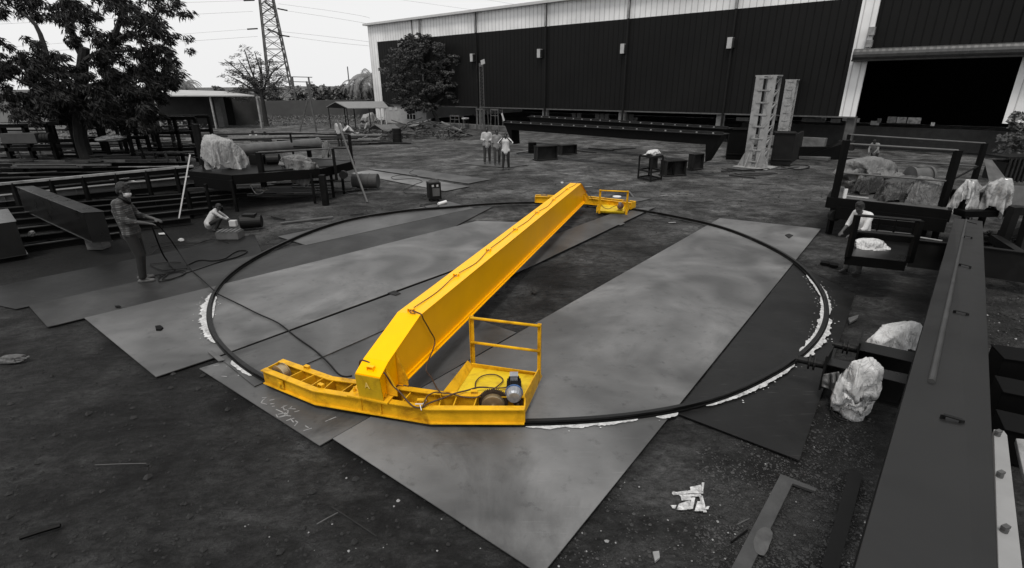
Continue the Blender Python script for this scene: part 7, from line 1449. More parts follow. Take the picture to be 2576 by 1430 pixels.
# bogie arms under the girder, pointing at the rail
def arm(px,z,label_unused,axle,dz=.30):
    a,b,c,d=[G(*p,z) for p in px]; mb=MB(); mb.extr([a,b,c,d],(0,0,-.014)); m_=(a+d)/2; n_=(b+c)/2; mb.bar(m_-up*dz/2,n_-up*dz/2,.1,dz-.03)
    mb.extr([p-up*dz for p in (a,b,c,d)],(0,0,.014)); o=fixnormals(mb.build('bogie_arm',BLKG,bc,bev=.002))
    sd=(a-d); mb=MB(); mb.bar(a+sd*.35+up*.06-up*.15,d-sd*.35+up*.06-up*.15,.02,.42); mb.build('end_plate',BLK2,o)
    dr=(a-b).normalized(); c0=m_-up*.06; mb=MB(); ln=(G(*axle,z-.06)-c0).length; mb.tube([c0,c0+dr*ln*.35,c0+dr*ln*.36,c0+dr*ln*.42,c0+dr*ln*.43,c0+dr*ln*.52,c0+dr*ln*.53,c0+dr*ln*.59,c0+dr*ln*.6,c0+dr*ln*.93,c0+dr*ln*.94,c0+dr*ln],[.045,.045,.085,.085,.05,.05,.085,.085,.04,.04,.065,.065],16); mb.build('axle_shaft',BLK2,o)
arm([(2087,900),(2284,942),(2279,966),(2078,916)],.42,'',(2010,893))
arm([(2165,858),(2302,887),(2294,911),(2160,880)],.42,'',(2098,860))
# far bogie of the black crane and its little platform
mb=MB(); a,b,c=G(2300,602,.7),G(2480,622,.7),G(2700,650,.7)
for p,q in ((a,b),(b,c)): mb.bar(V(p.x,p.y,.692),V(q.x,q.y,.692),.10,.015); mb.bar(V(p.x,p.y,.44),V(q.x,q.y,.44),.05,.48)
mb.build('far_bogie',BLK2,bc)
mb=MB(); a=G(2300,597,.7); b=G(2370,608,.7); mb.bar(a+up*.012,b+up*.012,.05,.012); mb.build('pale_strip',LGR,bc)
pf=thing('railed_platform','small black railed platform holding a wrapped motor, before the man in the white shirt','platform',loc=G(2210,655))
zpf=.70; q=[G(2127,645,zpf),G(2280,661,zpf),G(2296,612,zpf),G(2150,600,zpf)]; mb=MB(); mb.extr(q,(0,0,-.03)); fixnormals(mb.build('floor',BLKG,pf))
mb=MB(); mb.bar(q[0]-up*.06,q[1]-up*.06,.02,.15); mb.bar(q[3]+up*.05,q[2]+up*.05,.02,.2); mb.bar(q[0]+up*.03,q[3]+up*.05,.02,.16); mb.bar(q[1]+up*.03,q[2]+up*.05,.02,.16); mb.build('kick_plate',BLK,pf)
ptop=[]
for (bx,by,ty) in ((2133,646,542),(2287,661,556)):
    g=G(bx,by,zpf); h=top_z(V(g.x,g.y,0),ty); ptop.append(V(g.x,g.y,h)); mb=MB(); mb.bar(g,ptop[-1],.07); mb.build('railing_post',BLK,pf)
for f_ in (1,.62):
    a,b=[V(p.x,p.y,zpf+(p.z-zpf)*f_) for p in ptop]; mb=MB(); mb.tube([a,b],.022,8); mb.build('rail_bar',BLK2,pf)
bp=[G(2160,590,zpf),G(2290,604,zpf)]
for t_ in (0,.33,.65,1): 
    p=bp[0].lerp(bp[1],t_); mb=MB(); mb.bar(p,V(p.x,p.y,zpf+.33),.03); mb.build('railing_post',BLK,pf)
mb=MB(); mb.bar(bp[0]+up*.33,bp[1]+up*.33,.03); mb.bar(bp[0]+up*.08,bp[1]+up*.08,.03,.06); mb.build('rail_bar',MGR,pf)
cover(2160,603,2228,644,(q[0].y+q[3].y)/2-.05,POLYW,'white plastic bag wrapped round a motor on the small black platform',61,.22,.2,kind='B')
# white bags by the bogie arms
g=G(2245,880); cover(2196,812,2300,884,g.y+.15,POLYW,'white plastic bag behind the black bogie arm, beside the girder',62,.22,.25,kind='A')
gg=G(2150,1085); c=(AY(2148,1018,gg.y+.28)); mb=MB(); wrap(mb,V(c.x,c.y,.33),.19,.22,.36,63,.16,False,5,2.6,'B'); bm_=mb; 
tag(mb.build('plastic_bag',POLYW,smooth=True),'tall white plastic-wrapped motor standing in front of the bogie arms','plastic bag')
mb=MB(); cloth(mb,[(2072,942),(2110,935),(2130,1000),(2068,972)],gg.y+.5,7,.03); o=mb.build('plastic_sheet',POLYM,smooth=True); o.modifiers.new('t','SOLIDIFY').thickness=.006; tag(o,'grey plastic sheet spread left of the tall white bag','plastic sheet')
cab([(2085,925,.2),(2075,935,.2),(2085,960,.1),(2110,975,.06),(2140,985,.05)],'black cable loop hanging under the nearer bogie arm',.012)
cab([(2110,975),(2096,1000),(2092,1030),(2104,1050),(2130,1060)],'black cable curving round the left of the tall white bag',.010)
# pale bolted channel right of the girder
za=.55; ch=thing('pale_channel','pale grey channel with clamps along the right side of the black girder','channel',loc=G(2530,1250,za))
q=[(2503,1082),(2527,1086),(2533,1096),(2572,1450),(2530,1450)]; q=[(2500,1080),(2526,1084),(2534,1095),(2575,1450),(2512,1450)]
P=[G(x,y,za) for x,y in q]; mb=MB(); mb.extr(P,(0,0,-.05)); fixnormals(mb.build('channel_web',M('pale_channel_paint',.24,.6,var=.1),ch,bev=.004))
for x,y in ((2508,1096),(2514,1200),(2525,1338)):
    c=G(x,y,za); mb=MB(); mb.tube([c,c+up*.03],.022,12); mb.box(c+up*.04,(.05,.03,.02),.3); mb.build('clamp',MGR,ch)
P=[G(x,y,za) for x,y in ((2556,1103),(2640,1110),(2640,1300),(2575,1190))]; mb=MB(); mb.extr(P,(0,0,-.05)); tag(fixnormals(mb.build('pale_channel',LGR,bev=.004)),'second pale channel just entering at the right edge','channel')
# black beams right of girder
for i,(p,q_,z,lab) in enumerate((((2478,868),(2660,893),.45,'farthest of the three black beams crossing out of view at the right edge'),((2478,945),(2680,985),.40,'middle of the three black beams crossing out of view at the right edge'),((2478,1030),(2700,1080),.35,'nearest of the three black beams crossing out of view at the right edge'))):
    A,B=G(*p,z),G(*q_,z); mb=MB(); mb.bar(V(A.x,A.y-.16,z/2),V(B.x,B.y-.16,z/2),.32,z-.02); mb.bar(V(A.x,A.y-.16,z),V(B.x,B.y-.16,z),.36,.015); tag(mb.build('black_beam',BLK,bev=.004),lab,'black beam')
# bar at far bottom right beside girder foot
gbar((2040,1120),(1990,1430),.0+.02,.12,.02,DGR,'flat_bar','dark flat bar half hidden in the dirt left of the black girder','flat bar') if 0 else None
mb=MB(); A,B=G(2153,1190,.02),G(2085,1440,.02); mb.bar(A,B,.10,.03); tag(mb.build('flat_bar',BLK2),'dark flat bar in the dirt close along the black girder\'s left side','flat bar')
# ------------------------------------------------------------------ large loaded platform
Yp=11.6; c0=AY(2084,497,Yp); zp=c0.z; c1=G(2391,531,zp)
print('platform z',zp,c0,c1)
c3=G(2112,455,zp); c2=c1+(c3-c0); 
lp=thing('loaded_platform','black railed hoist platform loaded with sheet-covered machinery at the right','platform',loc=V((c0.x+c1.x)/2,(c0.y+c1.y)/2,0))
DKF=M('platform_floor_grey',.06,.6,var=.3,scale=3)
mb=MB(); mb.extr([c0,c1,c2,c3],(0,0,-.02)); fixnormals(mb.build('floor',DKF,lp))
mb=MB(); 
for a,b in ((c0,c1),(c1,c2),(c2,c3),(c3,c0)): mb.bar(a-up*.11,b-up*.11,.06,.24)
mb.bar(c0.lerp(c1,.1)-up*.3,c1-up*.3,.2,.26); mb.build('edge_beam',BLK,lp)
def lpost(bx,by,ty,w_,tx=None):
    g=G(bx,by,zp); h=top_z(V(g.x,g.y,0),ty); mb=MB(); mb.bar(g,V(g.x,g.y,h),w_); mb.build('railing_post',BLK,lp); return g,V(g.x,g.y,h)
a0,a1_=lpost(2099,497,353,.11); b0,b1_=lpost(2370,520,379,.11); r0,r1_=lpost(2449,456,361,.10); 
s0,s1_=lpost(2112,452,339,.06)
def rb(p,q_,mat=MGR,r=.02): mb=MB(); mb.tube([p,q_],r,8); mb.build('rail_bar',mat,lp)
f=lambda a,b,k:a.lerp(b,k)
rb(f(a0,a1_,.94),f(b0,b1_,1)); rb(f(a0,a1_,.44),f(b0,b1_,.46)); rb(f(s0,s1_,1),f(r0,r1_,1)); rb(f(s0,s1_,.5),f(r0,r1_,.40)); rb(f(b0,b1_,.46),f(r0,r1_,.40),BLK2); 
for x,y in ((2110,650),(2330,610)):
    pass
for p in (c0.lerp(c1,.12)+V(0,.2,0),c0.lerp(c1,.9)+V(0,.2,0),c3.lerp(c2,.1)-V(0,.1,0),c3.lerp(c2,.9)-V(0,.1,0)):
    mb=MB(); mb.bar(V(p.x,p.y,0),V(p.x,p.y,zp-.2),.10); mb.build('leg',BLK,lp)
mb=MB(); c=c0.lerp(c1,.09)-up*.38; mb.tube([c-V(0,.05,0),c+V(0,.05,0)],.13,20); mb.build('trolley_wheel',BLK2,lp)
Y1=(c0.y+c3.y)/2
yf=lambda x: c0.y+(c1.y-c0.y)*(x-2084)/307.
cover(2112,398,2262,478,yf(2188)+1.1,POLYM,'grey crumpled tarpaulin over machinery at the left rear of the loaded platform',71,.2,.35,5)
cover(2196,447,2308,516,yf(2250)+.42,POLYD,'dark smooth tarpaulin over a box in the middle front of the loaded platform',72,.14,.28,5)
cover(2304,449,2386,518,yf(2345)+.42,POLYM,'mid-grey crumpled sheet over machinery just left of the platform\'s front post',73,.18,.28,5)
cover(2150,440,2220,484,yf(2185)+.75,POLYD,'small dark cloth heap in front of the left tarpaulin on the loaded platform',76,.3,.15,4)
mb=MB(); c=G(2288,446,zp+.36); mb.tube([c,c+V(.05,0,0),c+V(.06,0,0),c+V(.42,.05,0),c+V(.43,.05,0),c+V(.48,.05,0)],[.24,.24,.2,.2,.24,.24],28); tag(mb.build('rope_drum',MGR),'grey cable drum sticking up between the sheets on the loaded platform','drum')
mb=MB(); cloth(mb,[(2238,500),(2262,498),(2278,538),(2256,538)],c0.y-.12,9,.02,8,10); o=mb.build('hanging_sheet',POLYM,smooth=True); o.modifiers.new('t','SOLIDIFY').thickness=.006; tag(o,'tongue of grey sheet hanging over the loaded platform\'s front edge','sheet')
mb=MB(); p=G(2126,488,zp+.1); mb.box(p,(.07,.03,.22)); tag(mb.build('white_block',WHT),'small upright white block at the left end of the loaded platform','block')
mb=MB(); mb.bar(G(2122,492,zp+.02),G(2185,499,zp+.02),.03,.02); tag(mb.build('white_strip',PALE),'pale strip lying at the left front of the loaded platform','strip')
CL=M('clear_plastic',.30,.2,var=.8,scale=6,spec=.8,stain=.02,stain_scale=4,stain_amt=.6); 
mb=MB(); cc=AY(2440,490,c1.y+.38); wrap(mb,cc,.48,.35,.34,74,.25,False,5,3,'C'); tag(mb.build('plastic_wrapped_pile',CL,smooth=True),'pile wrapped in shiny clear plastic right of the platform\'s front post','wrapped pile')
mb=MB(); cc=AY(2500,494,c1.y+.15); wrap(mb,cc,.32,.35,.40,75,.3,False,5,3,'A'); tag(mb.build('plastic_wrapped_pile',CL,smooth=True),'narrow plastic-wrapped pile right of the larger wrapped one','wrapped pile')
a_,b_=AY(2392,522,c1.y+.3),AY(2520,540,c1.y+.3); sp_=thing('pile_stand','black steel stand carrying the plastic-wrapped piles beside the loaded platform','stand',loc=V((a_.x+b_.x)/2,a_.y,0))
zt_=a_.z; mb=MB(); mb.bar(V(a_.x,a_.y,zt_-.06),V(b_.x,a_.y,zt_-.06),.75,.12); mb.build('stand_top',BLK,sp_)
for x_ in (a_.x+.1,b_.x-.1):
    for dy_ in (-.3,.3): mb=MB(); mb.bar(V(x_,a_.y+dy_,0),V(x_,a_.y+dy_,zt_-.1),.09); mb.build('leg',BLK,sp_)
mb=MB(); mb.box(V((a_.x+b_.x)/2-.15,a_.y+.05,zt_+.16),(.55,.4,.34)); mb.box(V(b_.x-.2,a_.y+.05,zt_+.12),(.3,.35,.28)); tag(mb.build('crated_gearbox',BLK2,bev=.02),'dark gearbox inside the shiny clear plastic right of the platform','gearbox')
# right edge clutter
mb=MB(); Yq=14.5; P=[AY(2476,402,Yq),AY(2497,405,Yq),AY(2532,452,Yq-.6),AY(2490,462,Yq-.9)]; mb.extr(P,(0,.02,.02)); tag(fixnormals(mb.build('leaning_sheet',MGR)),'light grey steel sheet leaning behind the loaded platform\'s right end','steel sheet')
mb=MB(); P=[AY(2530,470,12.6),AY(2600,470,12.6),AY(2600,520,12.3),AY(2545,515,12.3)]; mb.extr(P,(0,.02,.02)); tag(fixnormals(mb.build('leaning_sheet',M('dull_sheet',.045,.6,var=.3))),'dull steel plate leaning at the right edge beyond the wrapped piles','steel sheet')
g=AY(2545,430,16); cr=thing('slatted_crate','dark slatted crate under the broad-leaved tree at the right edge','crate',loc=V(g.x,16,0))
mb=MB()
for k in range(9): mb.box(V(g.x-.5+.13*k,15.6,.75),(.05,.04,.7))
mb.build('slat',DGR,cr); mb=MB(); mb.box(V(g.x+.05,16,.7),(1.2,.7,.55)); mb.box(V(g.x+.05,16,1.12),(1.3,.8,.05)); mb.build('crate_body',BLK2,cr)
kf=thing('fabricated_frame','dark fabricated steel frame standing at the right edge behind the black girder','frame',loc=G(2560,650))  # heavy fabricated steel frame
for a,b in (((2555,520,1.1),(2510,640,.15)),((2600,520,1.1),(2560,650,.15)),((2500,600,.45),(2640,690,.45)),((2545,530,1.0),(2640,535,1.0)),((2520,590,.5),(2600,560,.5))):
    mb=MB(); mb.bar(G(*a),G(*b),.14,.14); mb.build('frame_member',BLK2,kf)
mb=MB(); wrap(mb,G(2516,600,.12),.5,.35,.2,77,.5,sub=4); tag(mb.build('dark_rubble_heap',M('rubble',.018,.95,var=.8,scale=12,bump=.6)),'low dark heap of dirt and scrap right of the black girder\'s far end','heap')
# ================================================================== FAR YARD
def gird(name,label,p0,p1,b0,zb,dep,mat=BLK,rail=True,over=.0):
    "deep girder: top edge pixels p0->p1 on its front face, bottom pixel b0 under p0 at height zb"
    g=G(*b0,zb); zt=top_z(V(g.x,g.y,0),p0[1]); A,B=G(*p0,zt),G(*p1,zt); d=(B-A).normalized(); nn=V(-d.y,d.x,0); nn=nn if nn.y>0 else -nn; h=zt-zb; L=(B-A).length
    t=thing(name,label,'girder',loc=V(A.x,A.y,0)); mb=MB()
    mb.extr([A+up*0,B,V((A+(B-A)*.955).x,(A+(B-A)*.955).y,zb),V((A+(B-A)*.95).x,(A+(B-A)*.95).y,zt-.35),V((A+(B-A)*.045).x,(A+(B-A)*.045).y,zt-.3),V((A+(B-A)*.05).x,(A+(B-A)*.05).y,zb)],nn*dep); fixnormals(mb.build('web_box',mat,t))
    mb=MB(); mb.extr([A-nn*.08-d*.05+up*.002,B-nn*.08+d*.05+up*.002,B+nn*(dep+.08)+d*.05+up*.002,A+nn*(dep+.08)-d*.05+up*.002],(0,0,.03)); fixnormals(mb.build('top_flange',BLK2,t))
    mb=MB(); mb.bar(A+nn*.16+up*.07,B+nn*.16+up*.07,.05,.07); mb.build('crane_rail',DGR,t)
    k=.4
    while k<L:
        mb=MB(); c=A+d*k-nn*.02; mb.box(c+nn*.10+up*.05,(.055,.05,.045),0); mb.build('rail_clip',LGR,t); k+=.62
    return A,B,zt,d,nn
A,B,zt,d,nn=gird('black_bridge_girder','long black bridge girder with pale clips, the front one of the pair on stands',(1268,310),(1815,341),(1290,362),.55,.55)
gird('black_bridge_girder','long black bridge girder, the rear one of the pair on stands',(1330,295),(1826,326),(1345,330),.75,.55)
mb=MB(); a=A+V(0,0,.1); mb.bar(a,a+V(-.1,0,.35),.08); tag(mb.build('rail_stop',PALE),'pale upright stop at the left end of the front black girder','rail stop')
def stand(label,x0,y0,x1,y1,mat=DGR,dep=.45,name='steel_stand',fr=True):
    a,b=G(x0,y1),G(x1,y1-3); h=top_z(a,y0); d_=(b-a).normalized(); n_=V(-d_.y,d_.x,0); t=thing(name,label,'stand',loc=(a+b)/2)
    mb=MB(); mb.extr([a+n_*dep*.45,b+n_*dep*.45,b+n_*dep*.55,a+n_*dep*.55],(0,0,h)); mb.build('web',mat,t)
    mb=MB(); mb.extr([a-d_*.05,b+d_*.05,b+d_*.05+n_*dep,a-d_*.05+n_*dep],(0,0,.03)); mb.build('base_flange',mat,t)
    mb=MB(); mb.extr([p+up*h for p in (a,b,b+n_*dep,a+n_*dep)],(0,0,.03)); mb.build('top_flange',mat,t)
    for k in (0.02,.98): mb=MB(); p=a.lerp(b,k); mb.extr([p+up*.03,p+n_*dep+up*.03,p+n_*dep+up*h,p+up*h],d_*.025); mb.build('stiffener',mat,t)
stand('dark I-section stand under the left part of the front black girder',1351,371,1402,405)
stand('dark I-section stand behind the first one, under the black girder',1413,368,1451,391)
stand('dark I-section stand left of the pale lattice column, nearest the table frame',1674,408,1725,445)
stand('narrow dark stand under the right end of the front black girder',1743,391,1768,429,dep=.3)
c=G(1339,384); drum(c,.22,.5,(0,0,1),'short black drum under the left end of the black girder',BLK)
g=G(1345,392); 
# triangular trestle
tt=thing('triangular_bracket','black triangular bracket standing between the table frame and the I-section stand','bracket',loc=G(1680,442))
a,b=G(1666,442),G(1693,443); h=top_z(b,409)
for p,q_ in ((a,b),(a,b+up*h),(b,b+up*h)): mb=MB(); mb.bar(p+up*.03,q_+up*.03,.07); mb.build('bracket_member',BLK,tt)
# table frame
tf=thing('table_frame','tall black angle-iron table frame with crumpled plastic on top','table frame',loc=G(1634,455))
a,b,c_=G(1605,449),G(1636,457),G(1663,452); dd=a+c_-b; ht2=top_z(b,398)
for p in (a,b,c_,dd): mb=MB(); mb.bar(p,V(p.x,p.y,ht2),.055); mb.build('leg',BLK2,tf)
for z in (ht2,.32,.04):
    for p,q_ in ((a,b),(b,c_),(c_,dd),(dd,a)): mb=MB(); mb.bar(V(p.x,p.y,z),V(q_.x,q_.y,z),.045); mb.build('cross_bar',BLK2,tf)
mb=MB(); cc=(a+c_)/2; mb.extr([V(p.x,p.y,ht2+.03) for p in (a,b,c_,dd)],(0,0,.02)); fixnormals(mb.build('table_top',BLK2,tf))
mb=MB(); mb.bar(V(cc.x+.1,cc.y,ht2),V(cc.x+.12,cc.y,.4),.28,.2); mb.build('hanging_bucket',DGR,tf)
mb=MB(); wrap(mb,V(cc.x,cc.y,ht2+.12),.36,.24,.11,81,.4,sub=4); tag(mb.build('plastic_sheet',POLYW,smooth=True),'crumpled pale plastic heaped on the tall table frame','plastic sheet')
# lattice columns
PC=M('primer_grey',.25,.7,var=.2,scale=5,stain=.08,stain_scale=2,stain_amt=.5)
def lattice(name,label,bl,br,dep,ytop,n,fw,splay=True,rear_thin=True):
    a,b=G(*bl),G(*br); h=top_z(a,ytop); d_=(b-a).normalized(); n_=V(-d_.y,d_.x,0); n_=n_ if n_.y>0 else -n_; c_,e=b+n_*dep,a+n_*dep
    t=thing(name,label,'lattice column',loc=(a+c_)/2)
    for p in (a,b): mb=MB(); mb.extr([p-d_*fw/2,p+d_*fw/2,p+d_*fw/2+n_*.03,p-d_*fw/2+n_*.03],(0,0,h)); mb.extr([p-d_*.015+n_*.03,p+d_*.015+n_*.03,p+d_*.015+n_*.14,p-d_*.015+n_*.14],(0,0,h)); mb.build('flange_post',PC,t)
    for p in (c_,e): mb=MB(); mb.extr([p-d_*.05,p+d_*.05,p+d_*.05+n_*.03,p-d_*.05+n_*.03],(0,0,h)); mb.build('rear_post',PC,t)
    for k in range(n+1):
        z0=.25+(h-.3)*k/n; z1=.25+(h-.3)*(k+1)/n
        mb=MB(); mb.bar(V(a.x,a.y,z0),V(b.x,b.y,z0),.04,.05); mb.bar(V(b.x,b.y,z0),V(c_.x,c_.y,z0),.04,.04); mb.bar(V(a.x,a.y,z0),V(e.x,e.y,z0),.04,.04)
        if k<n: mb.bar(V(b.x,b.y,z0),V(c_.x,c_.y,z1),.05,.05)
        mb.build('lacing_bar',PC,t)
    mb=MB(); mb.extr([p+up*h for p in (a-d_*fw*.6,b+d_*fw*.6,c_+d_*.1,e-d_*.1)],(0,0,.05)); fixnormals(mb.build('cap_plate',PC,t))
    if splay:
        mb=MB()
        for p,sg in ((a,-1),(b,1)):
            mb.extr([p+d_*sg*fw*.4,p+d_*sg*.42,p+d_*sg*.36+up*.12,p+d_*sg*fw*.4+up*.65],n_*.025); mb.extr([p-d_*sg*.02,p-d_*sg*.02-n_*.3,p-d_*sg*.02-n_*.25+up*.1,p-d_*sg*.02+up*.6],d_*.02)
        mb.extr([a-d_*.45-n_*.3,b+d_*.45-n_*.3,c_+d_*.45+n_*.1,e-d_*.45+n_*.1],(0,0,.03)); fixnormals(mb.build('base_plate',PC,t))
    return h
lattice('lattice_column','tall pale grey lattice column with splayed foot standing in the far yard',(1878,421),(1907,424),.75,193,7,.31)
lattice('lattice_column','slimmer pale lattice column standing right behind the tall one',(1955,372),(1968,373),.5,203,8,.26,False)
def bigbox(name,label,x0,y0,x1,y1,dep,mat,zb=0):
    a,b=G(x0,y1),G(x1,y1+ (2 if zb==0 else 0)); h=top_z(a,y0); d_=(b-a).normalized(); n_=V(-d_.y,d_.x,0); n_=n_ if n_.y>0 else -n_
    mb=MB(); mb.extr([a,b,b+n_*dep,a+n_*dep],(0,0,h)); mb.extr([p+up*(h+.002) for p in (a-d_*.06-n_*.06,b+d_*.06-n_*.06,b+n_*dep+d_*.06,a+n_*dep-d_*.06)],(0,0,.03)); mb.extr([a+up*.2-n_*.03,b+up*.2-n_*.03,b+up*.26-n_*.03,a+up*.26-n_*.03],n_*.03)
    return tag(fixnormals(mb.build(name,mat,bev=.01)),label,'steel box')
bigbox('steel_box','black steel box left of the pale lattice column, at the end of the black girders',1826,327,1884,401,1.0,BLK)
bigbox('steel_box','large black steel box right behind the pale lattice column',1940,336,1988,416,.9,BLK2)
mb=MB(); a,b=G(1988,412),G(2009,398); h=top_z(a,338)
for k in range(9): p=a.lerp(b,k/8); mb.extr([p,p+V(.05,.02,0),p+V(.12,.25,0),p+V(.03,.25,0)],(0,0,h*.97))
tag(fixnormals(mb.build('pleated_guard',DGR)),'pleated dark sheet at the right end of the large black box','guard')
# low black profile and slabs by the right gate
zz_=0; g0,g1,g2,g3=G(2005,400),G(2090,400),G(2104,400),G(2127,402); hL=top_z(g0,371); hH=top_z(g2,356)
mb=MB(); mb.extr([g0,g3,V(g3.x,g3.y,hH),V(g2.x,g2.y,hH),V(g1.x-.1,g1.y,hL),V(g0.x,g0.y,hL)],(0,.3,0)); tag(fixnormals(mb.build('black_beam',BLK)),'low black beam with a raised end in front of the warehouse\'s right bay','black beam')
gbar((2003,391),(2087,397),.12,.5,.12,M('grey_slab',.07,.8,var=.3),'concrete_slab','grey slab lying before the low black beam','slab')
gbar((2160,395),(2120,392),.10,.4,.10,DGR,'concrete_slab','small dark slab at the foot of the warehouse\'s corner column','slab')
for i,(a_,b_) in enumerate((((1815,430),(1935,424)),((1835,434),(1950,432)),((1830,424),(1900,430)),((1835,440),(1900,447)),((1955,425),(2010,418)),((1540,376),(1600,372)),((1480,372),(1545,378)),((1590,400),(1640,396)),((1440,377),(1500,384)),((1300,385),(1340,380)),((1270,376),(1330,374)))):
    gbar(a_,b_,.05,.07,.04,(DGR,MGR,BLK2)[i%3],'steel_offcut','loose bar on the ground around the lattice column and black girders','offcut','loose bars in the far yard')
cab([(1985,418),(2000,415),(2030,417),(2035,422),(2010,427),(1985,424),(1965,420)],'cable coil on the ground right of the lattice column',.02)
cab([(1955,437),(1900,442),(1860,440),(1835,430),(1815,424)],'cable lying in front of the lattice column',.015)
flat([(1546,493),(1562,494),(1557,498),(1542,497)],.05,.03,WHT,'white_lid','round white lid on the ground behind the crane\'s far platform','lid') if 0 else None
mb=MB(); c=G(1552,495,.02); mb.tube([c-up*.02,c+up*.01],.13,24); tag(mb.build('white_disc',WHT),'round white lid on the ground behind the crane\'s far platform','lid')
gbar((1411,458),(1417,458),.05,.06,.05,WHT,'white_block','small white block on the yard beyond the girder\'s far end','block')
gbar((1583,482),(1594,496),.02,.05,.02,MGR,'flat_bar','pale flat bar right of the crane\'s far platform','flat bar')
for i,(x,y) in enumerate(((1670,492),(1690,560),(1480,470),(1560,455))): gbar((x-8,y),(x+10,y-1),.02,.04,.015,LGR,'paper_scrap','thin pale scrap on the open yard behind the crane','scrap','pale scraps on the open yard')

# ================================================================== PEOPLE
SKIN=M('skin_brown',(.035,.035,.035),.6,var=.15,scale=8); HAIR=M('black_hair',.003,.6,var=.5,scale=40,bump=.6); SHOE=M('shoe_leather',.02,.6); JEANS=M('dark_trousers',.006,.85,var=.5,scale=6); GTR=M('grey_trousers',.022,.85,var=.35,scale=6)
SW=M('white_shirt',.5,.85,var=.12,scale=5,bump=.4,bscale=14); SG=M('grey_shirt',.16,.85,var=.3,scale=6,bump=.4,bscale=14); SP=M('pale_shirt',.34,.85,var=.25,scale=8,bump=.4,bscale=14)
def plaid():
    m=bpy.data.materials.new('plaid_shirt'); m.use_nodes=True; n=m.node_tree; b=n.nodes['Principled BSDF']; tc=n.nodes.new('ShaderNodeTexCoord'); L=n.links.new
    outs=[]
    for dr,sc in (('X',3.2),('Z',3.2),('Z',9.0)):
        w_=n.nodes.new('ShaderNodeTexWave'); w_.bands_direction=dr; w_.inputs['Scale'].default_value=sc; w_.inputs['Distortion'].default_value=1.2; w_.inputs['Detail'].default_value=1; L(tc.outputs['Object'],w_.inputs['Vector']); r_=n.nodes.new('ShaderNodeMapRange'); r_.inputs[1].default_value=.45; r_.inputs[2].default_value=.6; r_.inputs[3].default_value=.35; r_.inputs[4].default_value=1; L(w_.outputs['Fac'],r_.inputs[0]); outs.append(r_.outputs[0])
    m1=n.nodes.new('ShaderNodeMath'); m1.operation='MULTIPLY'; L(outs[0],m1.inputs[0]); L(outs[1],m1.inputs[1]); m2=n.nodes.new('ShaderNodeMath'); m2.operation='MULTIPLY'; L(m1.outputs[0],m2.inputs[0]); L(outs[2],m2.inputs[1]); m3=n.nodes.new('ShaderNodeMath'); m3.operation='MULTIPLY_ADD'; L(m2.outputs[0],m3.inputs[0]); m3.inputs[1].default_value=.10; m3.inputs[2].default_value=.012
    c=n.nodes.new('ShaderNodeCombineColor'); [L(m3.outputs[0],c.inputs[i]) for i in range(3)]; L(c.outputs[0],b.inputs['Base Color']); b.inputs['Roughness'].default_value=.9; return m
PLAID=plaid()
def remesh(o,vs,sm=2):
    r_=o.modifiers.new('skin','REMESH'); r_.mode='VOXEL'; r_.voxel_size=vs; r_.use_smooth_shade=True
    if sm: s=o.modifiers.new('smooth','SMOOTH'); s.factor=.5; s.iterations=sm
    return o
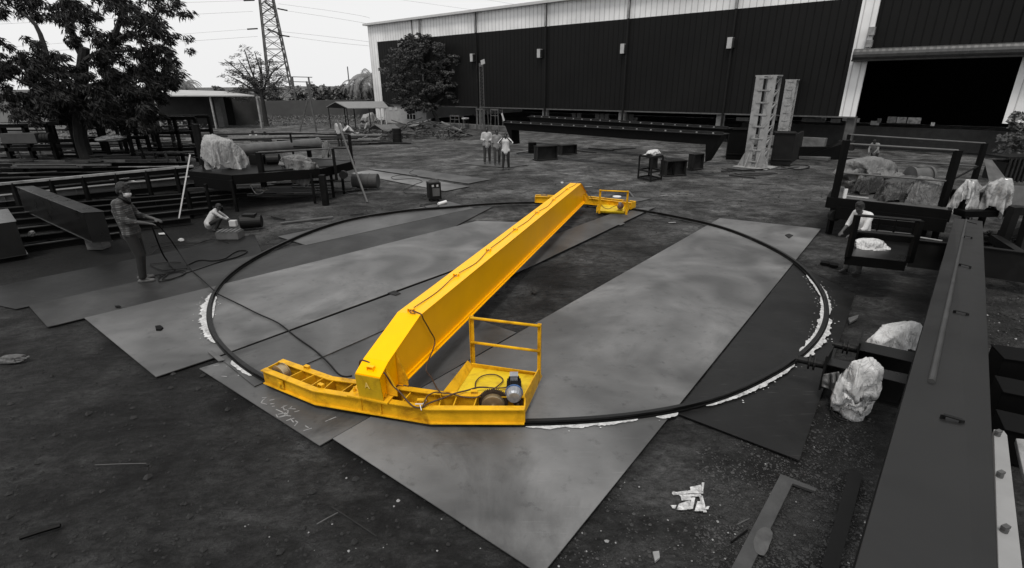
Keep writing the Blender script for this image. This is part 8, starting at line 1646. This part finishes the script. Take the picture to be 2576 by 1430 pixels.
def person(label,foot,H,face,J,shirt,trou,vs=.02,sleeve=.5,extra=None,shoes=SHOE,skin=SKIN):
    """J: joints in body frame (x to the person's right, y forward, z up) for a 1.75 m figure"""
    k=H/1.75; m_=Matrix.Rotation(face,3,'Z')
    D=dict(pel=(0,0,.94),chest=(0,0,1.30),neck=(0,0,1.47),head=(0,.02,1.62),hR=(.10,0,.92),hL=(-.10,0,.92),kR=(.11,.02,.50),kL=(-.11,.02,.50),aR=(.11,0,.09),aL=(-.11,0,.09),sR=(.19,0,1.42),sL=(-.19,0,1.42),eR=(.24,-.02,1.14),eL=(-.24,-.02,1.14),wR=(.25,.06,.90),wL=(-.25,.06,.90),look=(0,1,0),toeR=(.02,1,0),toeL=(-.02,1,0))
    D.update(J); P={}
    for q_,v in D.items(): P[q_]=(m_@Vector(v)).normalized() if q_ in('look','toeR','toeL') else foot+m_@(Vector(v)*k)
    t=thing('person',label,'person',loc=foot)
    hd=P['head']; lk=P['look']; rt=lk.cross(up).normalized(); u2=rt.cross(lk); rot=Matrix((rt,lk,u2)).transposed()
    hp_=lambda x,y,z: hd+(rot@V(x,y,z))*k
    b=MB()
    b.ell(hd+rot@V(0,-.005,.02)*k,.075*k,.092*k,.10*k,14,10,rot); b.ell(hp_(0,.02,-.055),.055*k,.065*k,.06*k,12,8,rot)
    b.cap(P['neck']-V(0,0,.04)*k,.058*k,hd-V(0,0,.05)*k,.052*k)
    b.ell(hp_(0,.098,-.01),.014*k,.022*k,.024*k,8,6,rot); 
    for s_ in (-1,1): b.ell(hp_(s_*.078,-.005,.0),.012*k,.025*k,.034*k,8,6,rot); b.ell(hp_(s_*.03,.078,.02),.02*k,.014*k,.012*k,8,6,rot)
    b.ell(hp_(0,.088,-.055),.026*k,.012*k,.010*k,8,6,rot)
    # torso and limbs
    def torso(b,g):
        b.cap(P['pel'],.13*k+g,P['chest'],.135*k+g,16); b.cap(P['hR'],.10*k+g,P['hL'],.10*k+g); b.cap(P['sR'].lerp(P['sL'],.12),.075*k+g,P['sL'].lerp(P['sR'],.12),.075*k+g); b.cap(P['chest'].lerp(P['sR'],.4),.10*k+g,P['pel'].lerp(P['hR'],.6),.10*k+g); b.cap(P['chest'].lerp(P['sL'],.4),.10*k+g,P['pel'].lerp(P['hL'],.6),.10*k+g); b.cap(P['neck']-V(0,0,.03)*k,.055*k+g,P['chest'],.11*k+g)
    torso(b,-.012)
    for s_ in 'RL':
        b.cap(P['s'+s_],.052*k,P['e'+s_],.042*k); b.cap(P['e'+s_],.042*k,P['w'+s_],.029*k); b.cap(P['h'+s_],.085*k,P['k'+s_],.058*k); b.cap(P['k'+s_],.056*k,P['a'+s_],.038*k)
        w_=P['w'+s_]; f_=(w_-P['e'+s_]).normalized(); hd_=D.get('hand'+s_); 
        if hd_: f_=(m_@Vector(hd_)).normalized()
        sd_=f_.cross(up); sd_=sd_.normalized() if sd_.length>.1 else rt; pn=sd_.cross(f_)
        palm=w_+f_*.075*k; 
        for j in range(4):
            o_=(j-1.5)*.020*k; b.cap(w_+sd_*o_*.4,.016*k,palm+sd_*o_,.013*k,8); r0=palm+sd_*o_; L=(.038,.044,.042,.034)[j]*k
            r1=r0+(f_-pn*.35).normalized()*L; r2=r1+(f_-pn*1.3).normalized()*L*.7; b.cap(r0,.0095*k,r1,.0085*k,8); b.cap(r1,.0085*k,r2,.007*k,8)
        q0=w_+f_*.03*k+sd_*.028*k*(1 if s_=='L' else -1); q1=q0+(f_*.6+sd_*.7*(1 if s_=='L' else -1)-pn*.4).normalized()*.04*k; b.cap(q0,.014*k,q1,.010*k,8); b.cap(q1,.010*k,q1+(f_-pn*.3).normalized()*.03*k,.008*k,8)
        tf_=P['toe'+s_]; an=P['a'+s_]; sole=V(an.x,an.y,max(an.z-.05*k,.0)); b.cap(an,.036*k,sole+tf_*.11*k,.03*k)
    remesh(b.build('body',skin,t),vs,1)
    s=MB(); torso(s,.012)
    for s_ in 'RL':
        s.cap(P['s'+s_],.064*k,P['e'+s_],.056*k)
        if sleeve>.5: s.cap(P['e'+s_],.056*k,P['e'+s_].lerp(P['w'+s_],(sleeve-.5)*2),.045*k)
    hem=P['pel']-V(0,0,.10*k); s.cap(P['pel'],.145*k,hem,.14*k)
    remesh(s.build('shirt',shirt,t),vs*1.1,2)
    tr_=MB(); tr_.cap(P['hR'],.108*k,P['hL'],.108*k); tr_.cap(P['pel'].lerp(P['chest'],.1),.135*k,P['pel']-V(0,0,.03),.13*k)
    for s_ in 'RL': tr_.cap(P['h'+s_],.100*k,P['k'+s_],.076*k); tr_.cap(P['k'+s_],.075*k,P['a'+s_]+(P['k'+s_]-P['a'+s_]).normalized()*.02,.062*k)
    remesh(tr_.build('trousers',trou,t),vs*1.1,2)
    for s_ in 'RL':
        an=P['a'+s_]; tf_=P['toe'+s_]; z=max(an.z-.055*k,.035*k); sh_=MB(); c=V(an.x,an.y,z); sh_.cap(c-tf_*.05*k,.042*k,c+tf_*.15*k,.034*k); sh_.cap(an,.045*k,c,.042*k); remesh(sh_.build('shoe',shoes,t),vs,1)
    h_=MB(); h_.ell(hp_(0,-.022,.045),.088*k,.098*k,.095*k,16,10,rot); h_.ell(hp_(0,-.06,-.01),.075*k,.05*k,.07*k,12,8,rot); 
    rnd=random.Random(int(H*1000))
    for _ in range(26):
        a=rnd.uniform(0,6.28); e=rnd.uniform(.3,1.4); h_.ell(hp_(.08*math.cos(a)*math.cos(e),-.02+.09*math.sin(a)*math.cos(e),.05+.09*math.sin(e)),.022*k,.022*k,.02*k,6,5,rot)
    remesh(h_.build('hair',HAIR,t),vs*.8,0)
    if extra: extra(t,P,hp_,rot,k)
    return t
def mask(t,P,hp_,rot,k):
    mb=MB(); mb.ell(hp_(0,.055,-.045),.068*k,.062*k,.055*k,14,10,rot); mb.ell(hp_(0,.10,-.03),.025*k,.025*k,.03*k,8,6,rot)
    for s_ in (-1,1): mb.bar(hp_(s_*.06,.06,-.03),hp_(s_*.082,-.01,.0),.008)
    mb.build('face_mask',PALE,t,smooth=True)
    mb=MB(); mb.tube([hp_(.07,-.03,-.09),hp_(.06,.07,-.13),hp_(0,.10,-.18),hp_(-.06,.06,-.14)],.03*k,8); mb.build('scarf',BLK2,t,smooth=True)
# masked man at left, looking right, both hands forward holding cables
ft=G(368,706); Hm=top_z(ft,455); print('man height',Hm)
person('masked worker in a plaid shirt standing at left, holding cables in front of him',ft,Hm*.985,R(-72),
 dict(pel=(0,-.02,.93),chest=(0,-.07,1.28),neck=(0,-.05,1.46),head=(0,.03,1.60),look=(.15,.92,-.30),sR=(.19,-.07,1.41),sL=(-.19,-.05,1.41),eR=(.24,.02,1.14),eL=(-.22,.06,1.15),wR=(.17,.30,1.06),wL=(-.10,.34,1.07),hR=(.10,-.02,.90),hL=(-.10,-.02,.90),kR=(.12,.05,.49),kL=(-.10,.0,.49),aR=(.12,.0,.09),aL=(-.10,-.07,.09)),PLAID,JEANS,.011,.72,mask,shoes=M('grey_shoes',.06,.7))
# squatting man
ft=G(545,580); 
SQ=dict(pel=(0,-.22,.30),chest=(0,.02,.62),neck=(0,.12,.76),head=(0,.22,.86),look=(.0,.80,-.60),hR=(.10,-.2,.28),hL=(-.10,-.2,.28),kR=(.20,.22,.46),kL=(-.20,.22,.46),aR=(.14,0,.09),aL=(-.14,0,.09),sR=(.18,.08,.72),sL=(-.18,.08,.72),eR=(.22,.30,.52),eL=(-.20,.32,.50),wR=(.10,.50,.36),wL=(-.04,.52,.34))
hs_=top_z(ft,516)/1.0
person('worker in a pale shirt squatting and working at the low slatted box',ft,1.75*hs_/.97,R(-70),SQ,SP,JEANS,.013,.8)
# three men in the far yard
ft=G(1226,412); person('man in an open pale shirt holding something dark, leftmost of the three standing men',ft,top_z(ft,319),R(-172),dict(eR=(.26,.02,1.15),eL=(-.26,.02,1.15),wR=(.12,.26,1.12),wL=(-.10,.26,1.10),aR=(.13,.05,.09),aL=(-.12,-.05,.09)),SP,GTR,.018,.9)
ft=G(1251,415); person('man in a grey shirt in the middle of the three standing men, one arm down',ft,top_z(ft,326),R(-168),dict(wR=(.30,.12,.98),wL=(-.12,.26,1.2),eL=(-.26,.05,1.18),aR=(.14,.16,.09),aL=(-.12,-.12,.09),kR=(.13,.10,.5)),SG,GTR,.018,.6)
ft=G(1273,427); person('man in a white T-shirt lifting both hands to his face, in front of two others',ft,top_z(ft,334),R(175),dict(eR=(.33,.12,1.28),eL=(-.33,.12,1.28),wR=(.10,.24,1.52),wL=(-.10,.24,1.52),aR=(.15,.06,.09),aL=(-.13,-.05,.09),head=(0,.05,1.60)),SW,JEANS,.018,.4)
# man at the right behind the small platform
ft=G(2143,688); hR_=top_z(ft,503); print('right man',hR_)
person('man in a white shirt with a bag strap bending over behind the small black platform',ft,hR_*1.03,R(105),dict(pel=(0,-.04,.92),chest=(0,.06,1.26),neck=(0,.13,1.42),head=(0,.22,1.53),look=(-.1,.85,-.5),sR=(.19,.08,1.38),sL=(-.19,.08,1.38),eR=(.22,.18,1.12),eL=(-.22,.2,1.12),wR=(.14,.40,.98),wL=(-.12,.42,.98),aR=(.10,.10,.09),aL=(-.10,-.06,.09)),SW,M('khaki_trousers',.06,.85,var=.3),.014,.6)
# person behind the loaded platform, far right
ft=G(2192,425); person('person in a dull grey shirt bending in the shade behind the loaded platform',ft,top_z(ft,350)*1.08,R(120),dict(chest=(0,.14,1.25),neck=(0,.22,1.38),head=(0,.32,1.46),look=(0,.8,-.6),sR=(.19,.18,1.34),sL=(-.19,.18,1.34),eR=(.22,.28,1.08),eL=(-.22,.28,1.08),wR=(.12,.42,.86),wL=(-.12,.42,.86)),SG,JEANS,.02,.9)
# people among the bar stock
ft=G(857,368); person('person in a pale shirt standing beyond the leaning pole, among the stock bars',ft,top_z(ft,301),R(170),dict(),SP,GTR,.02,.7)
ft=G(880,345); person('person in a white shirt squatting right of the one by the leaning pole',ft,1.75*top_z(ft,309)/1.0,R(120),SQ,SW,GTR,.02,.7)
ft=G(642,366); person('stooping worker in a white shirt behind the grey rope drum, the left one',ft,1.75*top_z(ft,328)/1.0,R(200),SQ,SW,JEANS,.02,.7)
ft=G(676,366); person('stooping worker in dark clothes behind the grey rope drum, the right one',ft,1.75*top_z(ft,330)/1.0,R(170),SQ,M('dark_shirt',.03,.85),JEANS,.02,.7)
